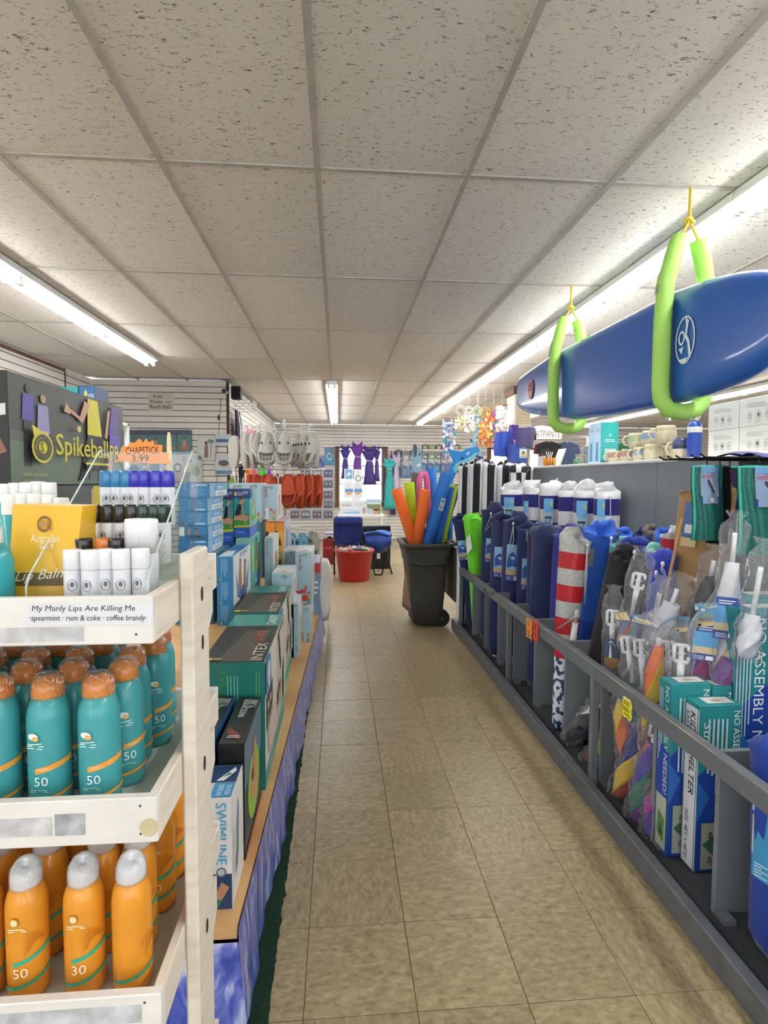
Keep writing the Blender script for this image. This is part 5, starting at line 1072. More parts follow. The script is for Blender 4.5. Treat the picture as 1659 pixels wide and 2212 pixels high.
# star price sign on a wooden stake
t = thing('price_sign', P(310, 1000, y=.995), 'orange star-shaped handwritten 3.99 price sign above the lip balm', 'sign')
PX = [(245, 998), (256, 990), (252, 982), (262, 978), (265, 962), (275, 965), (283, 955), (290, 957), (301, 947), (308, 957), (316, 947), (321, 956), (330, 951), (332, 961), (350, 961), (350, 977), (364, 979), (361, 988), (366, 994), (370, 1003), (350, 1001), (330, 1002), (310, 999), (290, 1001), (270, 997)]
yS = .99
cd = MB().prism([(P(*p, y=yS).x, P(*p, y=yS).z) for p in PX], lambda u, v: (u, yS, v), (0, .002, 0)).build('card', M('#f29440', .6, var=.04), t)
o_ = P(272, 982, y=yS); e_ = P(344, 979, y=yS); o2 = P(285, 998, y=yS); e2 = P(322, 996, y=yS)
decal(cd, lambda u, v, h=0: Vector((u, yS-h, v)), [('t', 'CHAPSTICK', o_.x, o_.z, .0125, '#1f1814', 2, e_.x-o_.x), ('t', '3.99', o2.x, o2.z, .0115, '#1f1814', 2, e2.x-o2.x)], 'handwriting', step=.0003)
q0, q1 = P(367, 1040, y=1.0), P(365, 934, y=1.0)
MB().tube([q0, q0.lerp(q1, .5), q1-Vector((0, 0, .01)), q1], [.0085, .008, .0065, .004], 8, sq=.5).build('wooden_stake', M('#e6d6a4', .6), t)
# yellow counter box of lip balm
A = P(12, 1270, y=.765); B = P(150, 1275, y=.765); C = P(178, 1094, y=.79); D = P(28, 1090, y=.79)
A.z = B.z = ZT+.0005
t = thing('lip_balm_box', (A+B)/2, 'yellow folded card counter box lettered Lip Balm', 'box')
fY = lambda u, v, h=0: A.lerp(B, u).lerp(D.lerp(C, u), v)+Vector((0, -h, 0))
bk = Vector((.0, .085, 0))
yel = M('#e8b62c', .45, var=.05, coat=.2)
bx = MB().add([A, B, C, D, A+bk, B+bk, C+bk*.6, D+bk*.6], [(0, 1, 2, 3), (5, 4, 7, 6), (1, 5, 6, 2), (4, 0, 3, 7), (3, 2, 6, 7), (4, 5, 1, 0)]).build('carton', yel, t)
decal(bx, fY, [('r', .02, .26, .98, .38, '#6d5a33'), ('t', 'Lip Balm', .1, .27, .12, '#f2e8cf', 3, .8, .35), ('t', 'Australian', .3, .66, .07, '#f8eecb', 0, .42), ('t', 'Gold', .44, .6, .06, '#f8eecb', 0, .2), ('o', .48, .83, .1, .075, .022, '#7d5a2a'), ('p', [(.42, .8), (.54, .8), (.52, .86), (.44, .86)], '#b08a4a'), ('p', [(.4, .775), (.6, .79), (.58, .775)], '#c4592c')])
t = thing('lip_balm_box', P(80, 1285, y=.74), 'small open orange lip balm carton lying before the yellow box', 'box')
q0 = P(40, 1288, y=.74); q1 = P(108, 1270, y=.74); z0 = ZT+.001
MB().box((q0.x, .715, z0), (q1.x, .758, z0+.016), bev=.001).build('carton', M('#e89a3a', .4, coat=.2), t); 
for k in range(5): MB().cyl((q0.x+.006+k*.0085, .7145, z0+.009), (q0.x+.006+k*.0085, .752, z0+.009), .0036, n=8).build('tube_end', M('#f2e6c8', .4), t)
# white twist-cap tubes and a teal bottle behind the yellow box
rw = random.Random(8)
for k, (px, py, y) in enumerate([(8, 1045, .93), (34, 1043, .935), (58, 1042, .93), (82, 1040, .935), (106, 1042, .93), (20, 1068, .88), (48, 1066, .885), (76, 1066, .88), (104, 1068, .885), (132, 1075, .88)]):
    q = P(px, py, y=y); t = thing('sunscreen_tube', (q.x, y, ZT), 'white-capped tube behind the yellow box, %s from the left in the %s row' % (ORD[k % 5], 'rear' if k < 5 else 'nearer'), 'tube', 'white capped tubes behind the yellow box')
    MB().lathe((q.x, y, ZT), [(.004, .003), (.009, .02), (.0105, .05), (.0105, q.z-ZT-.03)], 12).build('tube_body', M('#46a9b0', .35, coat=.2), t)
    MB().lathe((q.x, y, q.z-.03), [(.0106, 0), (.0108, .001), (.0106, .028), (.0096, .030), (.003, .0302)], 12).build('cap', M('#ebeae6', .3), t)
q = P(3, 1250, y=.74); t = thing('sunscreen_bottle', (q.x-.012, .742, ZT), 'teal sunscreen bottle at the left edge of the top tray', 'bottle')
MB().lathe(wpos(t), [(.02, 0), (.0245, .004), (.0245, .075), (.02, .092), (.012, .098)], 18).build('can', M('#2fa3ac', .35, coat=.3), t)
MB().lathe(wpos(t), [(.0125, .098), (.013, .1), (.012, .118), (.004, .12)], 14).build('cap', M('#d9dcdf', .3), t)
# ================================================================ tiered toy table on the left
M_ply = ramp_mat('tan_plywood', [(.25, '#b98a55'), (.5, '#cda06a'), (.75, '#d8b07c')], scale=4, stretch=(1, 1, 8), rough=.45, detail=6)
def EX(y): return -.255+.0305*(y-1.38)
ZL, ZU = .30, .62
tb = thing('tiered_table', (-.7, 3.4, 0), 'long two-tier plywood table stacked with boxed pool toys', 'table')
def plank(nm, xr, xl, y0, y1, z0, z1):
    return MB().add([(xl, y0, z0), (xr(y0), y0, z0), (xr(y1), y1, z0), (xl, y1, z0), (xl, y0, z1), (xr(y0), y0, z1), (xr(y1), y1, z1), (xl, y1, z1)], [(0, 3, 2, 1), (4, 5, 6, 7), (0, 1, 5, 4), (1, 2, 6, 5), (2, 3, 7, 6), (3, 0, 4, 7)]).build(nm, M_ply, tb)
plank('lower_shelf', EX, -1.25, 1.375, 5.3, ZL-.034, ZL)
plank('upper_shelf', lambda y: -.49-.01*(y-2.7), -1.25, 1.42, 5.3, ZU-.03, ZU)
for yy in (1.5, 3.2, 5.0):
    MB().box((-.56, yy, ZL), (-.50, yy+.04, ZU-.03)).build('leg', M_ply, tb); MB().box((-1.2, yy, 0), (-1.15, yy+.05, ZU-.03)).build('leg', M_ply, tb); MB().box((-.42, yy, 0), (-.37, yy+.05, ZL-.034)).build('leg', M_ply, tb)
cp = thing('carpet_runner', (-.7, 3.3, 0), 'dark green carpet strip under the tablecloth edge', 'carpet')
b = MB(); n = 260; rr = random.Random(2); L = []
for k in range(n+1):
    y = 1.0+4.0*k/n; e = -.186+rr.uniform(-.0025, .0025)+(rr.uniform(0, .009) if rr.random() < .06 else 0); L.append((e, y))
b.v = [(-1.2, y, .006) for e, y in L]+[(e, y, .006) for e, y in L]+[(e+.001, y, 0) for e, y in L]
N_ = n+1
for k in range(n): b.f += [(k, N_+k, N_+k+1, k+1), (N_+k, 2*N_+k, 2*N_+k+1, N_+k+1)]; b.mi += [0, 0]; b.sm += [False, False]
b.build('pile', M('#123a22', .95, var=.3, scale=240, bump=.8), cp)
# tablecloth: thin plastic film printed like rippling water
M_sea = ramp_mat('water_print_film', [(.28, '#33409a'), (.44, '#4f5eb8'), (.55, '#7782cc'), (.64, '#bcc0e4'), (.76, '#e2e4f2')], scale=3.6, stretch=(5, 7, 1.5), rough=.28, detail=6, dist=1.6, coat=.2)
tc = thing('tablecloth', (-.3, 3, 0), 'shiny blue plastic tablecloth with rippling water print', 'tablecloth')
def cf(u, v):
    y = 1.372+3.55*u; amp = (1-v)
    x = EX(y)+.004+amp*(.008+.008*math.sin(y*13+1.1*math.sin(y*5))+.004*math.sin(y*41))+.02*amp*amp*max(0, y-4)
    z = (ZL-.006)*v+.010*(1-v)
    if y > 4.2: z += .05*(1-v)*(y-4.2)
    return Vector((x, y, z))
b = MB(); b.grid(220, 10, cf); b.build('side_drop', M_sea, tc)
def ce(u, v):
    x = -1.25+(EX(1.372)+.004+(1-v)*.03+1.25)*u; amp = 1-v
    return Vector((x, 1.366-amp*(.03+.012*math.sin(x*26)+.008*math.sin(x*61)), (ZL-.036)*v+.008*amp))
b = MB(); b.grid(90, 8, ce); b.build('end_drop', M_sea, tc)
# ---------------------------------------------------------------- cartons
def carton(name, lab, fx0, fx1, y0, d, z0, z1, col, prints, grp=None, rz=0, cat='box', var=.05):
    b_ = Box(name, lab, cat, (fx0, y0, z0), (fx1-fx0, d, z1-z0), [M(col, .35, var=var, coat=.25)], rz=rz, group=grp)
    for side, items in prints.items(): b_.pr(side, items(b_.w, b_.d, b_.h))
    return b_
G = 'boxed pool toys on the tiered table'
# float cartons, teal and black
TEAL, BLK = '#1c7a70', '#26241f'
def intex_top(lb):
    return lambda w_, d_, h_: [('r', .002, .002, w_-.002, d_*.70, BLK), ('p', [(w_*.25, .01), (w_*.75, .01), (w_*.9, d_*.6), (w_*.45, d_*.6)], '#4a443c'), ('t', 'INTEX', w_*.96, d_*.04, .055, '#c9c2b4', 90, d_*.28) if False else ('t', 'INTEX', w_*.94, d_*.03, .042, '#cfc8ba', 90, d_*.30), ('t', 'ISLAND', w_*.80, d_*.36, .034, '#b5553a', 90, d_*.22), ('t', 'CANOPY', w_*.92, d_*.72, .04, '#d7e6e0', 90, d_*.24), ('e', w_*.1, d_*.05, .018, .014, '#c9bd4a'), ('e', w_*.25, d_*.05, .018, .014, '#8a8440')]
def intex_side(w_, d_, h_):
    return [('r', .002, .002, d_-.002, h_-.002, '#d4cec6'), ('r', .002, .002, d_*.98, h_*.14, '#3f9a8e'), ('p', [(.0, h_*.14), (d_*.55, h_*.14), (d_, h_*.34), (d_, h_*.14)], '#8fc4b8'), ('e', d_*.30, h_*.30, d_*.22, h_*.17, '#b9a99c'), ('e', d_*.30, h_*.32, d_*.19, h_*.13, '#cdbfb3'), ('p', [(d_*.04, h_*.42), (d_*.30, h_*.52), (d_*.30, h_*.72), (d_*.05, h_*.68)], '#3a3630'),
            ('r', d_*.08, h_*.58, d_*.13, h_*.64, '#d8d2c8'), ('r', d_*.17, h_*.59, d_*.22, h_*.65, '#d8d2c8'), ('o', d_*.1, h_*.48, d_*.035, h_*.04, .006, '#d8d2c8'), ('p', [(.0, h_*.72), (d_*.22, h_*.76), (d_*.20, h_*.99), (.003, h_*.99)], '#2f7fc0'), ('e', d_*.12, h_*.86, d_*.055, h_*.1, '#e6e2dc'), ('p', [(d_*.12, h_*.78), (d_*.14, h_*.78), (d_*.12, h_*.95)], '#b04a3a'),
            ('p', [(d_*.5, h_*.2), (d_*.52, h_*.2), (d_*.62, h_*.95), (d_*.6, h_*.95)], '#8a6f5e'), ('p', [(d_*.55, h_*.3), (d_*.75, h_*.4), (d_*.75, h_*.5), (d_*.55, h_*.45)], '#b58f78'), ('p', [(d_*.75, h_*.5), (d_*.98, h_*.98), (d_*.6, h_*.98)], '#c9bdb0'), ('r', d_*.85, h_*.2, d_*.97, h_*.6, '#9fc9c0')]
def intex_front(w_, d_, h_):
    return [('t', 'ISLAND', w_*.3, h_*.93, .03, '#4f8a4a', -90, h_*.42), ('l', w_*.42, h_*.5, w_*.62, h_*.9, 4, '#5fae9f', True), ('l', w_*.86, h_*.55, w_*.95, h_*.92, 2, '#5a9a6a', True), ('r', w_*.02, .002, w_*.98, .01, '#155a52')]
carton('float_carton', 'teal and black canopy island float carton, nearest on the lower shelf', -.49, -.262, 1.994, .712, ZL, .771, TEAL, {'f': intex_front, 'r': intex_side, 't': intex_top(0)}, G)
carton('float_carton', 'teal and black canopy island float carton, behind the first one', -.515, -.287, 2.735, .70, ZL, .771, TEAL, {'f': intex_front, 'r': intex_side, 't': intex_top(1)}, G)
# black tube cartons
def wc_top(w_, d_, h_): return [('t', 'WHITECAP RIDER', w_*.62, d_*.52, .022, '#dfe0e2', 90, d_*.42), ('t', 'TUBE', w_*.95, d_*.72, .022, '#dfe0e2', 90, d_*.2), ('p', [(w_*.15, d_*.2), (w_*.75, d_*.06), (w_*.8, d_*.14), (w_*.2, d_*.3)], '#7a2a2e'), ('l', w_*.25, d_*.1, w_*.8, d_*.16, 2, '#c9c9cc')]
def wc_side(w_, d_, h_): return [('r', .001, .001, d_*.98, h_*.98, '#31414c'), ('p', [(0, h_*.6), (d_, h_*.5), (d_, h_*.98), (0, h_*.98)], '#5c7484'), ('e', d_*.5, h_*.42, d_*.34, h_*.30, '#8fc23a'), ('e', d_*.5, h_*.44, d_*.20, h_*.18, '#c98f6c'), ('p', [(d_*.4, h_*.4), (d_*.48, h_*.8), (d_*.6, h_*.8), (d_*.62, h_*.4)], '#c28a68'), ('e', d_*.42, h_*.52, d_*.05, h_*.06, '#3a2f3a'), ('r', .002, h_*.01, d_*.98, h_*.05, '#b5483a')]
carton('tube_carton', 'black rider tube carton with lime picture, between the toy cartons', -.348, -.274, 1.618, .352, ZL, .655, '#1a1a1c', {'t': wc_top, 'r': wc_side, 'f': lambda w_, d_, h_: [('p', [(0, h_*.55), (w_*.5, h_*.72), (0, h_*.78)], '#b5402a')]}, G)
carton('tube_carton', 'black rider tube carton, left of the lime picture one', -.445, -.372, 1.63, .345, ZL, .66, '#1a1a1c', {'t': wc_top, 'r': lambda w_, d_, h_: [('r', .002, .002, d_-.002, h_-.002, '#2f5f9a')]}, G, rz=-.02)
# white water-bike carton
def sw_front(w_, d_, h_): return [('r', .001, .001, w_-.001, h_*.32, '#1f3a5e'), ('p', [(w_*.76, h_*.1), (w_*.86, h_*.25), (w_*.96, h_*.2), (w_*.86, h_*.08)], '#a8795c'), ('p', [(w_*.74, h_*.05), (w_*.82, h_*.02), (w_*.88, h_*.1)], '#2f6f5a'), ('e', w_*.86, h_*.34, .013, .013, '#6d7078'), ('e', w_*.86, h_*.34, .009, .009, '#b0b3b8'), ('t', 'SWIMLINE', w_*.80, h_*.96, .027, '#2f9fc8', -90, h_*.55)]
def sw_side(w_, d_, h_): return [('r', .001, .001, d_-.001, h_-.001, '#e2dedb'), ('p', [(d_*.25, h_*.2), (d_*.45, h_*.25), (d_*.6, h_*.72), (d_*.5, h_*.86), (d_*.35, h_*.6)], '#7f93b8'), ('p', [(d_*.4, h_*.3), (d_*.5, h_*.32), (d_*.55, h_*.6), (d_*.45, h_*.55)], '#6f8a3a'), ('p', [(d_*.3, h_*.25), (d_*.4, h_*.28), (d_*.42, h_*.36), (d_*.3, h_*.34)], '#8a6a4a'), ('l', d_*.08, h_*.2, d_*.15, h_*.7, 2, '#4a6a9a', True)]
def sw_top(w_, d_, h_): return [('r', .002, d_*.45, w_-.002, d_*.98, '#1d3f6e'), ('p', [(w_*.72, d_*.5), (w_*.92, d_*.92), (w_*.95, d_*.8), (w_*.82, d_*.5)], '#e4e6e4'), ('p', [(w_*.78, d_*.58), (w_*.86, d_*.75), (w_*.9, d_*.7)], '#2f8a4a'), ('r', w_*.72, .003, w_*.99, d_*.42, '#2f8fc4'), ('t', 'WATERBIKE', w_*.86, d_*.05, .014, '#e8f0f4', 90, d_*.32), ('t', 'RIDE-ON', w_*.96, d_*.08, .014, '#e8f0f4', 90, d_*.26)]
carton('float_carton', 'white waterbike ride-on carton at the near corner of the lower shelf', -.475, -.276, 1.433, .170, ZL, .600, '#d6d2d0', {'f': sw_front, 'r': sw_side, 't': sw_top}, G)
# upper tier: pool shark carton and neighbours
BLUE = '#2a78b0'
def ps_front(w_, d_, h_): return [('r', .001, .001, w_-.001, h_-.001, '#2b79ae'), ('l', w_*.25, h_*.7, w_*.7, h_*.97, 5, '#7fb2d6', True), ('l', w_*.25, h_*.36, w_*.7, h_*.63, 5, '#7fb2d6', True), ('l', w_*.25, h_*.04, w_*.7, h_*.3, 5, '#7fb2d6', True)]+[('p', [(w_*.15, h_*v), (w_*.32, h_*v), (w_*.235, h_*(v+.03))], '#d8b83a') for v in (.66, .32, .02)]
def ps_side(w_, d_, h_): return [('r', .001, .001, d_-.001, h_-.001, '#e4e2e0'), ('p', [(.001, .001), (d_-.001, .001), (d_-.001, h_*.22), (.001, h_*.08)], '#3fa0d8'), ('p', [(.001, h_*.02), (d_, h_*.12), (d_, h_*.15), (.001, h_*.05)], '#e4e6ea'), ('p', [(d_*.15, h_*.55), (d_*.2, h_*.35), (d_*.5, h_*.22), (d_*.8, h_*.35), (d_*.85, h_*.6), (d_*.6, h_*.45), (d_*.4, h_*.45)], '#5b7fae'), ('p', [(d_*.12, h_*.72), (d_*.3, h_*.42), (d_*.2, h_*.38)], '#7f9fd0'), ('p', [(d_*.9, h_*.75), (d_*.68, h_*.42), (d_*.8, h_*.4)], '#7f9fd0'), ('p', [(d_*.28, h_*.55), (d_*.33, h_*.86), (d_*.4, h_*.8), (d_*.42, h_*.45), (d_*.34, h_*.4)], '#c08a3c'), ('e', d_*.35, h_*.86, d_*.035, h_*.035, '#6a4530'), ('p', [(d_*.55, h_*.4), (d_*.6, h_*.78), (d_*.65, h_*.76), (d_*.66, h_*.4)], '#b08068'), ('e', d_*.62, h_*.8, d_*.03, h_*.03, '#4a3228'), ('e', d_*.55, h_*.3, d_*.16, h_*.08, '#6d7fa0'), ('t', 'SWIMLINE', d_*.3, h_*.92, .026, '#3f7fc0', 0, d_*.45), ('t', 'POOL SHARK RIDE-ON', d_*.12, h_*.13, .026, '#5f9ac4', 3, d_*.78)]
SH = .62
carton('float_carton', 'white carton picturing a shark float, blue end, on the upper shelf', -.655, -.567, 3.08, .585, SH, 1.0, '#cfd8de', {'f': ps_front, 'r': ps_side, 't': lambda w_, d_, h_: [('r', .002, .002, w_-.002, d_*.98, '#3d86b8'), ('p', [(w_*.1, .02), (w_*.9, .02), (w_*.6, d_*.5), (w_*.1, d_*.4)], '#c9d6de'), ('p', [(w_*.3, d_*.4), (w_*.95, d_*.5), (w_*.9, d_*.9), (w_*.3, d_*.8)], '#2f6fb4')]}, G)
carton('float_carton', 'yellow and blue picture carton beside the shark float carton', -.66, -.567, 3.68, .44, SH, 1.035, '#8fc0b0', {'r': lambda w_, d_, h_: [('r', .001, .001, d_-.001, h_-.001, '#5fb4ac'), ('p', [(0, 0), (d_*.9, 0), (d_*.8, h_*.2), (0, h_*.12)], '#d8b06a'), ('p', [(0, h_*.12), (d_*.5, h_*.2), (d_*.9, h_*.5), (d_*.98, h_*.2), (d_*.5, h_*.05)], '#2f6fc4'), ('p', [(d_*.1, h_*.4), (d_*.35, h_*.45), (d_*.3, h_*.9), (d_*.1, h_*.85)], '#9fd07a'), ('p', [(d_*.5, h_*.4), (d_*.68, h_*.4), (d_*.62, h_*.85), (d_*.52, h_*.8)], '#e0b23a'), ('p', [(d_*.52, h_*.6), (d_*.62, h_*.6), (d_*.6, h_*.9), (d_*.54, h_*.9)], '#c06a4a'), ('e', d_*.57, h_*.93, d_*.05, h_*.04, '#3a2a22'), ('l', d_*.4, h_*.22, d_*.7, h_*.3, 2, '#e8f0f4')]}, G)
carton('float_carton', 'dark teal picture carton under the blue cartons', -.89, -.685, 3.12, .5, SH, 1.0, '#2f6f8c', {'f': lambda w_, d_, h_: [('r', .001, .001, w_-.001, h_-.001, '#3f7f92'), ('p', [(w_*.5, .0), (w_, 0), (w_, h_*.6), (w_*.6, h_*.5)], '#2a4f7a'), ('l', w_*.75, h_*.02, w_*.98, h_*.3, 4, '#d6e2ea')]}, G)
# five flat blue cartons
def bw_front(inv):
    def g(w_, d_, h_): return [('p', [(w_*.42, h_*.78), (w_*.50, h_*.78), (w_*.46, h_*.95)] if not inv else [(w_*.78, h_*.22), (w_*.86, h_*.22), (w_*.82, h_*.05)], '#d8b83a'), ('r', w_*.55, h_*(.82 if not inv else .1), w_*.92, h_*(.94 if not inv else .22), '#9cc4de'), ('l', w_*.35, h_*.18 if not inv else h_*.3, w_*.95, h_*.75 if not inv else h_*.9, 7, '#5f9cc6')]
    return g
def bw_side(w_, d_, h_): return [('r', .001, .001, d_-.001, h_-.001, '#8fb8d4'), ('r', d_*.3, h_*.05, d_*.98, h_*.45, '#e0e4e8'), ('l', d_*.4, h_*.12, d_*.9, h_*.38, 2, '#8fa6b4'), ('r', d_*.3, h_*.5, d_*.98, h_*.95, '#5fa6d6'), ('l', d_*.4, h_*.6, d_*.9, h_*.85, 2, '#dbe8f0')]
def bw_pic(w_, d_, h_): return [('r', w_*.02, h_*.3, w_*.2, h_*.98, '#dbe2e6'), ('r', w_*.24, h_*.04, w_*.98, h_*.97, '#2f77a6'), ('p', [(w_*.24, h_*.04), (w_*.98, h_*.04), (w_*.98, h_*.4), (w_*.24, h_*.3)], '#245f8c'), ('e', w_*.36, h_*.6, w_*.05, h_*.25, '#b08a5a'), ('p', [(w_*.55, h_*.25), (w_*.66, h_*.25), (w_*.62, h_*.75), (w_*.57, h_*.75)], '#b5795c'), ('e', w_*.595, h_*.82, w_*.03, h_*.1, '#5a3a2c'), ('p', [(w_*.35, h_*.22), (w_*.8, h_*.18), (w_*.7, h_*.35), (w_*.45, h_*.35)], '#3a3f4a')]
z = 1.0; NAMES = ['bottom', 'second from bottom, with a swimmer picture', 'middle', 'second from top', 'top']
for k in range(5):
    carton('float_carton', 'flat blue carton, %s of the stack of five' % NAMES[k], -.885+.003*(k % 2), -.722-.004*(k in (2, 3))+.008*(k == 4), 3.18+.004*k, .5 if k == 4 else .38, z, z+.0785, '#2472a6', {'f': bw_pic if k == 1 else bw_front(k in (2, 3)), 'r': bw_side}, 'flat blue cartons in a stack'); z += .0788
# picture cartons with a green float
SKIN = '#cf9c80'
def ho_front(w_, d_, h_): return [('r', .001, .001, w_-.001, h_-.001, '#3aa0a0'), ('p', [(0, h_*.82), (w_, h_*.8), (w_, h_), (0, h_)], '#26427e'), ('e', w_*.12, h_*.9, w_*.1, h_*.05, '#e2a83a'), ('t', 'H2O', w_*.2, h_*.865, h_*.07, '#f2f2ee', 0, w_*.38), ('t', 'GO!', w_*.6, h_*.9, h_*.06, '#f2f2ee', 0, w_*.32), ('p', [(.0, h_*.24), (w_, h_*.24), (w_, h_*.46), (w_*.5, h_*.5), (0, h_*.44)], '#3f9a34'), ('p', [(0, h_*.20), (w_, h_*.22), (w_, h_*.26), (0, h_*.24)], '#d8c83a'), ('p', [(w_*.05, h_*.46), (w_*.35, h_*.44), (w_*.55, h_*.66), (w_*.3, h_*.70)], '#23242a'), ('p', [(w_*.0, h_*.36), (w_*.9, h_*.34), (w_*.98, h_*.44), (w_*.5, h_*.47), (w_*.05, h_*.44)], SKIN), ('p', [(w_*.48, h_*.66), (w_*.58, h_*.66), (w_*.82, h_*.28), (w_*.7, h_*.28)], SKIN), ('p', [(w_*.36, h_*.68), (w_*.62, h_*.68), (w_*.62, h_*.73), (w_*.36, h_*.73)], SKIN), ('e', w_*.56, h_*.77, w_*.14, h_*.075, SKIN), ('p', [(w_*.38, h_*.76), (w_*.45, h_*.84), (w_*.62, h_*.85), (w_*.7, h_*.79), (w_*.5, h_*.79)], '#6d4a34'), ('r', .001, .001, w_-.001, h_*.19, '#2a55b4'), ('l', w_*.1, h_*.02, w_*.9, h_*.16, 4, '#3f74cc'), ('t', 'bestway', w_*.2, h_*.08, h_*.05, '#9fc4ec', 0, w_*.55)]
def ho_side(w_, d_, h_): return [('r', .001, .001, d_-.001, h_-.001, '#7cc0c0'), ('r', .001, .001, d_-.001, h_*.2, '#3f74cc'), ('r', 0.001, h_*.2, d_*.98, h_*.22, '#c86a5a'), ('e', d_*.5, h_*.5, d_*.38, h_*.2, '#5faf3a'), ('e', d_*.5, h_*.55, d_*.24, h_*.13, '#8fd0d0'), ('p', [(d_*.45, h_*.5), (d_*.6, h_*.5), (d_*.6, h_*.8), (d_*.5, h_*.82)], SKIN), ('p', [(.001, h_*.8), (d_*.4, h_*.84), (.3*d_, h_*.99), (.001, h_*.99)], '#2f4f9a')]
yy = 3.74
for k, (pa, pb_) in enumerate(((482, 504.3), (505.2, 539))):
    xa_, xb_ = P(pa, 1120, y=yy).x, P(pb_, 1120, y=yy).x
    carton('float_carton', 'blue and green float carton picturing a crouching child, %s of the pair' % ('left' if k == 0 else 'right'), xa_, xb_, yy, .32, 1.0 if k == 0 else 1.0362, 1.352, '#2a4a7a', {'f': ho_front, 'r': ho_side}, 'float cartons picturing a child')
# pale blue ride-on cartons with a palm mark
PALE = '#a9c6d2'
def palm(u, v, s_): return [('p', [(u, v), (u+s_*.12, v+s_*.02), (u+s_*.08, v+s_*.5), (u-.0, v+s_*.5)], '#b5653a')]+[('p', [(u, v+s_*.5), (u+s_*.5*math.cos(a), v+s_*(.5+.42*math.sin(a))), (u+s_*.42*math.cos(a-.35), v+s_*(.5+.3*math.sin(a-.35)))], '#2f8a4a') for a in (-.3, .4, 1.1, 1.9, 2.7, 3.4)]
LOGO5 = ['#c8433a', '#d98a34', '#c9b83a', '#4a9a5a', '#3f7fb4']
def logo(u, v, s_, vert=True): return [('r', u, v-k*s_ if vert else v, u+s_*.9, v-k*s_+s_*.9 if vert else v+s_*.9, c) if vert else ('r', u+k*s_, v, u+k*s_+s_*.9, v+s_*.9, c) for k, c in enumerate(LOGO5)]
def ride_front(pic, txt=True):
    def g(w_, d_, h_):
        s_ = w_*.5; L = [('r', .001, .001, w_-.001, h_-.001, '#a4c2d0')]+palm(w_*.6, h_-s_*.75, s_*.7)
        if txt: L += [('t', 'Ride-On', w_*.22, h_*.94, w_*.2, '#b0353a', -90, h_*.30)]
        L += logo(w_*.72, h_*.2, w_*.15)
        if pic == 'lobster': L += [('p', [(w_*.1, h_*.22), (w_*.25, h_*.14), (w_*.5, h_*.24), (w_*.45, h_*.3)], '#d0352c'), ('p', [(w_*.5, h_*.24), (w_*.62, h_*.36), (w_*.7, h_*.35), (w_*.6, h_*.2)], '#d0352c'), ('e', w_*.55, h_*.12, w_*.22, h_*.06, '#cc3a30'), ('e', w_*.02+w_*.1, h_*.24, w_*.09, h_*.025, '#c02f28')]
        if pic == 'turtle': L += [('e', w_*.2, h_*.2, w_*.16, h_*.12, '#7a6a3a'), ('e', w_*.2, h_*.2, w_*.1, h_*.08, '#4a4a2a'), ('e', w_*.3, h_*.08, w_*.12, h_*.05, '#8a7a4a')]
        if pic == 'unicorn': L += [('e', w_*.35, h_*.28, w_*.14, h_*.06, '#e8e4e0'), ('p', [(w_*.2, h_*.02), (w_*.5, h_*.02), (w_*.45, h_*.25), (w_*.3, h_*.25)], '#e4dfda'), ('p', [(w_*.5, h_*.3), (w_*.7, h_*.42), (w_*.55, h_*.32)], '#d8a03a'), ('e', w_*.6, h_*.3, w_*.08, h_*.04, '#c05a7a')]
        if pic == 'duck': L += [('e', w_*.45, h_*.2, w_*.2, h_*.3, '#e0c05a'), ('e', w_*.5, h_*.3, w_*.03, h_*.06, '#222222'), ('p', [(w_*.2, .0), (w_*.45, h_*.1), (w_*.3, h_*.2)], '#d07a3a'), ('e', w_*.8, h_*.3, w_*.15, h_*.12, '#d6e2e8')]
        return L
    return g
def ride_side(w_, d_, h_): return [('r', .001, .001, d_-.001, h_-.001, '#d9dcd9'), ('p', [(d_*.2, h_*.1), (d_*.8, h_*.15), (d_*.7, h_*.6), (d_*.3, h_*.7)], '#c9b0a0'), ('p', [(d_*.1, h_*.05), (d_*.9, h_*.05), (d_*.9, h_*.15), (d_*.1, h_*.12)], '#b9c9b0'), ('e', d_*.5, h_*.6, d_*.15, h_*.12, '#c98f6c')]
def ride_top(w_, d_, h_): return [('r', .002, .002, w_-.002, d_-.002, '#c6d0d2'), ('p', [(w_*.2, d_*.1), (w_*.8, d_*.1), (w_*.6, d_*.25)], '#c97a5a'), ('r', w_*.1, d_*.85, w_*.9, d_*.97, '#a9bcc2')]
GR = 'pale blue ride-on float cartons'
def ride(lab, pa, pb_, y, d, z0, pyt, pic, txt=True, extra=None):
    xa_, xb_ = P(pa, 1250, y=y).x, P(pb_, 1250, y=y).x; zt = P((pa+pb_)/2, pyt, y=y).z
    pr = {'f': ride_front(pic, txt), 'r': ride_side, 't': ride_top}
    return carton('ride_on_carton', lab, xa_, xb_, y, d, z0, zt, PALE, pr, GR), zt
_, z1 = ride('pale blue ride-on carton with a turtle picture, bottom at the table edge', 645, 670, 3.84, .50, ZL, 1312, 'turtle', False)
ride('pale blue ride-on carton with a red lobster picture', 638, 674, 3.94, .40, z1+.0005, 1192, 'lobster')
_, z2 = ride('pale blue carton under the duck carton', 587, 634, 3.50, .28, ZL, 1300, '', False)
_, z2 = ride('pale blue ride-on carton with a duck picture', 587, 632, 3.52, .34, z2+.0005, 1238, 'duck', False)
_, z3 = ride('narrow pale carton behind the two float cartons', 628, 644, 3.5, .32, ZL, 1305, '', False)
_, z4 = ride('pale blue base carton behind the lobster carton', 609, 640, 4.36, .4, ZL, 1260, '', False)
ride('pale blue ride-on carton with a palm mark, left of the lobster carton', 610, 640, 4.36, .36, z4+.0005, 1190, '')
OZ = P(600, 1127, y=4.42).z
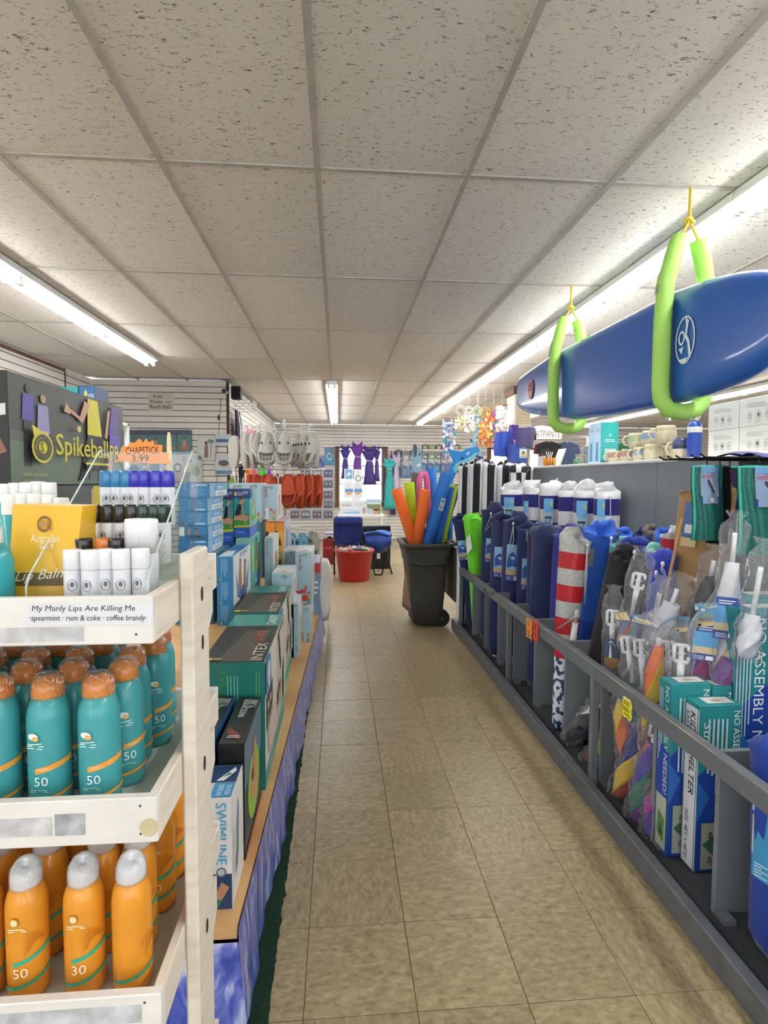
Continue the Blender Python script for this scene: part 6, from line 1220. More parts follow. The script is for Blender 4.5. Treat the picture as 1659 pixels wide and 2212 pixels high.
_, z5 = ride('pale blue ride-on carton with an orca picture end', 572, 590, 3.98, .40, SH, 1162, '')
ride('pale blue ride-on carton with a unicorn picture on the back stack', 566, 600, 4.6, .35, OZ+.0006, 1047, 'unicorn')
for k, (pa, pb_) in enumerate(((498, 534), (534, 566))): ride('pale blue carton %s of the unicorn carton on the back stack' % ('two left' if k == 0 else 'just left'), pa, pb_, 4.55, .35, 1.07, 1044, '')
carton('float_carton', 'plain teal carton carrying the back stack', P(498, 1200, y=4.55).x, P(566, 1200, y=4.55).x, 4.56, .36, SH, 1.069, '#4a8a92', {}, G)
carton('float_carton', 'blue carton under the child picture cartons', P(480, 1200, y=3.74).x, -.664, 3.73, .36, SH, .999, '#2f5f9a', {}, G)
def oct_front(w_, d_, h_): return [('r', .001, .001, w_-.001, h_-.001, '#4a2a5e'), ('r', .001, h_*.84, w_-.001, h_*.99, '#e8922c'), ('p', [(w_*.5, h_*.4), (w_, h_*.4), (w_, h_*.84), (w_*.3, h_*.84)], '#e6b23a'), ('e', w_*.5, h_*.32, w_*.26, h_*.15, '#d8c83a'), ('e', w_*.5, h_*.32, w_*.1, h_*.06, '#222222'), ('p', [(w_*.3, h_*.6), (w_*.5, h_*.75), (w_*.7, h_*.6)], '#4a2f2a')]
def oct_side(w_, d_, h_): return [('r', .001, .001, d_-.001, h_-.001, '#c9ccd6'), ('p', [(d_*.1, h_*.1), (d_*.5, h_*.2), (d_*.5, h_*.8), (d_*.2, h_*.9)], '#8a7fa6'), ('p', [(d_*.6, h_*.1), (d_*.9, h_*.2), (d_*.8, h_*.85), (d_*.6, h_*.8)], '#a9a0c0')]
for k, (pa, pb_) in enumerate(((574, 594), (594.6, 614))):
    xa_, xb_ = P(pa, 1150, y=4.42).x, P(pb_, 1150, y=4.42).x
    carton('toy_carton', 'purple and orange octopus toy carton, %s of the pair' % ('left' if k == 0 else 'right'), xa_, xb_, 4.42, .6, SH, OZ, '#5a3a6e', {'f': oct_front, 'r': oct_side, 't': lambda w_, d_, h_: [('r', .002, .002, w_-.002, d_-.002, '#c9b8c6'), ('r', .002, .002, w_-.002, d_*.2, '#d89a5a')]}, 'octopus toy cartons')
# folded white sheet and small blue-red carton at the far table end
xa_ = P(676, 1250, y=4.75).x
carton('toy_carton', 'red and blue picture carton tucked behind the lobster carton', xa_, P(692, 1250, y=4.75).x, 4.60, .5, ZL, P(684, 1215, y=4.6).z, '#7f9fc4', {'r': lambda w_, d_, h_: [('r', .001, .001, d_-.001, h_-.001, '#5f8fc4'), ('p', [(0, h_*.7), (d_, h_*.7), (d_, h_), (0, h_)], '#c03a34'), ('p', [(0, h_*.2), (d_, h_*.35), (d_, h_*.6), (0, h_*.5)], '#d6dce4')], 'f': lambda w_, d_, h_: [('r', 0, h_*.8, w_, h_*.98, '#c8453a'), ('l', .0, h_*.4, w_, h_*.7, 3, '#e6e8ec')]}, G)
sh = thing('plastic_sheet', P(700, 1330, y=5.1), 'stiff white folded plastic sheet at the far table end', 'sheet')
b = MB(); A, B_, C, D = P(692, 1330, y=4.95), P(706, 1335, y=5.0), P(714, 1215, y=5.5), P(690, 1200, y=5.4)
pts = [P(688, 1345, y=4.9), P(703, 1340, y=4.95), P(715, 1310, y=5.5), P(690, 1205, y=4.95), P(704, 1206, y=5.0), P(717, 1222, y=5.55)]
b.grid(6, 8, lambda u, v: (pts[0].lerp(pts[1], min(1, u*2)).lerp(pts[2], max(0, u*2-1))).lerp(pts[3].lerp(pts[4], min(1, u*2)).lerp(pts[5], max(0, u*2-1)), v)+Vector((.02*math.sin(7*v+3*u), 0, 0)))
o = b.build('folded_sheet', M('#dcdcd8', .4), sh); md = o.modifiers.new('thickness', 'SOLIDIFY'); md.thickness = .004
# ---------------------------------------------------------------- stack of large game cartons at the left
def sp_side(top):
    def g(w_, d_, h_):
        L = [('r', .001, .001, d_-.001, h_-.001, '#4d514c'), ('r', .001, .001, d_-.001, h_*.40, '#6d7d6d'), ('r', .001, h_*.40, d_-.001, h_*.5, '#5e665f')]
        if not top: L += [('p', [(d_*.6, h_*.3), (d_*.66, h_*.3), (d_*.7, h_*.95), (d_*.62, h_*.95)], SKIN), ('p', [(d_*.62, h_*.7), (d_*.74, h_*.7), (d_*.72, h_*.98), (d_*.64, h_*.98)], '#cfc23a'), ('l', d_*.75, h_*.3, d_*.95, h_*.7, 4, '#d9dccf')]; return L
        Y, V_ = '#e0d437', '#5a4fa6'
        # standing players
        L += [('p', [(d_*.085, h_*.18), (d_*.135, h_*.18), (d_*.14, h_*.62), (d_*.085, h_*.62)], '#3a3c40'), ('p', [(d_*.075, h_*.60), (d_*.15, h_*.60), (d_*.155, h_*.84), (d_*.085, h_*.84)], V_), ('e', d_*.12, h_*.89, d_*.02, h_*.04, '#4a3a34'), ('p', [(d_*.17, h_*.5), (d_*.26, h_*.5), (d_*.25, h_*.77), (d_*.18, h_*.77)], '#9a93c4'), ('p', [(d_*.19, h_*.36), (d_*.24, h_*.36), (d_*.25, h_*.52), (d_*.18, h_*.52)], '#c9bcc0'), ('e', d_*.215, h_*.83, d_*.02, h_*.04, '#b08a74')]
        # the striking player
        L += [('p', [(d_*.50, h_*.10), (d_*.53, h_*.10), (d_*.60, h_*.34), (d_*.60, h_*.46), (d_*.55, h_*.44)], '#24262a'), ('p', [(d_*.48, h_*.04), (d_*.55, h_*.05), (d_*.54, h_*.12), (d_*.50, h_*.11)], '#2a2c30'), ('p', [(d_*.55, h_*.40), (d_*.74, h_*.38), (d_*.72, h_*.58), (d_*.58, h_*.58)], '#2c2c34'), ('p', [(d_*.57, h_*.56), (d_*.72, h_*.56), (d_*.68, h_*.97), (d_*.58, h_*.97)], Y), ('p', [(d_*.60, h_*.90), (d_*.55, h_*.93), (d_*.49, h_*.70), (d_*.53, h_*.68)], SKIN), ('p', [(d_*.53, h_*.68), (d_*.50, h_*.74), (d_*.42, h_*.80), (d_*.41, h_*.77)], SKIN), ('p', [(d_*.42, h_*.78), (d_*.38, h_*.86), (d_*.37, h_*.80), (d_*.36, h_*.76), (d_*.41, h_*.74)], SKIN)]
        # the defender in purple
        L += [('p', [(d_*.79, h_*.60), (d_*.91, h_*.58), (d_*.90, h_*.95), (d_*.83, h_*.95)], '#5c52a0'), ('p', [(d_*.79, h_*.42), (d_*.92, h_*.40), (d_*.92, h_*.60), (d_*.80, h_*.60)], '#6a5fb8'), ('p', [(d_*.81, h_*.92), (d_*.78, h_*.88), (d_*.74, h_*.56), (d_*.77, h_*.54)], SKIN), ('p', [(d_*.76, h_*.08), (d_*.80, h_*.08), (d_*.84, h_*.40), (d_*.79, h_*.42)], SKIN), ('p', [(d_*.74, h_*.0), (d_*.82, h_*.02), (d_*.81, h_*.09), (d_*.76, h_*.08)], '#d9dadc')]
        # net
        L += [('p', [(d_*.54, h_*.17), (d_*.76, h_*.17), (d_*.78, h_*.23), (d_*.53, h_*.23)], '#2a2c28'), ('p', [(d_*.53, h_*.22), (d_*.78, h_*.22), (d_*.78, h_*.245), (d_*.53, h_*.245)], Y), ('r', d_*.55, h_*.05, d_*.57, h_*.17, '#222420'), ('r', d_*.64, h_*.03, d_*.66, h_*.17, '#222420'), ('r', d_*.74, h_*.05, d_*.76, h_*.17, '#222420'), ('e', d_*.47, h_*.60, d_*.018, h_*.036, '#d8c86a')]
        # name and emblem
        L += [('e', d_*.175, h_*.36, d_*.075, h_*.15, Y), ('p', [(d_*.105, h_*.56), (d_*.12, h_*.42), (d_*.19, h_*.5)], Y), ('o', d_*.175, h_*.36, d_*.062, h_*.125, .008, '#4a4f48'), ('o', d_*.175, h_*.36, d_*.044, h_*.09, .008, '#4a4f48'), ('t', 'S', d_*.158, h_*.315, h_*.09, '#4a4f48', 0), ('t', 'Spikeball', d_*.265, h_*.235, h_*.28, Y, 0, d_*.48), ('t', 'Spikeball', d_*.267, h_*.237, h_*.28, Y, 0, d_*.48), ('t', 'PRO', d_*.765, h_*.29, h_*.18, Y, 0, d_*.20), ('t', 'WHY GO PRO?', d_*.03, h_*.085, h_*.03, '#b9b84a', 0, d_*.16), ('l', d_*.03, h_*.02, d_*.16, h_*.06, 3, '#9aa06a')]
        return L
    return g
zt = [SH, .8815, 1.143, 1.4055, 1.668]; NM = ['bottom', 'second from bottom', 'second from top', 'top']
for k in range(4):
    carton('game_carton', 'large ball game carton with players pictured, %s of the stack' % NM[k], -.97, -.75+.004*(k % 2), 1.35, .685, zt[k], zt[k+1]-.001, '#1d1c1e', {'r': sp_side(k == 3), 'f': lambda w_, d_, h_: [('p', [(w_*.3, h_*.1), (w_*.98, h_*.3), (w_*.9, h_*.45), (w_*.4, h_*.3)], '#8a5f4e'), ('p', [(w_*.4, h_*.55), (w_*.98, h_*.62), (w_*.98, h_*.72), (w_*.5, h_*.66)], '#cfcfd2')], 't': lambda w_, d_, h_: [('r', .002, .002, w_-.002, d_-.002, '#3a3c3a')]}, 'stacked ball game cartons')
# ================================================================ far aisle: tub, chairs, window display, shoes, wall goods
def ycx(px, y, py=1050): return P(px, py, y=y).x
# red tub of toys
tub = thing('red_tub', (.225, 7.85, 0), 'red plastic tub full of wrapped toys on the floor', 'tub')
MB().lathe((.225, 7.85, 0), [(.205, 0), (.213, .012), (.262, .40), (.282, .405), (.285, .425), (.280, .432), (.258, .43), (.205, .05), (.0, .045)], 36).build('tub_body', M('#c42a2b', .38, var=.04, coat=.25), tub)
rr = random.Random(21); TC = ['#d8d8d2', '#b33a3a', '#3f7a4a', '#2f4f86', '#e0c9a6', '#c9cdd2']
for k in range(26):
    a = rr.uniform(0, 6.28); q = .2*math.sqrt(rr.random()); z = .40+.04*(1-q/.2)+rr.uniform(0, .02)
    t = thing('wrapped_toy', (.225+q*math.cos(a), 7.85+q*math.sin(a), z-.03), 'small wrapped toy heaped in the red tub', 'toy', 'wrapped toys in the red tub')
    c = wpos(t)+Vector((0, 0, .03)); s_ = rr.uniform(.7, 1.1)
    MB().ell(c, (.05*s_, .04*s_, .03*s_), 9, 6).build('toy_body', M(rr.choice(TC), .35, var=.2, scale=40, coat=.3), t)
    MB().tube([c+Vector((-.05, 0, .01)), c+Vector((-.075, .01, .03))], [.012, .022], 7, cap=False).tube([c+Vector((.05, 0, .01)), c+Vector((.075, -.01, .03))], [.012, .022], 7, cap=False).build('wrapper_twist', FILM, t)
M_tubeK = M('#17181b', .4, metal=.2)
# folding chairs
def chairA():
    y = 8.35; t = thing('folding_chair', (.145, y, 0), 'navy high-backed folding camp chair standing behind the red tub', 'chair')
    x0, x1 = ycx(722, y), ycx(782, y); z1 = P(750, 1118, y=y).z; z0 = P(750, 1178, y=y).z
    b = MB(); b.grid(10, 10, lambda u, v: Vector((x0+(x1-x0)*u, y-.01+.05*math.sin(math.pi*u)*(.5+.5*v), z0+(z1-z0)*v+.012*math.sin(math.pi*u)*v))); o = b.build('back_panel', cloth('#1e2f78'), t); o.modifiers.new('thickness', 'SOLIDIFY').thickness = .012
    b = MB(); b.box((x0+.0, y-.06, z1-.09), (x1, y-.012, z1+.015), bev=.02); b.build('head_pad', cloth('#223687'), t)
    b = MB(); b.grid(8, 6, lambda u, v: Vector((x0+.03+(x1-x0-.06)*u, y-.03-.20*v, z0-.03+.10*v-.05*math.sin(math.pi*u)))); o = b.build('seat', cloth('#1b2a6c'), t); o.modifiers.new('thickness', 'SOLIDIFY').thickness = .012
    MB().tube([(x0+.12, y-.02, z1-.06), (x0+.10, y-.035, z0+.12), (x0+.2, y-.04, z0+.03), (x0+.3, y-.035, z0+.12), (x0+.3, y-.02, z1-.06)], .007, 6, sq=.4).build('strap', black, t)
    for sx in (x0, x1):
        MB().tube([(sx, y+.0, z1-.02), (sx, y, z0-.04), (sx+.0, y-.03, .012)], .012, 8).build('leg', M_tubeK, t)
        MB().tube([(sx, y-.24, z0+.1), (sx, y-.10, .25), (sx, y+.12, .012)], .011, 8).build('leg', M_tubeK, t)
        MB().ell((sx, y-.03, .014), (.022, .022, .014), 8, 6).build('foot', M('#222222', .6), t)
    MB().tube([(x0, y-.12, .3), (x1, y-.12, .3)], .009, 8).build('crossbar', M_tubeK, t)
chairA()
def chairB():
    y = 8.34; x0, x1 = ycx(788, y), ycx(844, y); xm = (x0+x1)/2; zt = P(815, 1150, y=y).z; zm = P(815, 1180, y=y).z
    t = thing('folding_chair', (xm, y, 0), 'bright blue folding chair with black crossed legs beside the tub', 'chair')
    b = MB(); b.grid(10, 8, lambda u, v: Vector((x0+(x1-x0)*u, y-.05-.10*math.sin(math.pi*v)+.02*math.sin(9*u), zt-.03-(zt-zm+.07)*v*(.55+.45*math.sin(math.pi*u))+.0))); o = b.build('sling', cloth('#1d4390'), t); o.modifiers.new('thickness', 'SOLIDIFY').thickness = .01
    b = MB(); b.grid(10, 5, lambda u, v: Vector((x0-.01+(x1-x0+.02)*u, y-.09+.22*v, zt-.02+.035*math.sin(math.pi*u)+.02*math.sin(5*u+4*v)))); o = b.build('folded_fabric', cloth('#2f6cc8'), t); o.modifiers.new('thickness', 'SOLIDIFY').thickness = .02
    q = P(818, 1196, y=y-.13); MB().box((q.x-.03, y-.175, q.z-.07), (q.x+.02, y-.172, q.z+.01)).build('paper_tag', M('#e8e8e8', .6), t)
    for s_ in (-1, 1):
        MB().tube([(xm+s_*.2, y-.09, zt-.02), (xm+s_*.10, y-.16, .2), (xm+s_*.05, y-.18, .012)], .010, 8).build('leg', M_tubeK, t)
        MB().tube([(xm+s_*.06, y+.1, zt-.02), (xm+s_*.16, y+.0, .2), (xm+s_*.21, y-.1, .012)], .010, 8).build('leg', M_tubeK, t)
        MB().tube([(xm+s_*.21, y-.1, .012), (xm+s_*.21, y+.1, .012)], .010, 8).build('foot_bar', M_tubeK, t)
    MB().tube([(xm-.05, y-.18, .012), (xm+.05, y-.18, .012)], .010, 8).build('foot_bar', M_tubeK, t)
chairB()
y = 8.75; carton('black_carton', 'large matte black carton behind the blue chairs', ycx(772, y), ycx(844, y), y, .22, 0, P(810, 1137, y=y).z, '#1b1b1d', {}, None)
y = 9.3; carton('toy_carton', 'small white and black snorkel carton on the floor by the red carton', ycx(702, y), ycx(722, y), y, .2, .42, P(712, 1152, y=y).z, '#c9c9dc', {'f': lambda w_, d_, h_: [('p', [(0, 0), (w_, 0), (w_*.5, h_*.55)], '#2a2a34'), ('r', 0, h_*.8, w_, h_, '#5a5aa8')]}, None)
y = 9.25; carton('red_carton', 'dark red carton under the snorkel carton', ycx(697, y), ycx(722, y), y, .25, 0, .419, '#8a2026', {'f': lambda w_, d_, h_: [('r', 0, h_*.6, w_, h_*.7, '#b5484a')]}, None)
# cartons stacked before the window
WB = '#dfe2e6'
def wcart(lab, pa, pb_, y, pyb, pyt, items=None, d=.3, col=WB, z0=None):
    x0, x1 = ycx(pa, y), ycx(pb_, y); z0 = P((pa+pb_)/2, pyb, y=y).z if z0 is None else z0; z1 = P((pa+pb_)/2, pyt, y=y).z
    return carton('display_carton', lab, x0, x1, y, d, z0, z1, col, {'f': items} if items else {}, 'white cartons stacked before the window')
tbk = thing('display_table', (.4, 11.4, 0), 'low white display table under the window cartons', 'table')
x0, x1 = ycx(730, 11.2), ycx(830, 11.2)
MB().box((x0, 11.1, .66), (x1, 11.75, .70), bev=.004).build('table_top', M_white, tbk)
for xx in (x0+.03, x1-.07):
    for yy_ in (11.13, 11.68): MB().box((xx, yy_, 0), (xx+.04, yy_+.04, .66)).build('leg', M_white, tbk)
pic = lambda c1, c2: (lambda w_, d_, h_: [('r', w_*.06, h_*.08, w_*.94, h_*.92, c1), ('p', [(w_*.1, h_*.1), (w_*.9, h_*.12), (w_*.8, h_*.45), (w_*.2, h_*.4)], c2), ('l', w_*.5, h_*.7, w_*.9, h_*.86, 2, '#f0f2f4')])
wcart('wide white carton, left of the bottom row on the window table', 735, 783, 11.2, 0, 1098, pic('#c6d2e0', '#8fb4da'), .35, z0=.701)
wcart('carton with a smiling swimmer picture, right on the window table', 791, 824, 11.15, 0, 1088, lambda w_, d_, h_: [('r', w_*.05, h_*.05, w_*.95, h_*.95, '#7f8a6a'), ('p', [(w_*.05, h_*.05), (w_*.5, h_*.05), (w_*.5, h_*.5), (w_*.05, h_*.6)], '#b9c4cc'), ('e', w_*.68, h_*.28, w_*.2, h_*.2, '#c99678'), ('e', w_*.66, h_*.44, w_*.22, h_*.08, '#4a3528')], .3, '#e4e6e2', z0=.701)
wcart('lilac and white carton between the two on the window table', 782, 791, 11.22, 0, 1090, lambda w_, d_, h_: [('r', w_*.1, h_*.1, w_*.9, h_*.7, '#c3a9b8')], .3, z0=.701)
z_a = P(759, 1098, y=11.2).z
wcart('long white carton lying on the wide one', 733, 790, 11.26, 0, 1082, lambda w_, d_, h_: [('r', w_*.1, h_*.2, w_*.45, h_*.6, '#b9c0c8'), ('r', w_*.55, h_*.2, w_*.9, h_*.7, '#cfd4d8')], .3, z0=z_a+.001)
wcart('pale blue carton top on the swimmer carton', 792, 824, 11.2, 0, 1079, None, .3, '#a9c4d6', z0=P(808, 1088, y=11.15).z+.001)
z_b = P(760, 1082, y=11.26).z
wcart('small white carton under the printed pair', 760, 778, 11.3, 0, 1075, None, .25, z0=z_b+.001)
z_c = P(765, 1075, y=11.3).z
for k, (pa, pb_) in enumerate(((744, 763.5), (764.2, 783))): wcart('white float carton with a blue wave, %s of the lower pair' % ('left' if k == 0 else 'right'), pa, pb_, 11.3, 0, 1037, lambda w_, d_, h_: [('r', w_*.05, h_*.3, w_*.95, h_*.5, '#5f9ad8'), ('e', w_*.5, h_*.25, w_*.3, h_*.1, '#d6a07a'), ('l', w_*.2, h_*.6, w_*.8, h_*.85, 3, '#c3ccd6')], .2, z0=z_c+.0012)
z_d = P(765, 1037, y=11.3).z
wcart('blue-pictured carton on the lower pair, left', 744, 762.5, 11.3, 0, 1013, lambda w_, d_, h_: [('r', w_*.1, h_*.1, w_*.9, h_*.95, '#6fa6d2'), ('p', [(w_*.2, h_*.3), (w_*.8, h_*.5), (w_*.5, h_*.8)], '#cfe0ec')], .2, z0=z_d+.001)
wcart('white carton with a black arch on the lower pair, right', 764.5, 783, 11.3, 0, 1014, lambda w_, d_, h_: [('o', w_*.5, h_*.15, w_*.32, h_*.3, w_*.08, '#3a3c40'), ('l', w_*.2, h_*.6, w_*.8, h_*.9, 3, '#c6cbd2')], .2, z0=z_d+.001)
# mermaid tails hung at the window
def tail(lab, px, pyt, pyb, y, w0, col, tie=.3, grp='mermaid tails'):
    t = thing('mermaid_tail', P(px, pyb, y=y), lab, 'tail'); t['group'] = grp; T, B = P(px, pyt, y=y), P(px, pyb, y=y); L = T.z-B.z
    b = MB(); n = 10; rs = []; pts = []
    for i in range(n+1):
        s_ = i/n; pts.append(B.lerp(T, s_)); rs.append(w0*(1-.55*s_/(1-tie)) if s_ < 1-tie else w0*(.45+.9*(s_-(1-tie))/tie))
    b.tube(pts, rs, 12, sq=.35, upv=(0, 1, 0), prof=lambda i, j: 1+.12*math.sin(3*j+i)); b.build('tail_fabric', M(col, .45, var=.2, scale=30, sheen=.2), t)
    for s_ in (-1, 1): MB().tube([T-Vector((0, 0, .03)), T+Vector((s_*w0*.6, 0, .05)), T+Vector((s_*w0*.85, 0, .12))], [w0*.4, w0*.34, w0*.06], 8, sq=.3, upv=(0, 1, 0)).build('fluke', M(col, .45, var=.2, scale=30), t)
    q = B.lerp(T, 1-tie); MB().tube([q+Vector((w0*.5*math.cos(a), w0*.2*math.sin(a), .01*math.sin(a*2))) for a in [k*.7854 for k in range(9)]], .008, 6, cap=False).build('white_tie', M('#dcd8e4', .6), t)
    MB().tube([T+Vector((0, 0, -.02)), T+Vector((0, .03, .04)), T+Vector((0, YB-y-.01, .05))], .004, 5).build('wall_hook', M('#bfc1c4', .4), t)
    return t
tail('dark purple mermaid tail at the left of the window', 746, 972, 1034, 12.9, .10, '#3a2a86'); tail('violet mermaid tail with a tall fluke in the window middle', 772, 966, 1034, 12.88, .13, '#6a2f96'); tail('purple mermaid tail tied in two at the window right', 798, 974, 1046, 12.9, .15, '#3f2a7c')
tail('shorter purple mermaid tail beside the right one', 814, 974, 1040, 12.97, .07, '#4a2f86')
tail('turquoise mermaid tail on the back wall right of the window', 841, 1000, 1100, 12.95, .14, '#2fb0b0', .12); tail('pale lilac mermaid tail beside the turquoise one', 856, 990, 1096, 12.97, .10, '#c3b4cc', .1); tail('plum mermaid tail behind the lilac one', 849, 984, 1112, 13.0, .06, '#6a3f7a', .1)
# snorkel sets on the back wall
def packet(name, lab, cat, c, w_, h_, items, col, axis='y', grp=None, film=True, hook=True):
    """bagged card hanging on a wall; c = top centre; axis y faces -y, axis x faces +x"""
    t = thing(name, (c[0], c[1], c[2]-h_), lab, cat, grp); c = Vector(c)
    U, N = (Vector((1, 0, 0)), Vector((0, -1, 0))) if axis == 'y' else (Vector((0, 1, 0)), Vector((1, 0, 0)))
    f_ = lambda u, v, h=0: c+U*(u-.5)*w_+Vector((0, 0, -h_*(1-v)))+N*h
    b = MB(); b.add([f_(u, v, h) for h in (0, .004) for (u, v) in ((0, 0), (1, 0), (1, 1), (0, 1))], [(3, 2, 1, 0), (4, 5, 6, 7), (0, 1, 5, 4), (1, 2, 6, 5), (2, 3, 7, 6), (3, 0, 4, 7)])
    cd = b.build('backing_card', M(col, .4, coat=.2), t)
    if items: decal(cd, lambda u, v, h=0: f_(u, v, .0045+h), items, step=.0008)
    if film:
        b = MB(); b.grid(4, 4, lambda u, v: f_(u*1.06-.03, v*1.05-.03, .012+.02*math.sin(math.pi*u)*math.sin(math.pi*v))); b.build('clear_bag', FILM, t)
    if hook: MB().tube([f_(.5, 1.02, -.06), f_(.5, 1.02, .05), f_(.5, 1.05, .06)], .003, 5).build('wall_hook', M('#b9bbbe', .35, metal=.5), t)
    return t
rr = random.Random(5)
SN = [(861, '#2a2c30', 'black'), (877, '#b9b2b4', 'grey'), (892, '#2f5f8a', 'blue'), (905, '#3a3c42', 'charcoal'), (918, '#26282c', 'black and white'), (933, '#7fb52f', 'lime green'), (947, '#2b2d31', 'black and clear'), (960, '#d63a7a', 'hot pink'), (974, '#e0702c', 'orange'), (986, '#3a3f4a', 'slate')]
for k, (px, c_, nm) in enumerate(SN):
    y = YB-.03; T = P(px, 975, y=y); t = packet('snorkel_set', '%s snorkel set, %s from the window on the back wall' % (nm, ORD[k]), 'snorkel set', (T.x, y, T.z), .15, .62 if k < 4 else .5, [('r', 0, 0, 1, .5, '#2f6fa8'), ('p', [(0, .5), (1, .4), (1, .62), (0, .66)], '#c9ced6'), ('e', .5, .75, .42, .11, c_), ('e', .34, .75, .15, .07, '#d9dee2'), ('e', .66, .75, .15, .07, '#d9dee2'), ('p', [(.8, .1), (.92, .1), (.95, .95), (.82, .95)], c_), ('l', .1, .1, .6, .35, 4, '#9fc4e0')], '#8a949e', grp='snorkel sets on the back wall')
    c0 = wpos(t)+Vector((0, -.03, .45)); MB().tube([c0+Vector((-.06, 0, .1)), c0+Vector((-.065, -.02, .18)), c0+Vector((0, -.03, .2)), c0+Vector((.065, -.02, .18)), c0+Vector((.06, 0, .1))], .012, 6).build('mask_strap', M(c_, .4), t)
# goggles
y = YB-.03; k = 0
for r_, py in enumerate((1013, 1036, 1059, 1080, 1102)):
    for c_, px in enumerate((637, 660, 685, 709)):
        if (r_, c_) in ((0, 0), (1, 0)): continue
        T = P(px, py, y=y); gl = rr.choice(['#b0563a', '#5a5f8a', '#c9ccd6', '#8a3f4a', '#4a5068', '#3a6a8a'])
        packet('swim_goggles', 'carded swim goggles, %s row, %s from the left' % (ORD[r_], ORD[c_]), 'goggles', (T.x, y, T.z), .21, .19, [('r', .04, .04, .96, .96, '#5f6480'), ('e', .3, .5, .2, .24, gl), ('e', .7, .5, .2, .24, gl), ('e', .3, .5, .12, .15, '#b9c2d0'), ('e', .7, .5, .12, .15, '#b9c2d0'), ('r', .45, .5, .55, .58, gl), ('r', .04, .82, .96, .96, '#8f9ac0')], '#9aa0b4', grp='carded swim goggles')
for k, (px, c_) in enumerate(((640, '#2f57b0'), (666, '#3563bc'), (690, '#2a4fa6'), (712, '#3f8fc4'))):
    T = P(px, 984 if k < 3 else 966, y=y); packet('diving_mask', 'blue boxed diving mask, %s from the left above the goggles' % ORD[k], 'diving mask', (T.x, y, T.z), .23, .26 if k < 3 else .42, [('r', .03, .03, .97, .5, c_), ('e', .5, .55, .36, .25, '#3f7fd0'), ('e', .5, .55, .24, .16, '#1f3f7a'), ('l', .1, .08, .8, .25, 3, '#9fc0ec')] if k < 3 else [('r', .03, .03, .97, .97, '#2f9ac4'), ('o', .5, .5, .3, .2, .07, '#e8eef2'), ('p', [(.6, .6), (.75, .6), (.85, .95), (.7, .95)], '#d03a3a')], '#7f90b8', grp='boxed diving masks')
# ---------------------------------------------------------------- clog and sandal rack
def clog(col, holes, open_toe=False):
    """hangs toe up: toe at the top, insole faces -y; local origin at the heel"""
    root = empty('clog', Vector((0, 0, 0))); root['category'] = 'shoe'; m = M(col, .6, var=.05, scale=30)
    out = [(.034*math.sin(a)*(1+.25*math.cos(a*.5)), 0) for a in (0,)]
    prof = []
    for k in range(20):
        a = 2*math.pi*k/20; z = .12-.12*math.cos(a); w_ = (.036+.016*(z/.24))*abs(math.sin(a))**.75
        prof.append((w_ if a < math.pi else -w_, z))
    so = MB(); n = len(prof)
    so.v = [(u, 0, v) for u, v in prof]+[(u*1.04, .012, v*1.01) for u, v in prof]+[(u*1.02, .028, v) for u, v in prof]
    so.f = [tuple(range(n))]+[(i, i+n, (i+1) % n+n, (i+1) % n) for i in range(n)]+[(i+n, i+2*n, (i+1) % n+2*n, (i+1) % n+n) for i in range(n)]+[tuple(range(2*n, 3*n))[::-1]]
    so.mi = [0]*len(so.f); so.sm = [False]+[True]*(2*n)+[False]
    s_ = so.build('sole', m, root)
    b = MB(); b.grid(12, 8, lambda u, v: Vector(((.052*math.cos(math.pi*u)*(1-.72*v**2.2))*(1.0), -.058*math.sin(math.pi*u)*(1-.55*v**1.6)+.006, .118+.116*v+.02*math.sin(math.pi*u)*(1-v)*(-1))))
    b.build('upper', m, root)
    MB().tube([(.048, .004, .125), (.05, -.03, .09), (.044, -.04, .05), (0, -.045, .028), (-.044, -.04, .05), (-.05, -.03, .09), (-.048, .004, .125)], [.009]*7, 6, sq=1.5).build('heel_strap', m, root)
    if holes:
        decal(s_, lambda u, v, h=0: Vector((u, -h, v)), [('e', x, z, .0042, .007, '#3a3a38') for z in (.035, .062, .089) for x in (-.02, 0, .02)], 'vent_hole', step=.0002)
        for sx in (-1, 1): MB().ell((sx*.028, -.043, .165), (.005, .006, .009), 8, 6).build('eye_hole', M('#1f1f20', .5), root)
    return root
RX, RY = ycx(615, 5.85), 5.85
ZTIER = (P(615, 927, y=RY).z, P(615, 1014, y=RY).z, P(615, 1139, y=RY).z)
rkx = thing('shoe_rack', (RX, RY, 0), 'white wire spinner rack hung with clogs and sandals', 'rack')
M_wire = M('#dcdcd8', .4)
MB().cyl((RX, RY, .02), (RX, RY, P(615, 906, y=RY).z), .016, n=10).build('post', M_wire, rkx)
MB().lathe((RX, RY, 0), [(.25, 0), (.25, .015), (.03, .03), (.016, .05)], 20).build('base', M_wire, rkx)
for z in ZTIER:
    b = MB(); L_ = .42
    for a in (0, math.pi/2, .8, -.8): b.cyl((RX-L_*math.cos(a), RY-L_*math.sin(a), z), (RX+L_*math.cos(a), RY+L_*math.sin(a), z), .005, n=6)
    b.build('arm', M_wire, rkx)
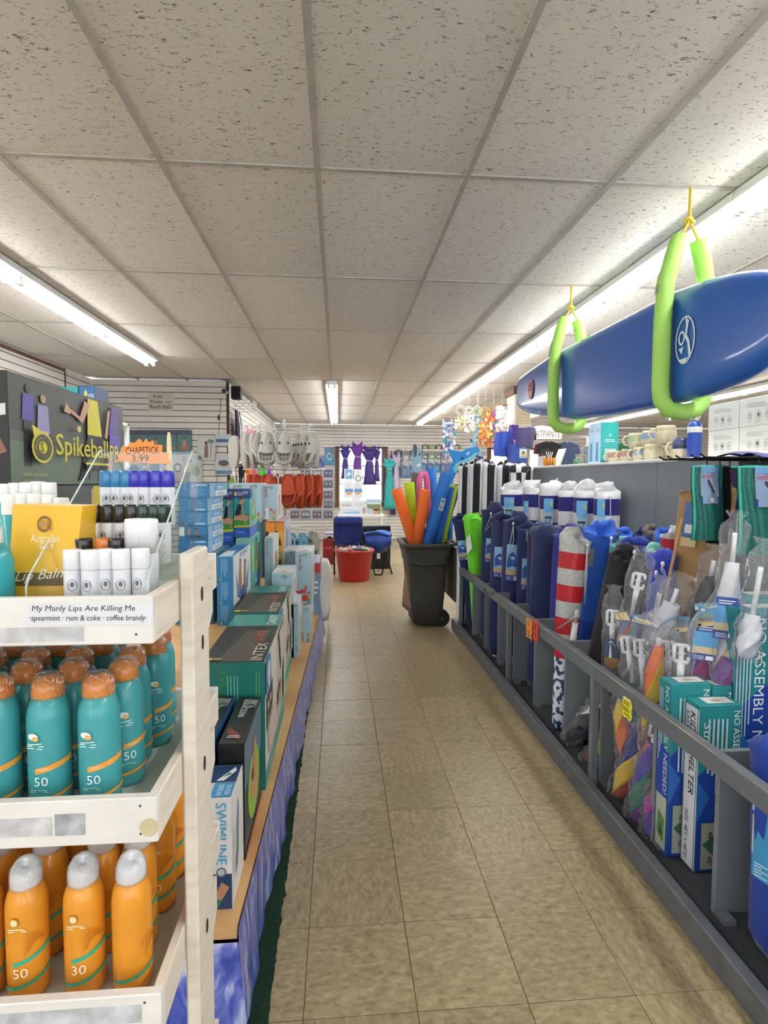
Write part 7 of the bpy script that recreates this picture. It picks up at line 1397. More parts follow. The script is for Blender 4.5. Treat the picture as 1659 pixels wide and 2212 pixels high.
def hang_pair(proto, used_, x, y, z, rz, lab, grp, gap=.056, s_=1.0, drop=.30):
    h = thing('shoe_hanger', (x, y, z-.12), 'white plastic hanger for the '+lab, 'hanger', 'white shoe hangers'); c = Vector((x, y, z)); d = Vector((math.cos(rz), math.sin(rz), 0))
    MB().tube([c+Vector((0, 0, .0))+d*.014, c+Vector((0, 0, .022)), c-d*.016, c-d*.008+Vector((0, 0, -.014)), c+Vector((0, 0, -.03)), c+Vector((0, 0, -.10))], .005, 6).build('hook', M_wire, h)
    nn = Vector((-d.y, d.x, 0))*-1
    MB().tube([c-d*.05+Vector((0, 0, -.085))+nn*.06, c-d*.02+Vector((0, 0, -.075))+nn*.066, c+Vector((0, 0, -.10))+nn*.066, c+d*.02+Vector((0, 0, -.075))+nn*.066, c+d*.05+Vector((0, 0, -.085))+nn*.06], .005, 6).tube([c+Vector((0, 0, -.10)), c+Vector((0, 0, -.10))+nn*.066, c+Vector((0, 0, -.16))+nn*.066], .005, 6).tube([c-d*.02+Vector((0, 0, -.16))+nn*.066, c+d*.02+Vector((0, 0, -.16))+nn*.066], .005, 6).build('clip', M_wire, h)
    for sgn, nm in ((-1, 'left'), (1, 'right')):
        loc = c+d*sgn*gap+Vector((0, 0, -drop))
        if not used_: o = proto; o.location = loc; used_.append(1)
        else: o = copy_tree(proto, loc)
        o.rotation_euler = (0, 0, rz); o.scale = (s_, s_, s_); o['w'] = tuple(loc); o['label'] = '%s shoe of the %s' % (nm, lab); o['group'] = grp
gp, gu = clog('#b7b5ae', True), []
for px, dy, rz, lab in ((596, -.40, 0, 'grey eyed clog pair facing the aisle in front'), (668, -.28, -1.05, 'grey eyed clog pair turned right, outermost'), (650, -.12, -1.2, 'grey eyed clog pair turned right, inner'), (564, -.22, 1.15, 'grey clog pair turned left beside the front pair'), (545, -.05, 1.35, 'grey clog pair turned left, second outermost'), (523, .12, 2.6, 'grey clog pair showing its soles, leftmost')):
    hang_pair(gp, gu, ycx(px, RY+dy), RY+dy, ZTIER[0]+.012, rz, lab, 'grey eyed clogs on the spinner rack', s_=1.45, gap=.082, drop=.42)
sp_, su = clog('#b3421f', False), []
for k, (px, dy, rz, lab) in enumerate(((603, -.38, 0, 'red lobster sandal pair facing the aisle in front'), (634, -.25, -.95, 'red lobster sandal pair, first right of the front pair'), (658, -.12, -1.1, 'red lobster sandal pair, second right of the front pair'), (680, .05, -1.2, 'red lobster sandal pair, outermost right'), (590, -.1, .9, 'red lobster sandal pair, first left of the front pair'), (568, .1, 1.1, 'red lobster sandal pair, second left of the front pair'), (552, .25, 1.3, 'red lobster sandal pair, outermost left'))):
    hang_pair(sp_, su, ycx(px, RY+dy), RY+dy, ZTIER[1]+.012, rz, lab, 'red lobster sandals on the spinner rack', s_=1.4, gap=.08, drop=.40)
bp, bu = clog('#5a9fb6', True), []
hang_pair(bp, bu, ycx(640, RY-.3), RY-.3, ZTIER[2]+.012, -.2, 'light blue clog pair low on the rack', 'blue clogs on the spinner rack', s_=1.15, drop=.32)
gp2, gu2 = clog('#a9a69e', True), []
hang_pair(gp2, gu2, ycx(676, RY-.15), RY-.15, ZTIER[2]+.012, -1.2, 'grey clog pair low on the rack, turned right', 'grey clogs low on the rack', s_=1.2, drop=.33)
# ---------------------------------------------------------------- left rear wall goods
SC = ['#e85a9a', '#ef9ac0', '#f0f0f0', '#d83a86', '#2a2a30', '#f2b6cf', '#c93a4a']
rr = random.Random(9)
for r_ in range(2):
    for k in range(9):
        y = 7.9+.42*k; z = 2.22-.30*r_; col = rr.choice(SC)
        t = thing('flip_flop', (XLB+.03, y, z-.25), 'flip-flop on the left rear wall, %s along the %s row' % (ORD[k], 'upper' if r_ == 0 else 'lower'), 'sandal', 'flip-flops on the left rear wall')
        prof = [((.034+.01*(.5-.5*math.cos(a)))*math.sin(a), -.125*math.cos(a)) for a in [2*math.pi*i/14 for i in range(14)]]
        MB().prism(prof, lambda u, v: (XLB+.04, y+u*1.3, z-.13+v), (.018, 0, 0)).build('sole', M(col, .6), t)
        MB().tube([(XLB+.06, y-.045, z-.15), (XLB+.085, y-.02, z-.08), (XLB+.065, y, z-.05), (XLB+.085, y+.02, z-.08), (XLB+.06, y+.045, z-.15)], .008, 6).build('strap', M(rr.choice(SC), .5), t)
        MB().cyl((XLB, y, z), (XLB+.09, y, z+.004), .004, n=6).build('wall_hook', M_wire, t)
for k, (col, nm) in enumerate((('#22232a', 'black'), ('#e8852c', 'orange'), ('#ee5aa6', 'pink'), ('#52d43a', 'lime green'), ('#38b848', 'green'), ('#7f3fb4', 'purple'), ('#d8d8dc', 'white'))):
    y = 8.0+.62*k; z = 1.62; t = thing('swim_fin', (XLB+.05, y, z-.5), '%s swim fin hanging on the left rear wall' % nm, 'swim fin', 'swim fins on the left rear wall'); mt = M(col, .45)
    MB().prism([(-.10, -.5), (.10, -.5), (.085, -.2), (.05, -.12), (-.05, -.12), (-.085, -.2)], lambda u, v: (XLB+.05, y+u, z+v), (.02, 0, 0)).build('blade', mt, t)
    MB().tube([(XLB+.065, y, z-.2), (XLB+.08, y, z-.1), (XLB+.08, y, z-.0)], [.03, .05, .045], 10).build('foot_pocket', mt, t)
    for s_ in (-.05, 0, .05): MB().tube([(XLB+.072, y+s_*1.5, z-.49), (XLB+.075, y+s_, z-.14)], .006, 5).build('rib', mt, t)
rr = random.Random(3)
for k in range(8):
    y = 7.75+.55*k; c_ = rr.choice(['#3a4f9a', '#c9ccd4', '#8a2f3a', '#d8d8dc', '#6a8fc4', '#3a3c44'])
    T = Vector((XLB+.03, y, 1.22)); packet('swim_mask', 'carded swim mask on the left rear wall, %s from the corner' % ORD[k], 'swim mask', T, .24, .34, [('r', .05, .05, .95, .95, '#b9bccb'), ('e', .5, .55, .35, .2, c_), ('e', .5, .55, .22, .12, '#dfe4ea'), ('l', .1, .1, .9, .3, 3, '#7f86a6')], '#a5abc2', axis='x', grp='carded swim masks')
# small wire shelf and hanging dark goods just past the corner
t = thing('wire_basket', (XLB+.15, 8.0, 2.35), 'small white wire basket high behind the corner trim', 'basket')
b = MB()
for z in (2.36, 2.40, 2.44, 2.48):
    e = .11+.12*(z-2.36); b.tube([(XLB+.02, 7.85, z), (XLB+.02+2*e, 7.85, z), (XLB+.02+2*e, 8.2, z), (XLB+.02, 8.2, z)], .004, 5)
for k in range(8): b.tube([(XLB+.02+.22*k/7, 7.85, 2.36), (XLB+.02+.245*k/7, 7.85, 2.48)], .003, 4).tube([(XLB+.24, 7.85+.05*k, 2.36), (XLB+.27, 7.85+.05*k, 2.48)], .003, 4)
b.build('wire', M_wire, t)
for k, (c_, nm) in enumerate((('#1f2430', 'black'), ('#24305e', 'navy'), ('#c9ccd4', 'silver'), ('#1b1d22', 'charcoal'))):
    y = 7.62+.09*k; tq = thing('boogie_leash', (XLB+.06, y, 1.75), '%s rolled towel hung behind the corner trim' % nm, 'towel', 'rolled towels behind the corner trim'); tq.name = 'hanging_towel'
    MB().tube([(XLB+.07, y, 2.32), (XLB+.09, y, 2.1), (XLB+.08, y, 1.78)], [.02, .05, .06], 10, sq=.5).build('towel', M(c_, .7, var=.12), tq); MB().cyl((XLB, y, 2.33), (XLB+.09, y, 2.33), .004, n=6).build('wall_hook', M_wire, tq)
# ---------------------------------------------------------------- wall at the left: sign, speaker, packets
y = YK-.012
q = [P(321, 887, y=y), P(375, 891, y=y), P(377, 851, y=y), P(320, 848, y=y)]
t = thing('paper_sign', (q[0]+q[1])/2, 'handwritten Kids Floats and Beach Balls sign on the slat wall', 'sign'); W_ = q[1].x-q[0].x; H_ = q[3].z-q[0].z; o_ = q[0]
fS = lambda u, v, h=0: Vector((o_.x+u*W_, y-h, o_.z+v*H_))
c_ = MB().box((o_.x, y-.003, o_.z), (o_.x+W_, y, o_.z+H_)).build('card', M('#cfc6bd', .7), t)
decal(c_, lambda u, v, h=0: fS(u, v, .0035+h), [('t', 'Kids', .2, .70, .20, '#1f1c1a', 0, .36), ('t', 'Floats', .1, .42, .17, '#1f1c1a', 0, .48), ('t', 'and', .70, .44, .12, '#1f1c1a', 0, .2), ('t', 'Beach Balls', .06, .12, .2, '#1f1c1a', 0, .86)], 'handwriting', step=.001)
q = P(509, 862, y=7.3); t = thing('wall_speaker', (q.x, 7.35, q.z), 'small black box speaker mounted high at the wall corner', 'speaker')
z1 = P(509, 834, y=7.3).z; MB().box((q.x-.055, 7.28, q.z), (q.x+.065, 7.42, z1), bev=.006).build('cabinet', M('#161618', .5), t); MB().box((q.x-.045, 7.274, q.z+.012), (q.x+.055, 7.281, z1-.012)).build('grille', M('#0d0d0e', .8), t)
q = P(484, 845, y=7.28); t = thing('security_camera', q, 'white security camera with black lens beside the speaker', 'camera')
MB().cyl(q+Vector((.0, .10, 0)), q, .028, n=14).build('housing', M_white, t); MB().cyl(q+Vector((0, .002, 0)), q+Vector((0, -.01, 0)), .03, n=14).build('lens', M('#0c0c0e', .2), t); MB().cyl(q+Vector((.0, .06, 0)), q+Vector((.15, .12, 0)), .008, n=8).build('bracket', M_white, t)
t = thing('power_cable', P(470, 1080, y=YK-.02), 'thin white cable hanging down the slat wall', 'cable')
MB().tube([P(477, 858, y=YK-.02), P(475, 905, y=YK-.02), P(472, 935, y=YK-.02), P(468, 990, y=YK-.02), P(470, 1015, y=YK-.02), P(464, 1085, y=YK-.02)], .004, 5).build('cord', M('#8f8a84', .6), t); q = P(472, 897, y=YK-.025); MB().tube([q, q+Vector((0, 0, -.06))], .010, 6).build('inline_switch', M('#222222', .5), t)
SWIM = [('r', .03, .03, .97, .8, '#2f7f86'), ('p', [(.3, .15), (.7, .15), (.62, .6), (.4, .6)], '#c98a6c'), ('e', .5, .66, .1, .08, '#6a4a38'), ('p', [(.2, .15), (.8, .15), (.85, .3), (.15, .3)], '#b0643f'), ('r', .03, .8, .97, .97, '#26385e')]
for k, px in enumerate((276, 303, 335, 365, 398)):
    T = P(px, 929, y=YK-.03); packet('swim_float', 'teal bagged swim float, %s from the left under the sign' % ORD[k], 'swim float', (T.x, YK-.03, T.z), .185, .30, SWIM, '#25424e', grp='bagged swim floats on the slat wall')
for px, pyt, w_, h_, lab, it in ((446, 940, .22, .32, 'white bagged float picturing a child and palm', [('r', .04, .04, .96, .96, '#d9dcdc'), ('p', [(.35, .1), (.6, .1), (.58, .6), (.4, .6)], '#8a5a4a'), ('e', .48, .68, .09, .07, '#3a2a24'), ('p', [(.7, .1), (.76, .1), (.8, .7), (.74, .7)], '#b08a5a'), ('e', .75, .75, .18, .08, '#3f8a4a')]), (482, 938, .20, .15, 'blue and white bagged diving toy', [('r', .04, .04, .96, .96, '#c9d6e0'), ('r', .04, .3, .96, .6, '#2f6fb4'), ('p', [(.2, .4), (.8, .42), (.8, .5), (.2, .5)], '#2a2c30')]), (416, 984, .24, .34, 'clear bagged float with yellow and green print', [('r', .04, .04, .96, .96, '#ccd2d0'), ('e', .4, .5, .25, .2, '#d8cf5a'), ('e', .65, .4, .2, .2, '#7fb06a'), ('p', [(.2, .6), (.5, .8), (.3, .9)], '#b05a4a')]), (483, 980, .22, .27, 'white bagged goggles with blue card foot', [('r', .04, .04, .96, .96, '#d6d8dc'), ('e', .5, .55, .3, .15, '#3a3c42'), ('r', .04, .04, .96, .2, '#4a8ac0')]), (384, 985, .18, .3, 'white bagged float with black print', [('r', .04, .04, .96, .96, '#d9d9d9'), ('e', .5, .5, .28, .2, '#3a3a3c'), ('e', .5, .5, .18, .12, '#d9d9d9')]), (335, 985, .2, .3, 'white bagged kids float behind the price sign', [('r', .04, .04, .96, .96, '#cfdada'), ('e', .5, .5, .3, .25, '#5a9aa0')]), (290, 985, .2, .3, 'aqua bagged kids float behind the lip balm', [('r', .04, .04, .96, .96, '#9fc4c8'), ('e', .5, .4, .3, .2, '#3f7f92')])):
    T = P(px, pyt, y=YK-.03); packet('bagged_float', lab, 'float', (T.x, YK-.03, T.z), w_, h_, it, '#d0d4d4', grp='assorted bagged floats on the slat wall')
# tent-shaped green bag at the wall foot
t = thing('folded_tent', P(502, 1050, y=7.0), 'olive green folded beach tent peeking over the cartons', 'tent'); A = P(490, 1050, y=7.0); B_ = P(513, 1050, y=7.0); C = P(502, 1027, y=7.05)
base = .5
MB().add([(A.x, 6.9, base), (B_.x, 6.9, base), (B_.x, 7.2, base), (A.x, 7.2, base), (A.x, 6.9, A.z), (B_.x, 6.9, A.z), (B_.x, 7.2, A.z), (A.x, 7.2, A.z), (C.x, 7.05, C.z)], [(0, 1, 5, 4), (1, 2, 6, 5), (2, 3, 7, 6), (3, 0, 4, 7), (4, 5, 8), (5, 6, 8), (6, 7, 8), (7, 4, 8), (3, 2, 1, 0)]).build('tent_fabric', cloth('#7f9a4a'), t)
MB().box((A.x-.03, 6.85, 0), (B_.x+.03, 7.25, base)).build('carton_base', M('#9a7f5a', .7), t)
# teal cartons high on the left
sv = thing('stock_shelf', (-2.45, 5.6, 0), 'tall white stock shelf behind the game cartons', 'shelf')
for x in (-2.9, -2.1):
    for yy_ in (5.3, 5.75): MB().box((x, yy_, 0), (x+.04, yy_+.04, 1.95)).build('upright', M_white, sv)
for z in (.4, .95, 1.5, 1.93): MB().box((-2.9, 5.3, z), (-2.06, 5.79, z+.025)).build('shelf_board', M_white, sv)
zb = 1.956; yq = 5.36
def tealp(w_, d_, h_): return [('p', [(.02, .02), (w_*.6, .02), (w_*.4, h_*.9), (.02, h_*.7)], '#3aa6a8')]
carton('tall_carton', 'teal float carton high at upper left, left of the pair', P(98, 850, y=yq).x, P(130, 850, y=yq).x, yq, .3, zb, P(115, 836, y=yq).z, '#2f8f92', {'f': tealp}, 'cartons on the tall stock shelf')
carton('tall_carton', 'teal float carton high at upper left, right of the pair', P(131, 850, y=yq).x, P(166, 850, y=yq).x, yq, .3, zb, P(148, 836, y=yq).z, '#3a9f9c', {'f': tealp}, 'cartons on the tall stock shelf')
carton('tall_carton', 'dark picture float carton beside the teal pair', P(167, 850, y=yq).x, P(203, 850, y=yq).x, yq+.02, .3, zb, P(185, 833, y=yq).z, '#2a3a52', {'f': lambda w_, d_, h_: [('p', [(.01, h_*.5), (w_*.98, h_*.6), (w_*.98, h_*.98), (.01, h_*.98)], '#3a6a9a'), ('e', w_*.4, h_*.35, w_*.2, h_*.2, '#b08a74'), ('e', w_*.7, h_*.3, w_*.15, h_*.2, '#8a6f5e'), ('e', w_*.45, h_*.75, w_*.1, h_*.12, '#c9b83a'), ('t', 'INTEX', w_*.6, h_*.6, h_*.16, '#dfe4e8', 0, w_*.36)]}, 'cartons on the tall stock shelf')
# ================================================================ goods on the counter shelf and beyond
ZC = 1.541
def on(px, x, py=980): p = P(px, py, x=x); return Vector((p.x, p.y, ZC))
# white printed cartons
for k, (xo, ya, yb_, z0, lab) in enumerate(((1.90, 2.545, 2.765, 0, 'lower left'), (1.90, 2.30, 2.54, 0, 'lower right'), (1.90, 2.55, 2.77, .132, 'upper left'), (1.90, 2.295, 2.545, .132, 'upper right'))):
    t = thing('white_carton', (xo+.1, (ya+yb_)/2, ZC+z0), 'white carton with three round icons, %s of the four' % lab, 'box', 'white cartons on the counter shelf')
    b = MB().box((xo, ya, ZC+z0), (xo+.22, yb_, ZC+z0+.131), bev=.0015).build('carton', M('#e2dfdb', .5, var=.02), t); L = yb_-ya
    f_ = lambda u, v, h=0: Vector((xo-h, yb_-u, ZC+z0+v))
    it = [('l', L*.2, .085, L*.8, .108, 4, '#c0bcb8')]
    for q in range(3): it += [('o', L*(.28+.22*q), .05, .013, .019, .003, '#a9a6a3'), ('e', L*(.28+.22*q), .05, .005, .008, ['#b5b2af', '#3a3a3c', '#b9b6b3'][q]), ('r', L*(.28+.22*q)-.01, .018, L*(.28+.22*q)+.01, .021, '#bbb8b5')]
    decal(b, f_, it, step=.0003); decal(b, lambda u, v, h=0: Vector((xo+u, ya-h, ZC+z0+v)), [('r', .05, .05, .16, .08, '#d2cfcb')], step=.0003)
# blue water bottle
p = on(1499, 1.98); t = thing('water_bottle', p, 'blue steel water bottle with silver cap on the counter shelf', 'bottle')
MB().lathe(p, [(.034, 0), (.037, .004), (.037, .178), (.034, .192), (.026, .203), (.0225, .208)], 24, mis=[0, 0, 0, 0, 0]).build('bottle_body', M('#2447a8', .35, var=.02, coat=.3), t)
MB().lathe(p, [(.0375, .145), (.0376, .1455), (.0376, .176), (.0375, .1765)], 24).build('label_band', M('#dcdcd6', .4), t); MB().lathe(p, [(.0235, .208), (.0245, .209), (.0245, .236), (.022, .24), (.008, .241)], 20).build('cap', M('#c9c9c6', .25, metal=.8), t)
MB().tube([p+Vector((-.028, 0, .226)), p+Vector((-.03, 0, .246)), p+Vector((0, 0, .252)), p+Vector((.03, 0, .246)), p+Vector((.028, 0, .226))], .0035, 6).build('loop', M('#d6d6d2', .3, metal=.6), t)
# stoneware mugs
def mug(p, lab, r_=.048, h_=.085, col='#c9bfa2', band=None, kind=0, grp='stoneware mugs on the counter shelf', rz=2.6):
    t = thing('mug', p, lab, 'mug', grp); m = M(col, .45, var=.12, scale=40); m2 = M(band, .45, var=.12, scale=50) if band else m
    pr = [(r_*.72, 0), (r_*.8, .003), (r_*.98, h_*.25), (r_*1.02, h_*.45), (r_*1.0, h_*.6), (r_*.9, h_*.85), (r_*.86, h_), (r_*.80, h_), (r_*.84, h_*.8), (r_*.7, .01), (0, .008)]
    MB().lathe(p, pr, 20, mis=[0, 0, 0, 1, 1, 0, 0, 0, 0, 0]).build('cup', [m, m2], t)
    for k in range(4): MB().lathe(p, [(r_*(.96-.03*k), h_*(.7+.07*k)-.0012), (r_*(.965-.03*k)+.0012, h_*(.7+.07*k)), (r_*(.955-.03*k), h_*(.7+.07*k)+.0012)], 20).build('glaze_ring', M('#a5976f', .45), t)
    d = Vector((math.cos(rz), math.sin(rz), 0)); MB().tube([p+d*r_*.9+Vector((0, 0, h_*.82)), p+d*r_*1.35+Vector((0, 0, h_*.8)), p+d*r_*1.6+Vector((0, 0, h_*.55)), p+d*r_*1.4+Vector((0, 0, h_*.28)), p+d*r_*.95+Vector((0, 0, h_*.2))], .0065, 7).build('handle', m, t)
    return t
def rows(px, x, lev=0, r_=.048, h_=.085): p = on(px, x); p.z = ZC+lev; return p
mug(rows(1411, 1.98), 'large plain cream mug, right of the lower mug row', .058, .105)
mug(rows(1384, 1.99), 'cream mug with a blue band, lower row', .05, .095, band='#8fa3c4')
mug(rows(1357, 2.0), 'cream mug with red lettering band, lower row right', .05, .092, band='#b98a86')
mug(rows(1329, 2.01), 'cream mug with red lettering band, lower row left', .05, .09, band='#b5807c')
mug(rows(1440, 2.08), 'plain cream mug half hidden behind the large one', .05, .095)
mug(rows(1437, 1.99, .106), 'large cream mug on top at the right', .06, .105)
mug(rows(1402, 2.0, .096), 'cream mug with a blue band on top', .05, .1, band='#6f8fc0')
mug(rows(1373, 2.0, .093), 'cream mug with a green band on top', .052, .1, band='#9cb08a')
mug(rows(1306, 2.0), 'narrow wicker-textured jar, right of the pair', .042, .115, col='#a98f62'); mug(rows(1290, 2.0), 'narrow wicker-textured jar, left of the pair', .042, .118, col='#b0966a')
p = rows(1472, 1.99); t = mug(p, 'wide cream mug with a navy glazed top beside the bottle', .052, .12); MB().lathe(p, [(.0508, .06), (.0535, .062), (.0485, .1), (.0462, .121), (.045, .1215)], 20).build('navy_glaze', M('#2a3a66', .25, coat=.5), t)
mug(rows(1272, 2.02), 'grey camp mug, lower of the stacked pair', .04, .075, col='#8f9da4', grp='grey camp mugs', rz=3.4); mug(rows(1272, 2.02, .078), 'grey camp mug, upper of the stacked pair', .04, .075, col='#93a1a8', grp='grey camp mugs', rz=3.4)
# teal boxed toys, small basket, acrylic holder
p = on(1205, 1.93); q = on(1232, 1.93)
b_ = Box('gift_carton', 'tall turquoise gift carton with two pictured sides on the shelf', 'box', (1.93, 4.02, ZC), (.135, .20, .305), [M('#2fb3b0', .4, var=.05, coat=.2)])
b_.pr('f', [('r', .03, .02, .115, .11, '#d6dfe4'), ('p', [(.055, .03), (.08, .03), (.085, .1), (.05, .1)], '#8fa0d0'), ('l', .03, .16, .11, .185, 2, '#d6f0ee'), ('e', .07, .21, .012, .012, '#7fd6d2'), ('p', [(.001, .001), (.134, .001), (.134, .05), (.001, .02)], '#2f6fb4')][::-1])
b_.pr('l', [('r', .001, .001, .099, .304, '#a9c9de'), ('r', .101, .001, .199, .304, '#b5d2e4'), ('p', [(.02, .02), (.07, .02), (.06, .16), (.03, .16)], '#4f8fc0'), ('p', [(.12, .02), (.17, .02), (.16, .16), (.13, .16)], '#4f8fc0'), ('l', .03, .24, .08, .27, 2, '#7f9ab0'), ('l', .13, .24, .18, .27, 2, '#7f9ab0')])
t = thing('wire_stand', on(1283, 2.2), 'small clear rack of lilac tins behind the camp mugs', 'display stand'); p = on(1283, 2.2)
for k in range(3): MB().box((p.x-.02, p.y-.03+.06*k-.026, ZC), (p.x+.03, p.y-.03+.06*k+.026, ZC+.26), bev=.003).build('tin', M(['#8a86a6', '#a9a6b8', '#c2bfca'][k], .4, var=.2, scale=30), t)
t = thing('wicker_basket', on(1187, 1.9), 'small amber basket with straws on the counter shelf', 'basket'); p = on(1187, 1.9)
b = MB()
for k in range(12): a = 2*math.pi*k/12; b.cyl(p+Vector((.045*math.cos(a), .045*math.sin(a), 0)), p+Vector((.05*math.cos(a), .05*math.sin(a), .075)), .009, n=6)
b.build('amber_beads', M('#d0842f', .3, coat=.3), t); MB().lathe(p, [(.04, 0), (.045, .07), (.0, .06)], 12).build('liner', M('#a8642a', .5), t)
for k in range(4): MB().tube([p+Vector((.0, 0, .02)), p+Vector((-.03+.02*k, .0, .13))], .003, 5).build('straw', M('#e0d9cc', .4), t)
t = thing('green_ornament', on(1244, 1.86), 'glossy green bead ornament at the shelf edge', 'ornament'); p = on(1244, 1.86)
for k in range(5): MB().ell(p+Vector((0, .012*(k-2), .014+.012*(k % 2))), (.013, .013, .014), 8, 6).build('bead', M('#1f8a52', .2, coat=.6), t)
t = thing('acrylic_holder', on(1168, 1.9), 'clear acrylic leaflet holder near the counter end', 'holder'); p = on(1166, 1.9)
MB().box((p.x, p.y-.1, ZC), (p.x+.004, p.y+.12, ZC+.12)).build('front_sheet', ACRYLIC, t); MB().box((p.x+.05, p.y-.1, ZC), (p.x+.054, p.y+.12, ZC+.17)).build('back_sheet', ACRYLIC, t); MB().box((p.x+.02, p.y-.08, ZC), (p.x+.028, p.y+.1, ZC+.1)).build('leaflet', M('#d9d3cf', .5), t)
t = thing('picture_frame', on(1200, 2.05), 'small white framed notice leaning behind the basket', 'frame'); p = on(1199, 2.05)
MB().add([(p.x, p.y-.09, ZC), (p.x, p.y+.07, ZC), (p.x+.06, p.y+.07, ZC+.17), (p.x+.06, p.y-.09, ZC+.17), (p.x+.015, p.y-.09, ZC), (p.x+.015, p.y+.07, ZC), (p.x+.075, p.y+.07, ZC+.17), (p.x+.075, p.y-.09, ZC+.17)], [(0, 1, 2, 3), (7, 6, 5, 4), (0, 4, 5, 1), (1, 5, 6, 2), (2, 6, 7, 3), (3, 7, 4, 0)]).build('frame', M('#c9ccc9', .4), t)
# ---------------------------------------------------------------- pegboard column with hanging goods
cy_ = 7.4; cxa, cxb = P(1112, 900, y=cy_).x, P(1146, 900, y=cy_).x
colm = thing('pegboard_column', ((cxa+cxb)/2, cy_+.17, 0), 'cream pegboard-clad column with a wooden capital', 'column')
pgm = M('#d6c3a4', .6, var=.05)
MB().box((cxa, cy_, 0), (cxb, cy_+.36, CEIL-.005)).build('shaft', pgm, colm)
b = MB()
for i in range(7):
    for j in range(22):
        b.lathe((0, 0, 0), [], 6) if False else None
        x = cxa+.022+(cxb-cxa-.04)*i/6; z = 1.6+.038*j; s_ = .0045
        b.add([(x-s_, cy_-.0006, z-s_), (x+s_, cy_-.0006, z-s_), (x+s_, cy_-.0006, z+s_), (x-s_, cy_-.0006, z+s_)], [(0, 1, 2, 3)])
b.build('peg_hole', M('#5a4a38', .8), colm, kind='stuff')
MB().box((cxa-.03, cy_-.03, CEIL-.11), (cxb+.03, cy_+.39, CEIL-.005), bev=.006).build('capital', M_wood, colm)
MB().box((cxa-.006, cy_-.006, 0), (cxa+.02, cy_, CEIL-.11)).build('corner_bead', M('#e0d0b4', .5), colm)
def hangbag(lab, px, pyt, pyb, y, w_, col, film=False, th=.04, grp='blue and purple hanging bags'):
    T, B = P(px, pyt, y=y), P(px, pyb, y=y); t = thing('hanging_bag', B, lab, 'bag', grp); h_ = T.z-B.z; ph = px*.7
    f_ = lambda s_: (lambda u, v: Vector((T.x+(u-.5)*w_+.012*math.sin(5*v+ph), y+s_*th*math.sin(math.pi*u)*(.3+.7*(1-v))+.01*math.sin(8*u+ph), B.z+h_*v)))
    b = MB(); b.grid(8, 8, f_(-1)); b.grid(8, 8, f_(1)); b.build('fabric', cloth(col, .5), t)
    MB().tube([T, T+Vector((0, .0, .05)), T+Vector((.01, .1, .06))], .005, 5).build('hang_loop', M('#c9c6cc', .5), t)
    if film: b = MB(); b.grid(8, 10, lambda u, v: f_(-1.5)(u*1.06-.03, v*1.15-.02)+Vector((0, -.015, 0))); b.build('clear_bag', FILM, t)
for k, (px, pt_, pb_, y, w_, c_, f) in enumerate(((1082, 934, 985, 7.0, .16, '#2a49b4', 0), (1092, 932, 986, 7.08, .14, '#2340a4', 0), (1104, 940, 988, 7.2, .12, '#26358a', 0), (1108, 918, 962, 7.1, .12, '#45308a', 0), (1128, 924, 966, 7.25, .24, '#3c2f86', 1), (1146, 922, 968, 7.3, .10, '#55459a', 1), (1112, 960, 1000, 6.9, .2, '#27409a', 0))):
    hangbag(['bright blue drawstring bag, first by the column', 'royal blue drawstring bag, second by the column', 'dark blue bag, third by the column', 'purple bag upper left on the column', 'purple beach bag in shiny clear wrap on the column', 'lilac-purple bag at the column edge', 'blue bag with a printed card low by the column'][k], px, pt_, pb_, y, w_, c_, bool(f))
t = thing('printed_card', P(1128, 1000, y=6.85), 'blue card with a yellow lemon print below the purple bags', 'card'); A, B_ = P(1116, 998, y=6.85), P(1140, 968, y=6.85)
b = MB().box((A.x, 6.85, A.z), (B_.x, 6.86, B_.z)).build('card', M('#3a5fae', .5), t); decal(b, lambda u, v, h=0: Vector((A.x+u*(B_.x-A.x), 6.85-h, A.z+v*(B_.z-A.z))), [('r', .25, .3, .95, .95, '#dfe2e4'), ('e', .6, .6, .2, .18, '#d8c83a'), ('e', .6, .68, .12, .1, '#5a7a3a'), ('r', .3, .35, .9, .4, '#8a8f96')])
MB().tube([(B_.x-.05, 6.855, B_.z), (B_.x-.05, 7.0, B_.z+.02), (B_.x-.05, cy_, B_.z+.02)], .004, 5).build('peg_hook', M_wire, t)
for k in range(6):
    x = cxa+.12+.03*k; zz = 2.12-.02*(k % 2); t = thing('keyring', (x, cy_-.03, zz-.16), 'brass and dark keyring on the column, %s from the left' % ORD[k], 'keyring', 'keyrings hung on the column'); MB().tube([(x, cy_-.04, zz), (x, cy_-.04, zz-.06), (x, cy_-.042, zz-.12), (x, cy_-.04, zz-.16)], [.004, .012, .018, .008], 7).build('charm', M(['#8a6a2a', '#3a2f24', '#b08a3a', '#5a4a2a'][k % 4], .4, metal=.4), t); MB().cyl((x, cy_, zz), (x, cy_-.05, zz), .003, n=5).build('peg_hook', M_wire, t)
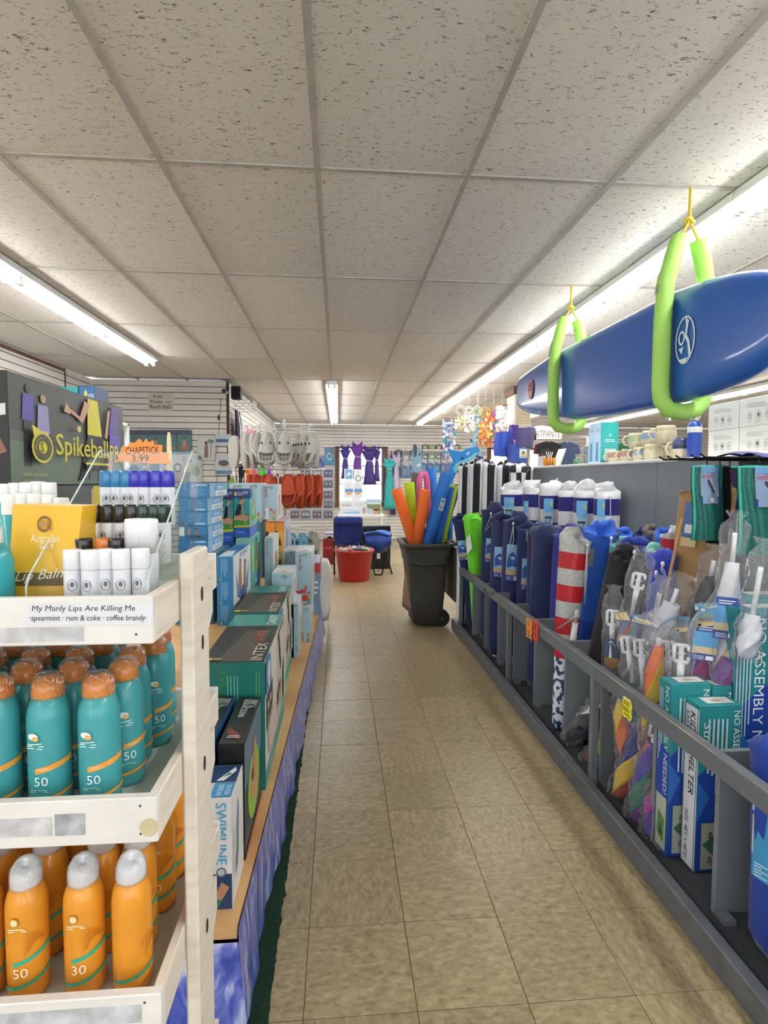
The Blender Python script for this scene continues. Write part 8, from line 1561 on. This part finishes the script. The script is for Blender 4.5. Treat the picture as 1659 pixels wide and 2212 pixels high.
# ---------------------------------------------------------------- wind chimes and dream catchers from the ceiling
rr = random.Random(12)
def chime(lab, px, pyt, pyb, y, cols, w_, strands=5, top='bar', disc=.022, name='wind_chime', cat='wind chime'):
    T, B = P(px, pyt, y=y), P(px, pyb, y=y); t = thing(name, B, lab, cat, 'shell chimes and dream catchers')
    MB().cyl(T, (T.x, y, CEIL), .0015, n=4).build('hanging_line', M('#d9d9d6', .5), t)
    if top == 'bar': MB().box((T.x-w_/2, y-.02, T.z-.014), (T.x+w_/2, y+.02, T.z), bev=.003).build('top_bar', M('#a5743f', .5), t)
    elif top == 'ring': MB().tube([(T.x+w_*.42*math.cos(a), y, T.z-w_*.42+w_*.42*math.sin(a)) for a in [k*.3927 for k in range(17)]], .006, 6, cap=False).build('hoop', M(cols[0], .6), t); b = MB(); [b.cyl((T.x+w_*.42*math.cos(a), y, T.z-w_*.42+w_*.42*math.sin(a)), (T.x+w_*.42*math.cos(a+2.2), y, T.z-w_*.42+w_*.42*math.sin(a+2.2)), .0015, n=4) for a in [k*.785 for k in range(8)]]; b.build('web', M(cols[0], .6), t)
    z0 = T.z-(.014 if top == 'bar' else w_*.84); mats = [M(c, .25, var=.1, coat=.4) for c in cols]
    for s_ in range(strands):
        x = T.x+w_*(s_/(strands-1)-.5)*.85; L = (z0-B.z)*rr.uniform(.75, 1.0); n = max(3, int(L/(disc*1.7))); b = MB(); b.cyl((x, y, z0), (x, y, z0-L), .0012, n=4, mi=0)
        for k in range(n):
            if rr.random() < .12: continue
            zc = z0-L*(k+.6)/n; a = rr.uniform(-.7, .7); d_ = Vector((math.cos(a), math.sin(a), 0)); nn = Vector((-math.sin(a), math.cos(a), 0)); m_ = rr.randrange(len(cols)); q = disc*rr.uniform(.8, 1.15); yo = rr.uniform(-.04, .04)
            ring = [Vector((x, y+yo, zc))+d_*q*math.cos(w)+Vector((0, 0, q*math.sin(w))) for w in [2*math.pi*i/9 for i in range(9)]]
            b.add([p+nn*.0015 for p in ring]+[p-nn*.0015 for p in ring], [tuple(range(9)), tuple(range(9, 18))[::-1]]+[(i, i+9, (i+1) % 9+9, (i+1) % 9) for i in range(9)], m_)
        b.build('shell_strand', mats, t)
yc = 7.7
chime('iridescent teal shell chime, leftmost under the light row', 970, 902, 1008, yc, ['#3fb0a4', '#c9d4e4', '#7f8fd0', '#e6e8ec', '#5a6ab8'], .17)
chime('cream shell dream catcher with lace hoop, second from the left', 995, 876, 932, yc-.1, ['#d9c9ae', '#e8d8b0', '#e6d9a4'], .16, 4, 'ring', .026, 'dream_catcher', 'dream catcher')
chime('white feathered dream catcher in the middle', 1013, 878, 936, yc-.2, ['#e6e2d6', '#efece4', '#dcd6c4'], .12, 4, 'ring', .022, 'dream_catcher', 'dream catcher')
chime('mint and sky blue shell dream catcher', 1031, 878, 990, yc-.1, ['#a9d0b4', '#b9dce4', '#8fb8e0', '#5a86b8'], .15, 5, 'ring', .022, 'dream_catcher', 'dream catcher')
chime('orange and yellow shell chime', 1049, 880, 968, yc-.3, ['#ef9a3a', '#f2c84a', '#f4dc8a', '#e87a4a'], .17, 5, 'ring')
chime('rainbow disc chime with a wooden bar', 1066, 888, 964, yc-.2, ['#8a4ab8', '#ef8a3a', '#4ab0b0', '#f0c84a', '#e8604a'], .17, 5)
chime('white shell cascade chime beside the column', 1085, 874, 944, yc-.4, ['#ecebe4', '#e2e4dc', '#f2f0ea'], .14, 5, 'bar', .03)
chime('navy and ice blue starfish chime, hanging lowest', 1033, 945, 1000, yc+.2, ['#2f5f9a', '#8fc0e0', '#3a7ab0', '#cfe4ee'], .14, 4, 'bar', .025)
# ---------------------------------------------------------------- clothing corner beyond the counter
def shirt(lab, px, pyt, y, col, w_=.5, h_=.6, z=None, grp='hung shirts beyond the counter'):
    T = P(px, pyt, y=y); T.z = 2.215; t = thing('hung_shirt', (T.x, y, T.z-h_), lab, 'shirt', grp)
    out = [(-.09, 0), (-.5, -.12), (-.58, -.42), (-.42, -.46), (-.36, -.3), (-.36, -1), (.36, -1), (.36, -.3), (.42, -.46), (.58, -.42), (.5, -.12), (.09, 0), (0, -.06)]
    MB().prism([(u*w_, v*h_) for u, v in out], lambda u, v: (T.x+u, y, T.z+v), (0, .03, 0)).build('fabric', cloth(col), t)
    MB().tube([(T.x-.16, y+.015, T.z-.06), (T.x, y+.015, T.z+.03), (T.x+.16, y+.015, T.z-.06)], .006, 5).tube([(T.x, y+.015, T.z+.03), (T.x, y+.015, T.z+.09), (T.x+.025, y+.015, T.z+.11)], .004, 5).build('hanger', M('#9a9a9c', .4), t)
for px, pyt, y, c_, lab in ((1182, 952, 11.58, '#8f1f2a', 'dark red shirt under the clothing sign'), (1187, 953, 11.52, '#17171a', 'black shirt in front of the dark red one'), (1317, 955, 11.57, '#b8324a', 'crimson shirt above the mugs'), (1352, 953, 11.56, '#2f6f4a', 'green shirt above the mugs'), (1335, 957, 11.62, '#8a8f96', 'grey shirt between the crimson and green ones'), (1226, 960, 11.6, '#3a4a6a', 'slate blue shirt behind the turquoise carton')): shirt(lab, px, pyt, y, c_)
rl = thing('clothes_rail', (5.2, 11.55, 0), 'long chrome clothes rail beyond the counter', 'rail'); zr = 2.31
MB().cyl((3.6, 11.6, zr), (7.6, 11.6, zr), .014, n=8).build('rail_tube', M('#b9bbbe', .3, metal=.8), rl)
for x in (3.65, 5.6, 7.55): MB().cyl((x, 11.6, 0), (x, 11.6, zr), .016, n=8).build('post', M('#b9bbbe', .3, metal=.8), rl)
y = 10.0; A, B_ = P(1128, 948, y=y), P(1213, 948, y=y); zt = P(1170, 920, y=y).z
sg = thing('hanging_sign', ((A.x+B_.x)/2, y, A.z), 'white scalloped SWEATPANTS sign hanging beyond the counter', 'sign'); W_ = B_.x-A.x; H_ = zt-A.z
out = [(0, 0), (1, 0), (1.02, .5), (.95, .8), (.8, .75), (.65, .98), (.5, 1.05), (.35, .98), (.2, .75), (.05, .8), (-.02, .5)]
b = MB().prism([(u*W_, v*H_) for u, v in out], lambda u, v: (A.x+u, y, A.z+v), (0, .015, 0)).build('board', M('#e2ddd4', .6), sg)
decal(b, lambda u, v, h=0: Vector((A.x+u, y-h, A.z+v)), [('t', 'SWEATPANTS', W_*.05, H_*.15, H_*.5, '#4a4a48', 0, W_*.9)], 'lettering', step=.001)
for u in (.1, .9): MB().cyl((A.x+u*W_, y+.007, zt-.03), (A.x+u*W_, y+.007, CEIL), .002, n=4).build('hanging_line', M('#b9b9b6', .5), sg)
q = P(1436, 905, y=8.0); t = thing('clip_lamp', q, 'small chrome dome spot lamp under the far ceiling', 'lamp'); MB().lathe(q, [(.09, -.03), (.088, -.025), (.06, .04), (.025, .06), (.02, .08), (.0, .082)], 16).build('dome', M('#c3c3c0', .25, metal=.8), t); MB().tube([q+Vector((0, 0, .08)), q+Vector((.06, 0, .16)), Vector((q.x+.06, q.y, CEIL))], .008, 6).build('stem', M('#8a8a88', .3, metal=.7), t)
# folded goods table filling the corner beyond the counter
t = thing('goods_table', (4.2, 9.2, 0), 'white goods table far beyond the counter', 'table'); MB().box((3.2, 8.9, .82), (5.4, 9.6, .86), bev=.004).build('table_top', M_white, t)
for x in (3.25, 5.3):
    for yy_ in (8.95, 9.5): MB().box((x, yy_, 0), (x+.05, yy_+.05, .82)).build('leg', M_white, t)
